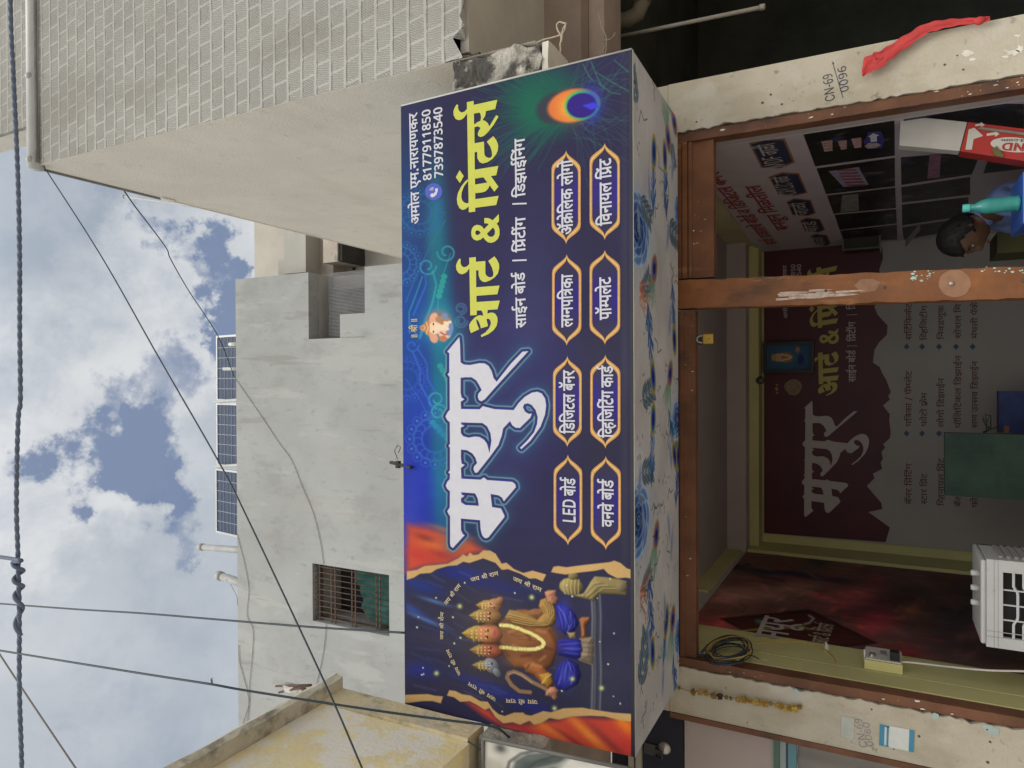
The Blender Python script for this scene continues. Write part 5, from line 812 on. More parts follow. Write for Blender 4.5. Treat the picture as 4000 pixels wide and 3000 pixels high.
for px, py, a, l in ((2495, 770, 1.9, .16), (2490, 430, -.4, .14), (2500, 1570, 1.3, .18), (2498, 1850, 1.6, .17), (2500, 2720, .4, .22), (2620, 1790, 1.5, .2), (2606, 880, 1.7, .2), (2500, 1175, .9, .16), (2500, 2330, 1.2, .15), (2620, 540, 2.6, .12)): branch(*UP(px, py), a, l)
for px, py, a, l, c in ((2552, 850, .05, .30, (44, 84, 150)), (2605, 860, -.1, .3, (40, 78, 146)), (2530, 1180, 2.9, .34, (36, 72, 140)), (2535, 2250, 3.0, .36, (36, 72, 140)), (2545, 1900, .1, .3, (44, 90, 150)), (2612, 1600, 2.7, .26, (30, 86, 110)), (2630, 2560, 2.9, .3, (36, 76, 140)), (2640, 1980, .2, .26, (44, 80, 150)), (2625, 1090, 3.0, .3, (44, 80, 150)), (2590, 2600, .3, .2, (60, 110, 160))): plume(*UP(px, py), a, l, c)
for px, py, a in ((2556, 1050, .3), (2618, 1460, .4), (2564, 2090, .4), (2628, 2420, .3), (2610, 540, 2.8), (2634, 480, 2.4)): eyefan(*UP(px, py), a)
for px, py in ((2500, 1150), (2502, 2330)):
    x, y = UP(px, py)
    for i in range(26):
        a = rg.uniform(-.9, .9); q = rg.uniform(.05, .17); b = rg.uniform(-.05, .05)
        cu_.stroke([(x+b, y), (x+b+q*math.sin(a), y+q*math.cos(a))], .008, ((176, 104, 84), (140, 84, 76), (196, 158, 136))[i % 3], .008, .55)
for i in range(26): twig(rg.uniform(-1.55, 1.3), rg.uniform(2.95, 3.6), rg.uniform(0, 6.3), rg.uniform(.08, .16))
for i in range(40):
    x, y = rg.uniform(-1.55, 1.3), rg.uniform(2.95, 3.6)
    for k in range(4): cu_.ell(x+rg.normal()*.02, y+rg.normal()*.03, .011, .006, (120, 128, 130), rg.uniform(0, 3), .4, .8)
for i in range(14): cu_.ell(rg.uniform(-1.55, 1.3), rg.uniform(2.95, 3.6), .07, .018, (120, 130, 168), rg.uniform(-.3, .3), .6, .6)
cu_.tex(0, 3, .01); cu_.tex(0, 40, .03)
und = cu_.obj('printed_underside', mat_attr('print_soft', .5), sign, 1.2, .86)
# the remaining shell of the box, a frame and trims
m_shell = mat('banner_back', S(150, 148, 150), .6, .08)
mb = MB(); o3 = .004
mb.add([BL+Vector((0, o3, o3)), TL+Vector((0, o3, 0)), bTL, bBL+Vector((0, 0, o3))], [(0, 1, 2, 3)]); mb.obj('side_panel', mat('print_plain', S(196, 190, 182), .55, .08, 5), sign)
mb = MB(); mb.add([BR+Vector((0, o3, o3)), bBR+Vector((0, 0, o3)), bTR, TR+Vector((0, o3, 0))], [(0, 1, 2, 3)]); mb.obj('side_panel', MATS['print_plain'], sign)
mb = MB(); mb.add([TL+Vector((0, o3, 0)), TR+Vector((0, o3, 0)), bTR, bTL], [(0, 1, 2, 3)]); mb.obj('top_panel', m_shell, sign)
mb = MB(); mb.add([bBL+Vector((0, .002, o3)), bTL+Vector((0, .002, 0)), bTR+Vector((0, .002, 0)), bBR+Vector((0, .002, o3))], [(0, 1, 2, 3)]); mb.obj('back_panel', m_shell, sign)
m_trim = mat('trim_white', (.5, .5, .48), .5, .1)
mb = MB()
for a, b in ((BR, TR),): mb.tube([a+Vector((.004, .004, .004)), a.lerp(b, .5)+Vector((.006, .004, 0)), b+Vector((.004, .004, 0))], .005, 6)
mb.tube([BL+Vector((0, .002, -.001)), BR+Vector((0, .002, -.001))], .0025, 6)
mb.obj('edge_welt', m_trim, sign)
mb = MB()      # dark hem where the print wraps round the lower edge
q = [at(2452, 2952, Y=SY), at(2452, 199, Y=SY)]
mb.add([BL+SN*.0013, BR+SN*.0013, Vector((BR.x-.004, SY-.0013, ZB+.016)), Vector((BL.x, SY-.0013, ZB+.016))], [(0, 1, 2, 3)])
mb.obj('hem', mat('hem_dark', S(46, 46, 58), .55, .1), face)

# ------------------------------------------------------------------ ground
m_road = mat('road_dust', (.52, .46, .385), .9, .12, 2, .006, 60, [((.12, .11, .10), 1.2, .55, .2, None, .7)])
mb = MB(); mb.add([(-150, -150, 0), (150, -150, 0), (150, 150, 0), (-150, 150, 0)], [(0, 1, 2, 3)])
g_ = mb.obj('ground', m_road); g_['kind'] = 'structure'

# ------------------------------------------------------------------ corner building on the right
def pattern_mat():
    m, n, l, b = mat_base('scored_plaster', .92, 0, .15)
    g = n.new('ShaderNodeNewGeometry'); sep = n.new('ShaderNodeSeparateXYZ'); l.new(g.outputs['Position'], sep.inputs[0])
    def mt(op, a, bb=None, c=None):
        k = n.new('ShaderNodeMath'); k.operation = op
        for i, v in enumerate((a, bb, c)):
            if v is None: continue
            if isinstance(v, (int, float)): k.inputs[i].default_value = v
            else: l.new(v, k.inputs[i])
        return k.outputs[0]
    wob = mt('MULTIPLY', mt('SUBTRACT', n_noise(n, l, 5, 3), .5), .018)
    z = mt('ADD', mt('MULTIPLY', sep.outputs['Z'], 1/.1036), mt('MULTIPLY', wob, 10))
    row = mt('FLOOR', z); fz = mt('FRACT', z)
    wob2 = mt('MULTIPLY', mt('SUBTRACT', n_noise(n, l, 4, 3, .5, None, 7), .5), .05)
    # slanted header joints, rows staggered
    rnd_row = mt('FRACT', mt('MULTIPLY', mt('SINE', mt('MULTIPLY', row, 12.9898)), 43758.5))
    x = mt('ADD', mt('ADD', mt('MULTIPLY', sep.outputs['X'], 1/.118), mt('MULTIPLY', fz, .15)), mt('ADD', mt('MULTIPLY', row, .47), mt('ADD', mt('MULTIPLY', wob2, 5), mt('MULTIPLY', rnd_row, .16))))
    cx = mt('FLOOR', x); fx = mt('FRACT', x)
    rnd = mt('FRACT', mt('MULTIPLY', mt('SINE', mt('ADD', mt('MULTIPLY', row, 12.9898), mt('MULTIPLY', cx, 78.233))), 43758.5))
    ez = mt('MINIMUM', fz, mt('SUBTRACT', 1, fz)); ex = mt('MINIMUM', fx, mt('SUBTRACT', 1, fx))
    jz = n_range(n, l, ez, .06, .09); jx = n_range(n, l, ex, .05, .085)
    block = mt('MULTIPLY', jz, jx)                     # 1 inside a block, 0 on the smooth raised joint
    # scored lines inside each block, direction differs block by block
    ang = mt('ADD', mt('MULTIPLY', rnd, .75), 1.55)
    ca, sa = mt('COSINE', ang), mt('SINE', ang)
    q = mt('ADD', mt('MULTIPLY', sep.outputs['X'], sa), mt('MULTIPLY', sep.outputs['Z'], ca))
    q = mt('ADD', q, mt('MULTIPLY', mt('SUBTRACT', n_noise(n, l, 22, 3), .5), .022))
    ph = mt('SINE', mt('MULTIPLY', q, 560.0))
    line = n_range(n, l, mt('ADD', ph, mt('MULTIPLY', mt('SUBTRACT', n_noise(n, l, 60, 3), .5), 1.8)), -.5, .7)
    grain = n_noise(n, l, 220, 3, .6)
    h = mt('ADD', mt('MULTIPLY', mt('SUBTRACT', 1, block), 1.0), mt('MULTIPLY', mt('MULTIPLY', line, block), .75))
    # thin shadow-gap cut along one side of the raised joints
    gap = mt('MULTIPLY', n_range(n, l, mt('ABSOLUTE', mt('SUBTRACT', fz, .865)), .035, .012), n_range(n, l, n_noise(n, l, 9, 4), .42, .56))
    h = mt('SUBTRACT', h, mt('MULTIPLY', gap, 1.0))
    h = mt('ADD', h, mt('MULTIPLY', grain, .35))
    tone = n_range(n, l, n_noise(n, l, 1.4, 6, .6), .3, .7)
    base = n_mix(n, l, tone, (.375, .372, .352), (.45, .445, .425))
    base = n_mix(n, l, mt('MULTIPLY', mt('MULTIPLY', block, mt('SUBTRACT', 1, line)), .62), base, (.25, .245, .23))
    base = n_mix(n, l, mt('MULTIPLY', gap, .7), base, (.15, .145, .135))
    base = n_mix(n, l, n_range(n, l, n_noise(n, l, 30, 4), .55, .75, 0, .25), base, (.30, .285, .26))
    base = n_mix(n, l, n_range(n, l, n_noise(n, l, 2.2, 7, .65, (1, 1, .5), 21), .48, .68, 0, .45), base, (.27, .26, .235))
    base = n_mix(n, l, mt('MULTIPLY', block, n_range(n, l, rnd, 0, 1, 0, .22)), base, (.22, .21, .19))
    l.new(base, b.inputs['Base Color'])
    k = n.new('ShaderNodeBump'); k.inputs['Strength'].default_value = .6; k.inputs['Distance'].default_value = .012
    l.new(h, k.inputs['Height']); l.new(k.outputs[0], b.inputs['Normal'])
    return m
m_pattern = pattern_mat()
m_cream = mat('cream_render', (.73, .685, .595), .93, .05, 1.5, .004, 55, [((.60, .55, .46), .9, .50, .2, (1, .5, 2.2), .5), ((.60, .53, .42), 6, .54, .16, None, .4), ((.42, .38, .31), 16, .64, .08, (1, .4, 1), .4)], spec=.15)
m_cream_in = mat('cream_shade', (.50, .46, .42), .9, .08, 3, .002, 80)
m_brown = mat('brown_paint', (.30, .235, .20), .8, .12, 4)
m_broken = mat('broken_concrete', (.40, .38, .34), .95, .3, 12, .02, 30, [((.07, .068, .065), 6, .47, .10, (1, 1, .8), .95), ((.58, .54, .47), 9, .60, .08, None, .9)], spec=.1)
m_concrete = mat('concrete', (.30, .29, .27), .92, .2, 5, .006, 60, [((.12, .115, .11), 3, .55, .2, None, .6)], spec=.15)
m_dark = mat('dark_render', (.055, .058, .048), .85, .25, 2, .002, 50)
m_slate = mat('slate_strip', (.20, .20, .215), .6, .2, 8)
m_pvc = mat('white_pvc', (.46, .47, .46), .4, .06, 6, spec=.4)
m_grime = mat('grimy_pipe', (.25, .21, .165), .55, .18, 5, spec=.4)
XW, YW = 1.562, 2.95
ZS, ZT = 3.39, 7.06
cb = thing('corner_building', 'tall corner building with block patterned plaster front and smooth cream flank above the sign', 'building', (2.6, 4, 0))
rg = np.random.default_rng(3)
# front with an uneven broken lower edge
mb = MB(); n = 60; xs = np.linspace(XW+.11, 4.6, n)
low = [ZS+.02+.018*rg.normal()+(.05*math.exp(-((x-XW-.1)/.12)**2)) for x in xs]
low = [ZS + abs(v-ZS)*.7 for v in low]
for i in range(n-1):
    mb.add([(xs[i], YW, low[i]), (xs[i+1], YW, low[i+1]), (xs[i+1], YW, ZT), (xs[i], YW, ZT)], [(0, 1, 2, 3)])
    mb.add([(xs[i], YW, low[i]), (xs[i+1], YW, low[i+1]), (xs[i+1], YW+.05, ZS+.03), (xs[i], YW+.05, ZS+.03)], [(3, 2, 1, 0)])
mb.add([(XW+.002, YW, ZS+.015), (XW+.11, YW, low[0]), (XW+.11, YW, ZT), (XW+.002, YW, ZT)], [(0, 1, 2, 3)])
mb.obj('patterned_front', m_pattern, cb)
mb = MB()
mb.add([(XW, YW+.004, 3.02), (XW, 3.2, 3.02), (XW, 3.2, 3.39), (XW, 8.1, 3.39), (XW, 8.1, ZT), (XW, YW+.004, ZT)], [(0, 1, 2, 3, 4, 5)])
mb.add([(XW, YW+.004, ZS+.12), (XW, YW+.004, ZT), (XW+.12, YW+.004, ZT), (XW+.12, YW+.004, ZS+.12)], [(0, 1, 2, 3)])
mb.obj('cream_flank', m_cream, cb)
mb = MB(); mb.box(XW+.012, 4.6, YW+.05, 8.08, ZT-.12, ZT-.004); mb.box(4.5, 4.6, YW+.05, 8.1, 0, ZT-.12); mb.box(XW+.01, 4.5, 8, 8.1, 0, ZT-.12); mb.obj('roof_slab', m_concrete, cb)
mb = MB(); mb.box(XW+.05, 4.5, YW+.05, 3.88, ZS+.012, ZS+.06); mb.obj('soffit', mat('soffit_paint', (.46, .44, .40), .9, .08, 3, .002, 60, [((.30, .27, .24), 2, .58, .2, None, .5)]), cb)
mb = MB(); mb.box(XW+.05, 4.5, 3.88, 4.15, 3.165, ZS+.06); mb.obj('beam', m_brown, cb)
mb = MB(); mb.box(XW+.05, 4.5, 4.0, 4.3, 3.065, 3.162); mb.obj('lower_beam', mat('brown_paint_light', (.37, .29, .25), .8, .12, 4), cb)
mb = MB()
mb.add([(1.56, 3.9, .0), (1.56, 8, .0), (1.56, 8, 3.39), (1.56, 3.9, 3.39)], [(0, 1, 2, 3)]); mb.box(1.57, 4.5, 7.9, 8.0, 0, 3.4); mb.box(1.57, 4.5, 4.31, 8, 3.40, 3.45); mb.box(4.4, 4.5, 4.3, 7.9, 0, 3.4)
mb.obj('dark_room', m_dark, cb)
mb = MB()      # slate coping over the flank and along the parapet
mb.add([], [])
mb.box(XW-.014, XW+.10, YW-.02, 3.98, ZT+.002, ZT+.022); mb.box(XW+.10, 4.6, YW-.02, YW+.14, ZT+.002, ZT+.022)
mb.obj('coping_strip', m_slate, cb)
mb = MB(); mb.box(XW-.005, XW+.14, 3.985, 8.1, ZT+.001, ZT+.016); mb.box(XW-.012, XW-.001, 3.96, 4.08, ZT-.05, ZT-.012); mb.obj('parapet_top', m_cream, cb)
# broken stub of wall under the corner
def lump(mb, x0, x1, y0, y1, z0, z1, amp, seed, nx=14, nz=14, ny=6):
    r = random.Random(seed)
    bm = bmesh.new(); bmesh.ops.create_cube(bm, size=1)
    bmesh.ops.subdivide_edges(bm, edges=bm.edges[:], cuts=12, use_grid_fill=True)
    from mathutils import noise as mn
    for v in bm.verts:
        p = v.co.copy(); q = Vector(((x0+x1)/2+p.x*(x1-x0), (y0+y1)/2+p.y*(y1-y0), (z0+z1)/2+p.z*(z1-z0)))
        d = mn.noise_vector(q*7+Vector((seed, 0, 0)))*amp+mn.noise_vector(q*22+Vector((0, seed, 0)))*amp*.5
        v.co = q+d
    mb.add([v.co.copy() for v in bm.verts], [tuple(v.index for v in f.verts) for f in bm.faces]); bm.free()
mb = MB(); lump(mb, 1.36, 1.545, 2.955, 3.2, 2.995, 3.42, .03, 2); lump(mb, 1.42, 1.585, 2.965, 3.2, 3.34, 3.46, .02, 5)
mb.obj('broken_wall_stub', m_broken, cb)
mb = MB(); lump(mb, 1.40, 1.55, 2.96, 3.2, 2.955, 2.985, .005, 8); mb.obj('plaster_edge', mat('plaster_white', (.60, .57, .52), .9, .1, 8), cb)
mb = MB(); mb.box(2.02, 4.6, 3.2, 3.24, 7.25, 9.8); mb.obj('upper_patterned_front', m_pattern, cb)
mb = MB(); mb.box(2.018, 4.6, 3.242, 3.46, ZT+.03, 9.8); mb.obj('upper_flank', m_cream, cb)
mb = MB(); zr = at(136, 400, Y=2.95).z
mb.tube([(XW-.03, 2.95, zr), (4.6, 2.95, zr)], .052, 14)
rl = mb.obj('parapet_rail', m_pvc, cb)
mb = MB(); zq = at(153, 400, Y=2.95).z; mb.tube([(XW+.01, 2.93, zq), (2.2, 2.935, zq+.012), (4.6, 2.93, zq+.01)], .011, 8); mb.obj('thin_conduit', m_slate, cb)
for x in (XW+.03, 2.19, 2.9, 3.7):
    mb = MB(); mb.box(x-.012, x+.012, 2.93, 2.97, ZT+.03, zr-.03); mb.ball((x, 2.9, zr-.012), .022, .02, .022, 10, 6); mb.obj('rail_post', m_pvc, cb)
# pipes in the dark neighbouring room
mb = MB()
pts = [at(2330, 205, Y=4.9), at(2410, 95, Y=4.9), at(2450, 80, Y=4.95), at(2490, 55, Y=5.0), at(2505, 10, Y=5.0), at(2505, -120, Y=5.0)]
pts = [at(2335, 95, Y=5.0), at(2400, 88, Y=5.0), at(2450, 78, Y=5.0), at(2490, 55, Y=5.0), at(2507, 15, Y=5.0), at(2510, -130, Y=5.0)]
mb.tube(pts, .058, 14); mb.tube([pts[0]+Vector((0, 0, .05)), pts[0]+(pts[1]-pts[0])*.5], .07, 14); mb.tube([pts[4], pts[5]], .068, 14)
solo('drain_pipe', mb, m_grime, 'thick dingy brown drain pipe with an elbow under the ceiling of the dark neighbouring room', 'pipe')
mb = MB(); a, b_ = at(2300, 168, Y=4.75), at(2968, 30, Y=4.6); mb.tube([a, b_], .014, 8); mb.tube([b_, b_+(b_-a).normalized()*.03], .02, 8)
solo('conduit_pipe', mb, mat('dusty_pvc', (.46, .42, .36), .5, .1, 6), 'long thin pale conduit pipe slanting across the dark room with a capped end', 'pipe')

# ------------------------------------------------------------------ pale house behind
m_house = mat('pale_house', (.365, .375, .375), .93, .06, .9, .004, 40, [((.31, .315, .315), .8, .47, .2, (1, 1, .7), .5), ((.265, .27, .27), 3.2, .50, .17, (1, 1, .6), .45), ((.43, .435, .43), 1.1, .56, .05, (2.5, 1, .5), .5), ((.22, .22, .22), 11, .58, .12, (1, 1, .5), .4), ((.30, .285, .26), 2.4, .55, .16, (1, 1, .16), .35), ((.24, .235, .22), 5, .60, .08, (1, 1, .10), .5)], spec=.12)
m_rev = mat('niche_paint', (.46, .455, .44), .9, .08, 2)
HY = 7.5
ht = [at(910, 1093, Y=HY).z, at(940, 2826, Y=HY).z]
HX = 1.515
hs_ = thing('pale_house', 'pale grey rendered house with stained blank wall standing behind the shop', 'house', (-2, 9, 0))
W0 = (at(1221, 2421, Y=HY), at(1519, 2247, Y=HY)); W = (-3.39, -2.578, 7.372, 8.712)
NI = (.575, HX, at(1425, 1200, Y=HY).z, at(1205, 1200, Y=HY).z)
mb = MB(); zt = 10.2
wall_holes(mb, -7.5, HX, 3.2, zt, HY, HY+.22, [W, (NI[0], HX+.0, NI[2], NI[3])])
mb.box(-7.5, -7.3, HY+.22, 11.5, 0, zt); mb.box(HX-.2, HX, HY+.9, 11.5, 0, zt); mb.box(-7.3, HX-.2, 11.3, 11.5, 0, zt); mb.box(-7.5, HX, HY+.002, HY+.22, 0, 3.2)
mb.obj('wall', m_house, hs_)
mb = MB(); mb.box(-7.5, HX, HY+.003, 11.5, zt+.002, zt+.012); mb.box(-7.3, HX-.2, HY+.22, 11.3, zt-.9, zt-.8); mb.obj('roof_edge', m_house, hs_)
mb = MB()
mb.box(NI[0]-.02, HX, HY+.222, HY+.9, NI[3]-.004, NI[3]+.1); mb.box(NI[0]-.1, NI[0]-.003, HY+.222, HY+.9, NI[2], NI[3]-.006); mb.box(NI[0]-.1, HX, HY+.222, HY+.9, NI[2]-.1, NI[2]-.004); mb.box(HX-.19, HX, HY+.5, HY+.9, NI[2], NI[3]-.006)
mb.obj('balcony_niche', m_rev, hs_)
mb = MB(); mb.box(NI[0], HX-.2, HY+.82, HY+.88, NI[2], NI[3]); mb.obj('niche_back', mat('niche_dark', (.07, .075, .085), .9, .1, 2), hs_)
mb = MB()
for i in range(46):
    x = NI[0]+.05+(HX-NI[0]-.06)*i/45; mb.box(x-.0026, x+.0026, HY+.20, HY+.206, NI[2], NI[3]-.19)
for i in range(52):
    z = NI[2]+(NI[3]-.19-NI[2])*i/51; mb.box(NI[0]+.02, HX, HY+.207, HY+.213, z-.0026, z+.0026)
mb.obj('mesh_screen', mat('grey_mesh', (.24, .24, .25), .6, .1, 5), hs_)
mb = MB(); q = at(1283, 1245, Y=HY+.1), at(1310, 1325, Y=HY+.1)
mb.box(NI[0]+.004, .90, HY+.02, HY+.12, NI[2]+.002, 8.20); mb.obj('low_wall', m_house, hs_)
mb = MB(); mb.box(NI[0]+.004, .87, HY+.121, HY+.19, NI[2]+.002, 8.14); mb.obj('low_wall_back', m_rev, hs_)
win = thing  # window of the house
mb = MB()
for (a, b, c, d) in ((W[0], W[1], W[3]-.05, W[3]), (W[0], W[1], W[2], W[2]+.04), (W[0], W[0]+.04, W[2]+.04, W[3]-.05), (W[1]-.04, W[1], W[2]+.04, W[3]-.05)): mb.box(a, b, HY+.10, HY+.16, c, d)
wf = mb.obj('window', mat('old_frame', (.13, .12, .11), .7, .2, 8), hs_)
m_rust = mat('rusty_bar', (.105, .065, .05), .75, .3, 20)
mb = MB()
for i in range(10):
    x = W[0]+.05+(W[1]-W[0]-.1)*i/9; mb.tube([(x, HY+.05, W[2]+.01), (x, HY+.05, W[3]-.01)], .006, 5)
for z in (W[2]+.20, W[2]+.26, W[2]+.62, W[2]+.68, W[2]+.98, W[2]+1.05, W[2]+1.26): mb.box(W[0], W[1], HY+.057, HY+.068, z-.008, z+.008)
mb.obj('grille', m_rust, wf)
mb = MB()   # curtain hanging in folds over the lower part
nx, nz = 30, 14; v = []; x0, x1 = W[0]+.03, W[1]-.03
for k in range(nz+1):
    for i in range(nx+1):
        t = i/nx; top = W[2]+.72-.42*(1-t)**2*.5 + .04*math.sin(t*9)
        if t < .12: top -= .25*(1-t/.12)
        z = W[2]+.03+(top-W[2]-.03)*k/nz
        v.append((x0+(x1-x0)*t, HY+.21+.02*math.sin(t*26+k*.35+2*math.sin(k*.4))+.012*math.sin(k*.9+t*7), z))
mb.add(v, [(k*(nx+1)+i, k*(nx+1)+i+1, (k+1)*(nx+1)+i+1, (k+1)*(nx+1)+i) for k in range(nz) for i in range(nx)], True)
mb.obj('curtain', mat('green_curtain', (.02, .085, .075), .8, .25, 4), wf)
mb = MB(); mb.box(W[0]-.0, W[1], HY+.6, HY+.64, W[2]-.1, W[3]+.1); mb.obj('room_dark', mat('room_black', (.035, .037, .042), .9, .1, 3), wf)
mb = MB(); mb.box(W[0]-.15, W[0]-.006, HY+.225, HY+.6, W[2]-.1, W[3]+.1); mb.box(W[1]+.006, W[1]+.15, HY+.225, HY+.6, W[2]-.1, W[3]+.1); mb.box(W[0], W[1], HY+.225, HY+.6, W[3]+.006, W[3]+.1); mb.box(W[0], W[1], HY+.225, HY+.6, W[2]-.1, W[2]-.006); mb.obj('reveal', m_rev, wf)
# vent pipes on the roof
m_pipe2 = mat('grey_pvc', (.37, .375, .375), .45, .08, 6)
for (p0, p1, r, lab) in (((934, 2148), (785, 2137), .052, 'taller thin grey vent pipe rising from the pale house roof nearest the solar panels'), ((934, 2274), (857, 2249), .066, 'short thick grey vent pipe on the pale house roof with a wire tied round it')):
    b0, b1 = at(*p0, Y=HY+.4), at(*p1, Y=HY+.4); b0 = b0+(b0-b1)*.9
    mb = MB(); mb.tube([b0, b1], r, 14); mb.tube([b1-(b1-b0).normalized()*.06, b1+(b1-b0).normalized()*.04], r*1.14, 14)
    if r > .06: mb.tube([b0.lerp(b1, .72)+Vector((r+.004, 0, .02)), b0.lerp(b1, .72)+Vector((0, -r-.004, 0)), b0.lerp(b1, .72)+Vector((-r-.004, 0, -.01)), b0.lerp(b1, .4)+Vector((-r-.12, -.1, 0)), b0.lerp(b1, .25)+Vector((-r-.2, -.2, 0))], .006, 5)
    solo('vent_pipe', mb, m_pipe2, lab, 'vent pipe', 'vent pipes on the pale roof')
# solar panels
m_cell = mat('solar_cell', (.022, .045, .10), .5, .12, 20, spec=.2); m_grid = mat('solar_grid', (.30, .34, .40), .4, .05, 5); m_alu = mat('grey_aluminium', (.36, .37, .38), .4, .06, 6, metal=.3)
SYP = 8.6
for lab, y0, y1, c0, c1, dz in (('solar panel nearest the cream building, rightmost of three on the pale house roof', 1312, 1566, 841, 848, 0), ('middle solar panel of three along the pale house roof', 1573, 1818, 844, 846, 0), ('solar panel nearest the vent pipes, leftmost of three on the pale house roof', 1829, 2080, 843, 841, 0)):
    A, B = at(c0, y0, Y=SYP), at(c1, y1, Y=SYP); xr, xl = A.x, B.x; zt_ = (A.z+B.z)/2; hgt = 1.25
    t = thing('solar_panel', lab, 'solar panel', ((xl+xr)/2, SYP+.3, zt_-hgt), 'solar panels on the pale roof')
    tilt = .32
    fz = lambda h, d=0: (SYP-tilt*(hgt-h)/hgt*-1*0+(hgt-h)*-.16+d, zt_-hgt+h)
    def quad(mb, xa, xb, ha, hb, d0, d1):
        (ya, za), (yb, zb) = fz(ha), fz(hb)
        mb.hexa([(xa, ya+d0, za), (xb, ya+d0, za), (xb, ya+d1, za), (xa, ya+d1, za), (xa, yb+d0, zb), (xb, yb+d0, zb), (xb, yb+d1, zb), (xa, yb+d1, zb)])
    mb = MB(); quad(mb, xl+.03, xr-.03, .03, hgt-.03, .012, .03); mb.obj('cell_sheet', m_cell, t)
    mb = MB()
    for (a, b, c, d) in ((xl, xr, hgt-.035, hgt), (xl, xr, 0, .035), (xl, xl+.035, .035, hgt-.035), (xr-.035, xr, .035, hgt-.035)): quad(mb, a, b, c, d, 0, .04)
    mb.obj('frame', m_alu, t)
    mb = MB()
    for i in range(1, 6): x = xl+.035+(xr-xl-.07)*i/6; quad(mb, x-.004, x+.004, .035, hgt-.035, .008, .0115)
    mb.obj('cell_line', m_grid, t)
    mb = MB()
    for i in range(1, 11): h = .035+(hgt-.07)*i/11; quad(mb, xl+.035, xr-.035, h-.002, h+.002, .004, .0075)
    mb.obj('wire_line', m_grid, t)
    mb = MB(); mb.box(xl+.2, xl+.25, SYP+.05, SYP+.10, zt-.7, zt_-.15); mb.box(xr-.25, xr-.2, SYP+.05, SYP+.10, zt-.7, zt_-.15); mb.obj('mount', m_alu, t)
for px0, px1, py, lab in ((838, 918, 1569, 'white pipe clamped in the gap between the rightmost and middle solar panels'), (838, 925, 1823, 'white pipe clamped in the gap between the middle and leftmost solar panels')):
    a, b = at(px0, py, Y=SYP-.06), at(px1, py-6, Y=SYP-.2); mb = MB(); mb.tube([a, b, b+(b-a)*.8], .028, 10)
    solo('panel_pipe', mb, m_pvc, lab, 'pipe', 'pipes between solar panels')
mb = MB(); a = at(890, 1440, Y=HY+.5); mb.tube([a, a+Vector((0, 0, -.3))], .03, 10); mb.tube([a+Vector((-.0, 0, 0)), a+Vector((.0, 0, .03))], .036, 10)
mb = MB(); a, b = at(874, 1441, Y=HY+.3), at(935, 1441, Y=HY+.3); mb.tube([a, b], .028, 10)
solo('roof_post', mb, m_pvc, 'short white post sticking up in front of the rightmost solar panel', 'post')
mb = MB(); a = at(903, 1345, Y=HY+.1); mb.tube([a+Vector((0, 0, .03)), a, a-Vector((0, 0, .12))], .03, 10)
solo('roof_lamp', mb, mat('white_lamp', (.75, .74, .68), .3, .03), 'small white knob on the roof edge below the rightmost solar panel', 'lamp')

# ------------------------------------------------------------------ cream house further back, on the right
m_cream2 = mat('cream_house', (.47, .44, .39), .92, .06, 2, .003, 50, [((.36, .32, .27), 2.4, .55, .2, (1, 1, .5), .6)])
m_soot = mat('sooty_slab', (.46, .41, .36), .92, .15, 4, .004, 50, [((.12, .10, .09), 4, .56, .15, None, .7)])
RY = 8.0
rh = thing('cream_house', 'cream house with heavy roof slab and dark bottomed window awning behind the corner building', 'house', (2.6, 10, 0))
mb = MB(); wn = (2.02, 2.62, at(1385, 1000, Y=RY+.5).z, at(1330, 1000, Y=RY+.5).z)
wall_holes(mb, HX+.004, 5.0, 0, 10.9, RY+.5, RY+.7, [wn]); mb.obj('wall', m_cream2, rh)
zl, zh = at(1213, 1000, Y=RY).z, at(1128, 1000, Y=RY).z
mb = MB(); mb.box(at(1150, 1072, Y=RY).x, 5.0, RY-.1, RY+.498, zl, zh); mb.obj('roof_slab', mat('grey_slab', (.42, .41, .38), .92, .06, 2, .004, 40, [((.33, .31, .28), 2, .58, .2, None, .5)]), rh)
mb = MB(); q = at(1115, 1075, Y=RY); mb.box(q.x-.02, q.x+.24, RY-.02, RY+.45, zh+.003, zh+.20); mb.obj('parapet_block', MATS['grey_slab'], rh)
mb = MB(); mb.box(HX+.02, 5, RY+.2, RY+.497, zl-.26, zl-.003); mb.obj('eaves_beam', m_soot, rh)
zl2, zh2 = at(1318, 985, Y=RY-.05).z, at(1262, 985, Y=RY-.05).z
mb = MB(); mb.box(at(1290, 1025, Y=RY-.05).x, 3.2, RY-.05, RY+.496, zl2, zh2); mb.obj('window_awning', m_soot, rh)
mb = MB(); mb.box(at(1290, 1025, Y=RY).x-.0, 3.2, RY-.02, RY+.49, zl2-.06, zl2-.003); mb.obj('awning_underside', mat('dull_black', (.05, .047, .045), .9, .2, 5), rh)  # thin layer below the awning slab in one even near-black
mb = MB()
for (a, b, c, d) in ((wn[0], wn[1], wn[3]-.06, wn[3]), (wn[0], wn[1], wn[2], wn[2]+.05), (wn[0], wn[0]+.05, wn[2]+.05, wn[3]-.06), (wn[1]-.05, wn[1], wn[2]+.05, wn[3]-.06)): mb.box(a, b, RY+.49, RY+.56, c, d)
w2 = mb.obj('window', mat('pale_frame', (.45, .45, .42), .6, .1), rh)
mb = MB(); mb.box(wn[0]+.05, wn[1]-.05, RY+.53, RY+.54, wn[2]+.05, wn[3]-.06); mb.obj('pane', mat('dark_glass', (.03, .035, .045), .1, .1, spec=.5), w2)
mb = MB(); mb.box(wn[0]-.34, wn[0]-.02, RY+.47, RY+.497, wn[2]-.02, wn[2]+.02); mb.obj('sill', MATS['dull_black'], rh)

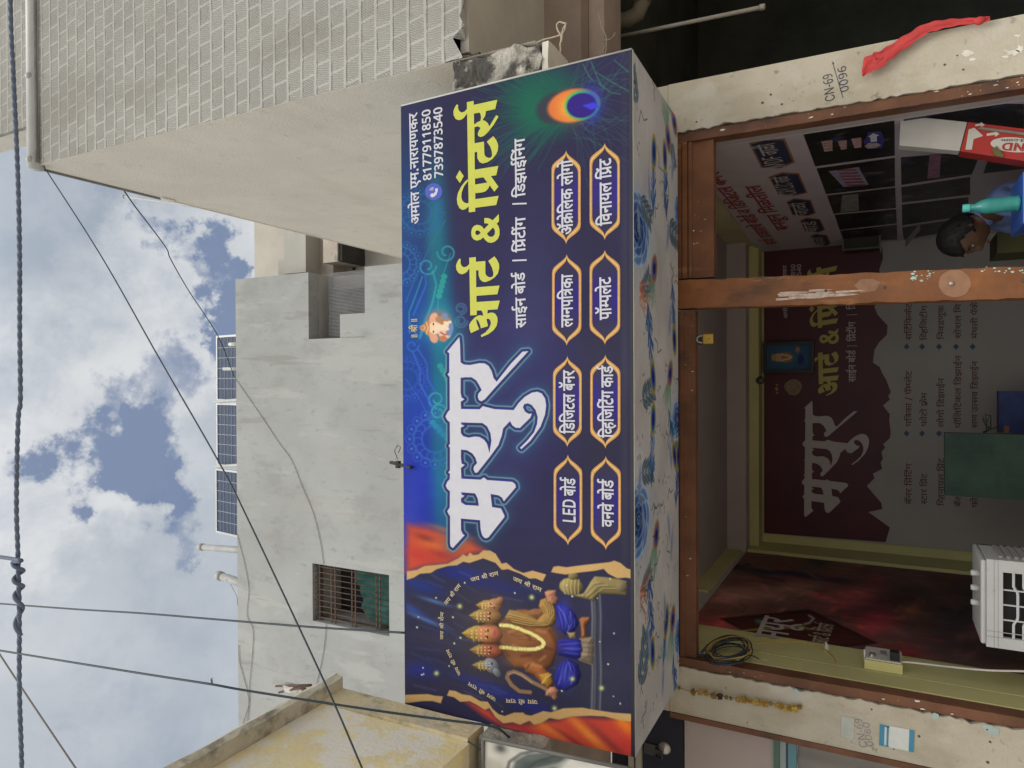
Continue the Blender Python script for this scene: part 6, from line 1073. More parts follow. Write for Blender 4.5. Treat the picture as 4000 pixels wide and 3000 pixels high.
# ------------------------------------------------------------------ low yellow building on the left
m_yellow_wall = mat('peeling_yellow', (.74, .65, .42), .93, .05, 3, .004, 45, [((.74, .72, .66), 3.6, .46, .06, (1, 1, 1.2), .9), ((.46, .42, .33), 1.8, .52, .15, (1, .4, 1), .5), ((.78, .66, .31), 8, .56, .05, None, .7)], spec=.12)
m_yellow_trim = mat('dirty_yellow', (.60, .52, .34), .93, .08, 4, .008, 30, [((.20, .19, .15), 3.5, .53, .13, None, .75), ((.44, .42, .36), 6, .49, .12, None, .6)], spec=.12)
m_cop = mat('old_coping', (.56, .53, .44), .93, .08, 4, .006, 40, [((.19, .18, .15), 5, .52, .14, None, .75)], spec=.12)
yb = thing('yellow_building', 'low old building with peeling yellow overhanging parapet at the left of the shop', 'building', (-2.4, 2.2, 0))
YX, YE, YZ0, YZ1 = -1.64, 2.87, 3.25, 4.285
mb = MB(); mb.box(-4.5, YX, .9, YE-.15, YZ0, YZ1-.17); mb.obj('parapet_wall', m_yellow_wall, yb)
mb = MB(); mb.box(-1.9, YX+.02, YE-.148, YE, YZ0+.01, YZ1-.17); mb.obj('corner_pilaster', m_yellow_trim, yb)
# the coping: a sloped top edge with an overhanging lip
mb = MB(); pr = [(YX-.25, YZ1-.168), (YX+.075, YZ1-.168), (YX+.085, YZ1-.13), (YX+.01, YZ1), (YX-.25, YZ1+.01)]
nseg = 24; ys = np.linspace(.9, YE+.0, nseg); v = []
for i, y in enumerate(ys):
    for (x, z) in pr: v.append((x+rg.normal()*.003, y, z+rg.normal()*.003))
f = [(i*5+k, i*5+(k+1) % 5, (i+1)*5+(k+1) % 5, (i+1)*5+k) for i in range(nseg-1) for k in range(5)]+[tuple(range(4, -1, -1)), tuple((nseg-1)*5+k for k in range(5))]
mb.add(v, f); mb.box(-4.5, YX-.252, .9, YE, YZ1-.168, YZ1-.05); mb.obj('coping', m_cop, yb)
mb = MB(); lump(mb, -4.5, -1.63, 2.78, 2.93, 2.93, 3.24, .018, 12); mb.obj('rough_beam', mat('rough_beam', (.30, .285, .25), .95, .3, 8, .02, 30, [((.08, .078, .07), 5, .5, .14, (1, 1, .4), .85), ((.45, .43, .38), 8, .6, .1, None, .7)], spec=.1), yb)
mb = MB(); mb.box(-4.5, -1.66, 2.94, 3.78, 2.96, 3.2); mb.obj('porch_soffit', m_brown, yb)
# the front of its ground floor with a door beside the shop
mb = MB(); mb.box(-4.5, -1.80, 3.80, 3.95, 2.56, 2.96); mb.obj('lintel', mat('recess_shade', (.02, .021, .034), .8, .15, 4), yb)  # near-black colour stands in for the shade of the recess here
mb = MB(); zA = at(3022, 2900, Y=3.83).z; zB = at(3112, 2900, Y=3.83).z
mb.box(-4.5, -1.80, 3.83, 3.87, zA, 2.555); dr = mb.obj('door', mat('pink_grey_board', (.42, .36, .345), .75, .06, 2, .001, 60), yb)
mb = MB(); c = at(2599, 2917, Y=3.82); mb.lathe(c, (0, -1, 0), [(.046, -.005), (.046, .006), (.038, .012), (.032, .026), (.018, .036), (.004, .039)], 20); mb.obj('dome_knob', mat('steel', (.45, .44, .43), .3, .1, metal=.7), dr)
for i, (a, b, cc) in enumerate(((0, .28, (.10, .17, .13)), (.28, .55, (.30, .36, .38)), (.55, .62, (.05, .09, .12)), (.62, 1, (.13, .27, .33)))):
    mb = MB(); mb.box(-4.5, -1.80, 3.815, 3.86, zA+(zB-zA)*b, zA+(zB-zA)*a-.002); mb.obj('door_rail', mat('rail_%d' % i, cc, .6, .06, 3), dr)
mb = MB(); nr = 60; xs = np.linspace(-4.0, -1.80, nr*4+1)
v = []; 
for x in xs:
    y = 3.845+.006*math.sin(x/.016)
    v += [(x, y, .3), (x, y, zB-.002)]
mb.add(v, [(2*i, 2*i+2, 2*i+3, 2*i+1) for i in range(len(xs)-1)], True); mb.obj('ribbed_sheet', mat('ribbed_grey', (.22, .205, .185), .6, .1, 3), dr)
mb = MB(); a = at(2545, 2925, Y=3.80); mb.box(a.x-.03, a.x+.03, 3.79, 3.83, a.z-.05, a.z+.04); mb.tube([a+Vector((-.02, -.02, -.03)), a+Vector((-.02, -.04, -.07)), a+Vector((.02, -.04, -.07)), a+Vector((.02, -.02, -.03))], .006, 6); mb.obj('latch', mat('dark_iron', (.06, .06, .06), .5, .2, metal=.4), dr)
mb = MB()
for px in (2462, 2490): a = at(px, 2960, Y=3.78); mb.box(-4.5, -1.80, 3.77, 3.80, a.z-.022, a.z+.008)
mb.obj('door_track', mat('pale_track', (.38, .36, .31), .5, .1), dr)
# black and white printed banner hung beside the sign
PBAN = [at(1889, 2884, Y=2.70), at(1889, 3420, Y=2.70), at(2500, 3420, Y=2.70), at(2500, 3010, Y=2.70)]
P = sheet(PBAN[3], PBAN[2], PBAN[1], PBAN[0], 130, 130)
t_ = thing('printed_banner', 'framed black and white photo banner hanging under the yellow parapet beside the sign', 'banner', tuple(PBAN[3]))
U2 = np.repeat(np.linspace(0, 1, 130)[None], 130, 0); V2 = np.repeat(np.linspace(0, 1, 130)[:, None], 130, 1)
ib = Canvas(P, U2, V2, (226, 226, 220))
ib.blob(.05, .88, .035, .04, (90, 94, 94), .9); ib.poly([(0, .55), (.05, .70), (.12, .78), (.2, .80), (.17, .66), (.09, .52), (.04, .42), (0, .40)], (110, 120, 120), .03); ib.stroke([(.0, .62), (.06, .74), (.14, .82), (.24, .84)], .016, (70, 78, 78), .02, .8); ib.stroke([(.02, .5), (.1, .64), (.2, .72)], .012, (60, 66, 66), .02, .7); ib.poly([(.03, .40), (.16, .62), (.30, .72), (.46, .76), (.40, .60), (.2, .42), (.1, .30)], (104, 114, 114), .05); ib.blob(.3, .6, .12, .08, (80, 88, 88), .8, .5); ib.stroke([(.03, .46), (.14, .70), (.3, .8), (.5, .84)], .035, (84, 92, 92), .05, .8); ib.stroke([(.2, .36), (.32, .55), (.46, .66)], .02, (60, 66, 66), .04, .8)
ib.blob(.6, .35, .25, .25, (90, 94, 96), .7); ib.poly([(0, .05), (.1, .30), (.2, .42), (.12, .5), (0, .42)], (222, 222, 216), .05)
ib.tex(0, 5, .02); ib.obj('print', mat_attr('print', .45), t_)
mb = MB()
for i in range(4): a, b = PBAN[i], PBAN[(i+1) % 4]; mb.tube([a+Vector((0, -.004, 0)), b+Vector((0, -.004, 0))], .009, 6)
mb.obj('frame', mat('frame_grey', (.16, .16, .155), .6, .1), t_)
mb = MB(); mb.tube([PBAN[0]+Vector((-.06, 0, 0)), PBAN[0]+Vector((-.05, .03, .10)), PBAN[0]+Vector((-.045, .08, .25))], .004, 5); mb.obj('hanger_wire', mat('dark_iron', (.06, .06, .06)), t_)
mb = MB(); mb.tube([PBAN[0]+Vector((-.3, 0, 0)), PBAN[0]+Vector((-.29, .03, .10)), PBAN[0]+Vector((-.28, .08, .25))], .004, 5); mb.obj('hanger_wire', mat('dark_iron', (.06, .06, .06)), t_)

# ------------------------------------------------------------------ cables
m_cable = mat('cable_glare_grey', (.11, .14, .21), .6, .15, 10); m_wire = mat('wire_black', (.03, .045, .06), .5, .1); m_thin = mat('wire_grey', (.20, .195, .185), .6, .1)  # the thick cable's bluish tone is sky glare put into its colour
def polyw(pp, Y): return [at(a, b, Y=y) for (a, b), y in zip(pp, Y if isinstance(Y, (list, tuple)) else [Y]*len(pp))]
def smoothw(pts, n=6):
    o = []
    P_ = [pts[0]*2-pts[1]]+pts+[pts[-1]*2-pts[-2]]
    for i in range(1, len(P_)-2):
        for k in range(n):
            t = k/n; a, b, c, d = P_[i-1], P_[i], P_[i+1], P_[i+2]
            o.append(.5*((2*b)+(c-a)*t+(2*a-5*b+4*c-d)*t*t+(3*b-a-3*c+d)*t**3))
    return o+[pts[-1]]
main = smoothw(polyw([(28, -700), (40, 0), (52, 300), (70, 700), (76, 1000), (77, 1300), (79, 1560), (72, 1620), (66, 1800), (64, 2000), (70, 2160), (75, 2400), (76, 2700), (85, 3000), (98, 3500)], 2.6), 12)
t = thing('power_cable', 'thick twisted grey power cable stretched along the street overhead', 'cable', tuple(main[len(main)//2]))
# two strands wound round each other
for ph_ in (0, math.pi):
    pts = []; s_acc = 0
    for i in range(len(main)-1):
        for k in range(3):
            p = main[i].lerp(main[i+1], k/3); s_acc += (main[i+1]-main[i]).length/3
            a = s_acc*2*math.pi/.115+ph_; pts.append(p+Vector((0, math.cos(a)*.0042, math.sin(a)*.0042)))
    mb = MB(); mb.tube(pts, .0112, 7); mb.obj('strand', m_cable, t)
pts = []
spine = smoothw(polyw([(71, 2185), (72, 2260), (73, 2340), (74, 2480)], 2.6), 20)
for i, p in enumerate(spine):
    s_ = i/(len(spine)-1); a = s_*2*math.pi*3.6+1.1; rr = .030*(1-.35*s_); pts.append(p+Vector((0, math.cos(a)*rr, math.sin(a)*rr)))
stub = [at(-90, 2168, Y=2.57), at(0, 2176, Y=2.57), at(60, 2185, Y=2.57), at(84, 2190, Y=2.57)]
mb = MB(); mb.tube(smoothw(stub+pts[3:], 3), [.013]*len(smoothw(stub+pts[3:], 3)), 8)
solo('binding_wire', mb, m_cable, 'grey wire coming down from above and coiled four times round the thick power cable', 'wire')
def wire(name, pp, Y, r, lab, m=m_wire, n=8, cat='wire'):
    mb = MB(); mb.tube(smoothw(polyw(pp, Y), n), r, 6); return solo(name, mb, m, lab, cat, 'overhead wires')
wire('service_wire', [(172, 650), (185, 672), (395, 1000), (620, 1396), (850, 1796), (955, 2000), (1264, 2657), (1414, 3000), (1520, 3240), (1620, 3470), (1720, 3700)], [2.99, 2.98, 2.86, 2.7, 2.55, 2.48, 2.26, 2.14, 2.05, 1.97, 1.9], .0042, 'long straight black wire from the top corner of the cream flank, crossing the pale house')
wire('service_wire', [(466, 718), (530, 810), (578, 872), (650, 970), (668, 1015), (740, 1140), (850, 1310), (916, 1473)], [3.7, 4.1, 4.5, 5.2, 5.4, 6.2, 7.0, HY-.03], .006, 'thin wire from the cream flank coping to the pale house top by the solar panel')
wire('wall_wire', [(916, 1473), (930, 1495), (1010, 1610), (1090, 1730), (1140, 1800), (1180, 1900), (1222, 2000), (1250, 2110), (1264, 2205)], HY-.010, .0036, 'thin grey wire sagging down the pale house wall to the top corner of its window', m_thin)
wire('wall_wire', [(1274, 2435), (1268, 2510), (1255, 2590), (1237, 2669), (1232, 2700)], HY-.010, .0036, 'short grey wire curving down the pale house wall below its barred window', m_thin)
wire('service_wire', [(-1300, 2262), (-900, 2292), (-600, 2314), (-300, 2336), (0, 2358), (300, 2380), (560, 2396), (900, 2424), (1200, 2448), (1400, 2461), (1586, 2472)], 4.0, .0085, 'black wire dropping from the sky across the barred window towards the sign')
wire('service_wire', [(-1200, 2345), (-900, 2394), (-600, 2443), (-300, 2492), (0, 2541), (300, 2590), (600, 2638), (820, 2672), (960, 2697), (1300, 2750), (1550, 2787), (1760, 2815), (1925, 2838), (1990, 2880)], [2.3]*8+[2.35, 2.45, 2.55, 2.62, 2.68, 2.75], .0055, 'black wire with a snagged scrap passing down in front of the yellow parapet')
wire('service_wire', [(-240, 2192), (-160, 2314), (-80, 2436), (0, 2558), (80, 2680), (160, 2800), (295, 3000), (430, 3200), (565, 3400)], 2.8, .0062, 'grey wire crossing behind the thick power cable at the lower left of the sky', m_thin)
wire('roof_wire', [(925, 2085), (945, 2160), (955, 2200), (972, 2300), (965, 2400), (988, 2460), (985, 2560), (975, 2670), (974, 2740), (960, 2790), (948, 2830)], HY-.010, .0036, 'slack grey wire trailing down the edge of the pale house below the vent pipes', m_thin)
wire('roof_wire', [(932, 2520), (935, 2580), (950, 2640), (966, 2700), (972, 2750), (966, 2822)], HY-.012, .0042, 'second slack wire at the pale house edge just above the yellow coping', m_thin)
# little snagged scrap on the wire
a = at(828, 2668, Y=2.3); mb = MB(); mb.tube([a, a+Vector((.02, 0, .004)), a+Vector((.028, -.004, -.012))], [.005, .004, .001], 6); mb.tube([a, a+Vector((.012, .002, .014))], [.004, .001], 6)
solo('snagged_scrap', mb, m_thin, 'tiny scrap caught on the black wire above the yellow coping', 'scrap')
a, b = at(483, 768, Y=5.0), at(760, 806, Y=5.0)
mb = MB(); mb.tube([a, b, b+(b-a)*.5], .012, 8); mb.ball(a, .022, .022, .02, 10, 6)
solo('thin_pole', mb, m_pvc, 'thin pale pole with a knob tip sticking up behind the cream flank', 'pole')
# bent iron bracket on top of the sign, rods at the yellow corner
m_iron = mat('old_iron', (.025, .024, .024), .7, .2, 20)
mb = MB(); a, b = at(1526, 1806, Y=3.0), at(1605, 1826, Y=2.885); mb.box(-.007, .007, -.007, .007, 0, (b-a).length, Matrix.Translation(a) @ (b-a).to_track_quat('Z', 'Y').to_matrix().to_4x4())
c = a.lerp(b, .42); mb.box(c.x-.018, c.x+.018, c.y-.016, c.y+.004, c.z-.010, c.z+.010)
mb.tube([c+Vector((.03, -.01, 0)), c+Vector((.07, -.01, .02)), c+Vector((.10, -.01, .0)), c+Vector((.09, -.01, -.02)), c+Vector((.06, -.01, -.004))], .002, 5)
solo('iron_bracket', mb, m_iron, 'bent black iron bracket with a curl of wire on top of the signboard', 'bracket')
mb = MB(); A = at(1238, 2672, Y=2.8)
for p in ((1078, 2680), (1115, 2674), (1090, 2705)): mb.tube([at(*p, Y=2.9), at(1215, 2676 if p[0] < 1100 else 2700, Y=2.85)], .007, 6)
solo('rebar_rods', mb, m_rust, 'rusty reinforcing rods poking out of the yellow parapet corner', 'rods')
mb = MB(); a = at(1120, 2685, Y=2.88); b = at(1170, 2708, Y=2.88); lump(mb, b.x-.02, a.x+.01, 2.87, 2.90, b.z-.01, a.z+.02, .022, 4)
solo('plastic_scrap', mb, mat('dirty_plastic', (.42, .40, .38), .6, .35, 18), 'crumpled dirty plastic scrap caught on the rusty rods', 'scrap')

# ------------------------------------------------------------------ the shop
m_pillar = mat('pillar_cream', (.48, .44, .36), .9, .06, 4, .003, 70, [((.39, .34, .255), 4, .47, .16, (1, 1, .5), .6), ((.34, .285, .21), 2, .56, .14, (1, 1, .8), .5), ((.20, .165, .12), 13, .64, .06, None, .7), ((.54, .51, .45), 3, .56, .1, None, .6), ((.30, .26, .20), 30, .62, .06, None, .5)], spec=.2)
m_ceil = mat('ceiling_paint', (.35, .30, .30), .9, .06, 2)
m_ltyellow = mat('light_yellow', (.50, .465, .22), .8, .06, 3)
m_inside = mat('inside_wall', (.42, .38, .36), .9, .06, 2)
m_wood = mat('orange_wood', (.17, .07, .032), .55, .22, 6, .002, 90, [((.10, .045, .025), 7, .57, .12, (1, 1, .35), .75), ((.40, .18, .08), 14, .60, .1, (1, 1, .2), .5)], spec=.35)
m_wood2 = mat('dark_wood', (.15, .066, .036), .6, .22, 6, .002, 90, [((.06, .035, .03), 6, .55, .14, (1, 1, .4), .8), ((.45, .38, .30), 24, .72, .04, None, .8)], spec=.3)
FY, XL, XR, BY, CZ = 3.70, -1.47, 1.27, 6.55, 2.78
shop = thing('printing_shop', 'narrow open fronted printing shop with cream pillars under the signboard', 'shop', (-.1, 5, 0))
mb = MB(); mb.box(-1.77, 1.545, 3.5, 6.9, 0, .30); mb.obj('floor', m_concrete, shop)
def pillar(x0, x1, rough_in):
    """pillar with a chipped inner edge"""
    mb = MB(); zs = np.linspace(.30, 2.6, 90); v = []
    for z in zs:
        j = .004*rg.normal()
        a, b = (x0, x1+j) if rough_in > 0 else (x0+j, x1)
        v += [(a, FY, z), (b, FY, z), (b, FY+.25, z), (a, FY+.25, z)]
    f = [(i*4+k, i*4+(k+1) % 4, (i+1)*4+(k+1) % 4, (i+1)*4+k) for i in range(89) for k in range(4)]
    mb.add(v, f+[(3, 2, 1, 0), (356, 357, 358, 359)]); return mb.obj('pillar', m_pillar, shop)
pillar(-1.765, -1.523, 1); pillar(1.293, 1.548, -1)
mb = MB(); mb.box(-1.765, 1.545, FY, FY+.25, 2.602, 3.6); mb.box(-1.765, 1.545, FY+.25, 6.9, 3.3, 3.42); mb.obj('upper_wall', m_pillar, shop)
mb = MB(); mb.box(-1.765, XL, FY+.252, BY+.2, .302, 3.298); mb.obj('side_wall', m_inside, shop)
RA, RB = Vector((1.27, FY+.252, 0)), Vector((1.112, BY-.002, 0))      # the right wall runs a little askew
mb = MB(); mb.hexa([(RA.x, RA.y, .302), (1.548, RA.y, .302), (1.548, BY+.2, .302), (RB.x, BY+.2, .302), (RA.x, RA.y, 3.298), (1.548, RA.y, 3.298), (1.548, BY+.2, 3.298), (RB.x, BY+.2, 3.298)]); mb.obj('side_wall', mat('wall_dull_yellow', (.46, .42, .25), .85, .08, 2), shop)
for xa_, xb_, mm in ((-1.5225, -1.468, m_ltyellow), (1.266, 1.2925, m_inside)):
    mb = MB(); mb.box(xa_, xb_, FY+.105, FY+.2515, .303, 2.598); mb.obj('wall_return', mm, shop)
mb = MB(); mb.box(XL+.002, XR-.002, BY, BY+.2, .302, 3.298); mb.obj('back_wall', m_ltyellow, shop)
mb = MB(); mb.box(XL+.002, XR-.002, FY+.252, BY-.002, CZ, CZ+.08); mb.obj('ceiling', m_ceil, shop)
mb = MB(); mb.box(XL+.003, XR-.003, 6.2, BY-.003, 2.62, CZ-.002); mb.obj('ceiling_beam', mat('beam_paint', (.40, .345, .34), .9, .05, 2), shop)
mb = MB(); mb.box(XL+.004, XR-.004, 6.35, BY-.003, 2.54, 2.618); mb.box(XL+.001, XL+.02, 4.9, 6.19, 2.66, CZ-.002); mb.obj('yellow_trim', m_ltyellow, shop)
mb = MB(); mb.box(XL+.001, XL+.004, FY+.255, 4.32, .303, CZ-.003); mb.obj('yellow_strip', m_ltyellow, shop)
mb = MB(); mb.box(XL+.003, XL+.03, BY-.35, BY-.004, .303, 2.61); mb.obj('corner_strip', m_ltyellow, shop)
# handwriting on the pillars
m_ink = mat('pen_ink', (.035, .04, .09), .7, .1); m_ink2 = mat('faded_ink', (.27, .25, .28), .8, .2, 20)
def ptext(mb, s, p0, p1, h, bold, Y=FY):
    a, b = at(*p0, Y=Y), at(*p1, Y=Y); ux = (b-a).normalized(); hh = (at(p0[0]-h, p0[1], Y=Y)-a).length
    text(mb, s, a, b, Vector((-ux.z, 0, ux.x)), hh, Vector((0, -.002, 0)), bold)
mb = MB(); ptext(mb, 'CN-69', (3262, 392), (3250, 284), 32, -.006); ptext(mb, '0096', (3316, 356), (3303, 254), 28, -.006)
p = [at(3292, 384, Y=FY), at(3294, 382, Y=FY), at(3252, 240, Y=FY), at(3250, 241, Y=FY)]
mb.add([q+Vector((0, -.002, 0)) for q in p], [(0, 1, 2, 3)]); mb.obj('handwriting', m_ink, shop)
mb = MB(); ptext(mb, 'CN-69', (3388, 2922), (3366, 2806), 26, -.01); ptext(mb, '0080', (3412, 2918), (3394, 2820), 22, -.01); mb.obj('handwriting', m_ink2, shop)
# nail holes and chips
mb = MB()
for i in range(16):
    x, z = (rg.uniform(1.32, 1.52), rg.uniform(1.1, 2.5)) if i % 2 else (rg.uniform(-1.74, -1.54), rg.uniform(1.1, 2.5))
    r = rg.uniform(.003, .007); mb.lathe((x, FY, z), (0, -1, 0), [(r, -.001), (r*.8, .0025)], 8)
mb.obj('nail_holes', mat('hole_dark', (.10, .085, .07), .9, .2), shop)
m_bchip, m_wchip = mat('old_blue_paint', (.38, .46, .44), .8, .1), mat('chip_white', (.68, .65, .58), .85, .12, 30)
for pts_ in (((3640, 2806), (3636, 2790), (3650, 2783), (3666, 2790), (3670, 2804), (3655, 2810)), ((3840, 2845), (3834, 2830), (3870, 2832), (3905, 2850), (3900, 2872), (3860, 2866)), ((3092, 2712), (3090, 2696), (3110, 2690), (3125, 2704), (3112, 2716))):
    mb = MB(); mb.add([at(a, b, Y=FY)+Vector((0, -.002, 0)) for a, b in pts_], [tuple(range(len(pts_)))]); mb.obj('blue_chip', m_bchip, shop)
for cx, cy, rx, ry in ((3778, 208, 26, 12), (3800, 232, 14, 8), (3955, 205, 36, 12), (3985, 190, 18, 14), (3930, 222, 16, 6), (3975, 140, 14, 6)):
    mb = MB(); n_ = 22; mb.add([at(cx+rx*math.cos(6.283*i/n_)*rg.uniform(.45, 1.25), cy+ry*math.sin(6.283*i/n_)*rg.uniform(.45, 1.25), Y=FY)+Vector((0, -.0015, 0)) for i in range(n_)], [tuple(range(n_))]); mb.obj('whitewash_chip', m_wchip, shop)
mb = MB(); mb.box(-1.795, -1.767, FY-.004, FY+.1, .3, 2.6); mb.obj('rusty_edge', m_wood2, shop)
# left neighbour's return, right pillar's dark side
# ---- wooden door frame
dfm = thing('door_frame', 'worn orange brown wooden frame with a scuffed middle post across the shop opening', 'door frame', (0, 3.75, .3))
def jamb(x0, x1, nm):
    mb = MB(); zs = np.linspace(.302, 2.6, 70); v = []
    for z in zs:
        j = .003*rg.normal(); v += [(x0+j*.3, FY+.012, z), (x1+j*.3, FY+.012, z), (x1, FY+.10, z), (x0, FY+.10, z)]
    f = [(i*4+k, i*4+(k+1) % 4, (i+1)*4+(k+1) % 4, (i+1)*4+k) for i in range(69) for k in range(4)]
    mb.add(v, f+[(3, 2, 1, 0), (276, 277, 278, 279)]); return mb.obj(nm, m_wood2, dfm)
jamb(-1.518, -1.472, 'jamb'); jamb(1.238, 1.288, 'jamb')
mb = MB(); mb.box(.525, 1.236, FY+.03, FY+.09, 2.372, 2.598); mb.obj('transom', m_wood, dfm)
mb = MB()
for z0, z1, d in ((2.535, 2.56, .014), (2.505, 2.53, .02), (2.48, 2.498, .012)): mb.box(.525, 1.236, FY+.03-d, FY+.028, z0, z1)
mb.obj('moulding', m_wood, dfm)
mb = MB(); mb.box(-1.47, .355, FY+.03, FY+.09, 2.468, 2.598); mb.obj('transom', m_wood2, dfm)
mb = MB(); mb.box(-1.47, .355, FY+.018, FY+.0285, 2.525, 2.55); mb.obj('moulding', m_wood2, dfm)
px_ = lambda z: (.333+(z-.9)*.0205, .468+(z-.9)*.0285)
mb = MB(); v = []; zs = np.linspace(.302, 2.598, 60)
for z in zs:
    a, b = px_(z); j1, j2 = .002*rg.normal(), .002*rg.normal(); v += [(a+j1, FY+.004, z), (b+j2, FY+.004, z), (b, FY+.10, z), (a, FY+.10, z)]
mb.add(v, [(i*4+k, i*4+(k+1) % 4, (i+1)*4+(k+1) % 4, (i+1)*4+k) for i in range(59) for k in range(4)]+[(3, 2, 1, 0), (236, 237, 238, 239)])
post = mb.obj('post', mat('post_wood', (.24, .092, .032), .55, .25, 5, .002, 90, [((.085, .045, .026), 5, .53, .12, (1, 1, .3), .85), ((.20, .085, .04), 18, .50, .15, (1, 1, .06), .6), ((.48, .24, .11), 11, .58, .1, (1, 1, .2), .5)], spec=.35), dfm)
m_scuff = mat('paint_scuff', (.55, .43, .36), .7, .2, 40); m_pale = mat('pale_patch', (.30, .16, .095), .6, .12, 20)
def onpost(pp): return [at(a, b, Y=FY+.004)+Vector((0, -.0014, 0)) for a, b in pp]
Cz = lambda p: zc(3000, 1000, .60277, p)
mb = MB()
for k in range(30):
    t = rg.uniform(0, 1); x0 = 45+t*420; y = 262-.062*(x0-45)+rg.uniform(-24, 24); l = rg.uniform(60, 240); h = rg.uniform(2, 7)
    mb.add([q+Vector((0, -.00002*k, 0)) for q in onpost(Cz([(x0, y-h), (x0+l*.5, y-h-l*.03), (x0+l, y-l*.06), (x0+l*.5, y+h-l*.03), (x0, y+h)]))], [(0, 1, 2, 3, 4)])
mb.obj('paint_scuff', m_scuff, post)
mb = MB()
c0, rr0 = (1210, 178), 104
mb.add(onpost(Cz([(c0[0]+rr0*math.cos(a*math.pi/14)*(1+.03*math.sin(a*2)), c0[1]+.86*rr0*math.sin(a*math.pi/14)) for a in range(28)])), [tuple(range(28))])
mb.add(onpost(Cz([(560, 190), (600, 150), (680, 148), (730, 170), (700, 225), (600, 240)])), [tuple(range(6))]); mb.obj('pale_patch', m_pale, post)
mb = MB()
for k in range(34):
    if k < 20: x, y = rg.uniform(930, 1080), rg.uniform(95, 160)
    else: x, y = rg.uniform(1380, 1659), rg.uniform(70, 110)
    s_ = rg.uniform(3, 13); mb.add([q+Vector((0, -.00002*k, 0)) for q in onpost(Cz([(x-s_, y), (x, y-s_*.6), (x+s_*1.3, y-s_*.3), (x+s_, y+s_*.5), (x-s_*.2, y+s_*.6)]))], [(0, 1, 2, 3, 4)])
mb.obj('turquoise_flecks', mat('turquoise_fleck', (.42, .58, .52), .7, .2, 30), post)
mb = MB(); c = at(*Cz([(1188, 178)])[0], Y=FY); mb.lathe(c, (0, -1, 0), [(.010, -.006), (.010, .004), (.006, .007)], 8); mb.obj('bolt', MATS['steel'], post)
for p in ((757, 203), (1650, 160), (375, 225)):
    mb = MB(); c = at(*Cz([p])[0], Y=FY); mb.lathe(c, (0, -1, 0), [(.008, -.006), (.007, -.001), (.003, -.002)], 10); mb.obj('nail', MATS['hole_dark'], post)
def fleck(mb, x, y, z, s_):
    n_ = rg.integers(5, 9); mb.add([(x+s_*rg.uniform(.3, 1.3)*math.cos(6.283*i/n_)*.6, y, z+s_*rg.uniform(.4, 2.2)*math.sin(6.283*i/n_)) for i in range(n_)], [tuple(range(n_))])
mb = MB()   # flecks of white plaster along the jambs
for k in range(34):
    x, z = (rg.uniform(1.245, 1.288), rg.choice((rg.uniform(1.05, 1.3), rg.uniform(1.1, 2.55)))) if k < 22 else (rg.uniform(-1.514, -1.478), rg.uniform(1.3, 2.55))
    fleck(mb, x, FY+.0102-.00002*k, z, rg.uniform(.0012, .0055)*(1 if k % 4 else 1.6))
mb.obj('plaster_flecks', MATS['chip_white'], dfm)
mb = MB()
for k in range(16):
    x, z = rg.choice((rg.uniform(-1.4, .3), rg.uniform(.7, 1.0))), rg.uniform(2.40, 2.52)
    if x < .35: z = rg.uniform(2.48, 2.52)
    fleck(mb, x, FY+.0168-.00002*k if x < .35 and z > 2.52 else FY+.0282-.00002*k, z, rg.uniform(.002, .006))
mb.obj('turquoise_flecks', MATS['turquoise_fleck'], dfm)

# ---- printed banner on the back wall
bb = thing('wall_banner', 'maroon and grey printed price banner with the shop name covering the back wall', 'banner', (-.1, BY-.01, .9))
YB = BY-.012
x0, x1 = at(2985, 2082, Y=YB).x, at(2985, 978, Y=YB).x
zt_ = at(2985, 1500, Y=YB).z
mb = MB(); mb.box(x0, x1, YB, YB+.006, .6, zt_); bface = mb.obj('banner_sheet', mat('banner_grey', (.33, .30, .275), .6, .05, 2), bb)
edge = Cz([(650, 1659), (740, 1640), (735, 1600), (700, 1560), (640, 1490), (690, 1440), (680, 1410), (740, 1380), (730, 1340), (745, 1310), (735, 1270), (760, 1240), (745, 1220), (790, 1180), (795, 1140), (785, 1060), (790, 1025), (745, 970), (790, 930), (780, 910), (795, 880), (765, 800), (740, 760), (725, 720), (680, 690), (690, 610), (720, 560), (770, 510), (775, 450), (710, 380), (690, 330), (720, 250), (740, 170), (720, 90), (745, 20), (740, -60)])
mar = [(2985, 2082), (3460, 2082+36), (3476, 2060)] + [(a, b) for a, b in edge] + [(3440, 990), (3430, 935), (2985, 978)]
def on_back(mb, contours, lift):
    cs = [np.array([(q.x, q.z) for q in (at(p[0], p[1], Y=YB) for p in c)]) for c in contours]
    v, f = fill2d(cs); mb.add([(min(max(a, x0), x1), YB-lift, b) for a, b in v], f)
mb = MB(); on_back(mb, [mar], .002); mb.obj('maroon_field', mat('banner_maroon', (.075, .016, .024), .5, .1, 3), bface)
# the shop's big word, traced from the sign and scaled on to the banner
def remap(pts, src, dst):
    A = np.array([[p[0], p[1], 1] for p in src], float); B = np.array(dst, float); M_, *_ = np.linalg.lstsq(A, B, rcond=None)
    return [tuple(np.array([p[0], p[1], 1]) @ M_) for p in pts]
src = [(1795, 1317), (1758, 1740), (1770, 2140), (2063, 1372)]
dst = [(3175, 1563), (3140, 1800), (3150, 2018), (3350, 1606)]
m_bw = mat('banner_white', (.42, .375, .36), .55, .04); m_by = mat('banner_gold', (.44, .36, .09), .55, .06); m_br = mat('banner_ink', (.13, .055, .05), .6, .1); m_bb = mat('banner_blue', (.05, .09, .16), .6, .1)
mb = MB(); on_back(mb, [remap(LOGO, src, dst)]+[remap(h, src, dst) for h in LHOLE], .004); mb.obj('logo_lettering', m_bw, bface)
src = [(1841, 1314), (1832, 1005), (1952, 1205), (1824, 400), (1945, 410)]
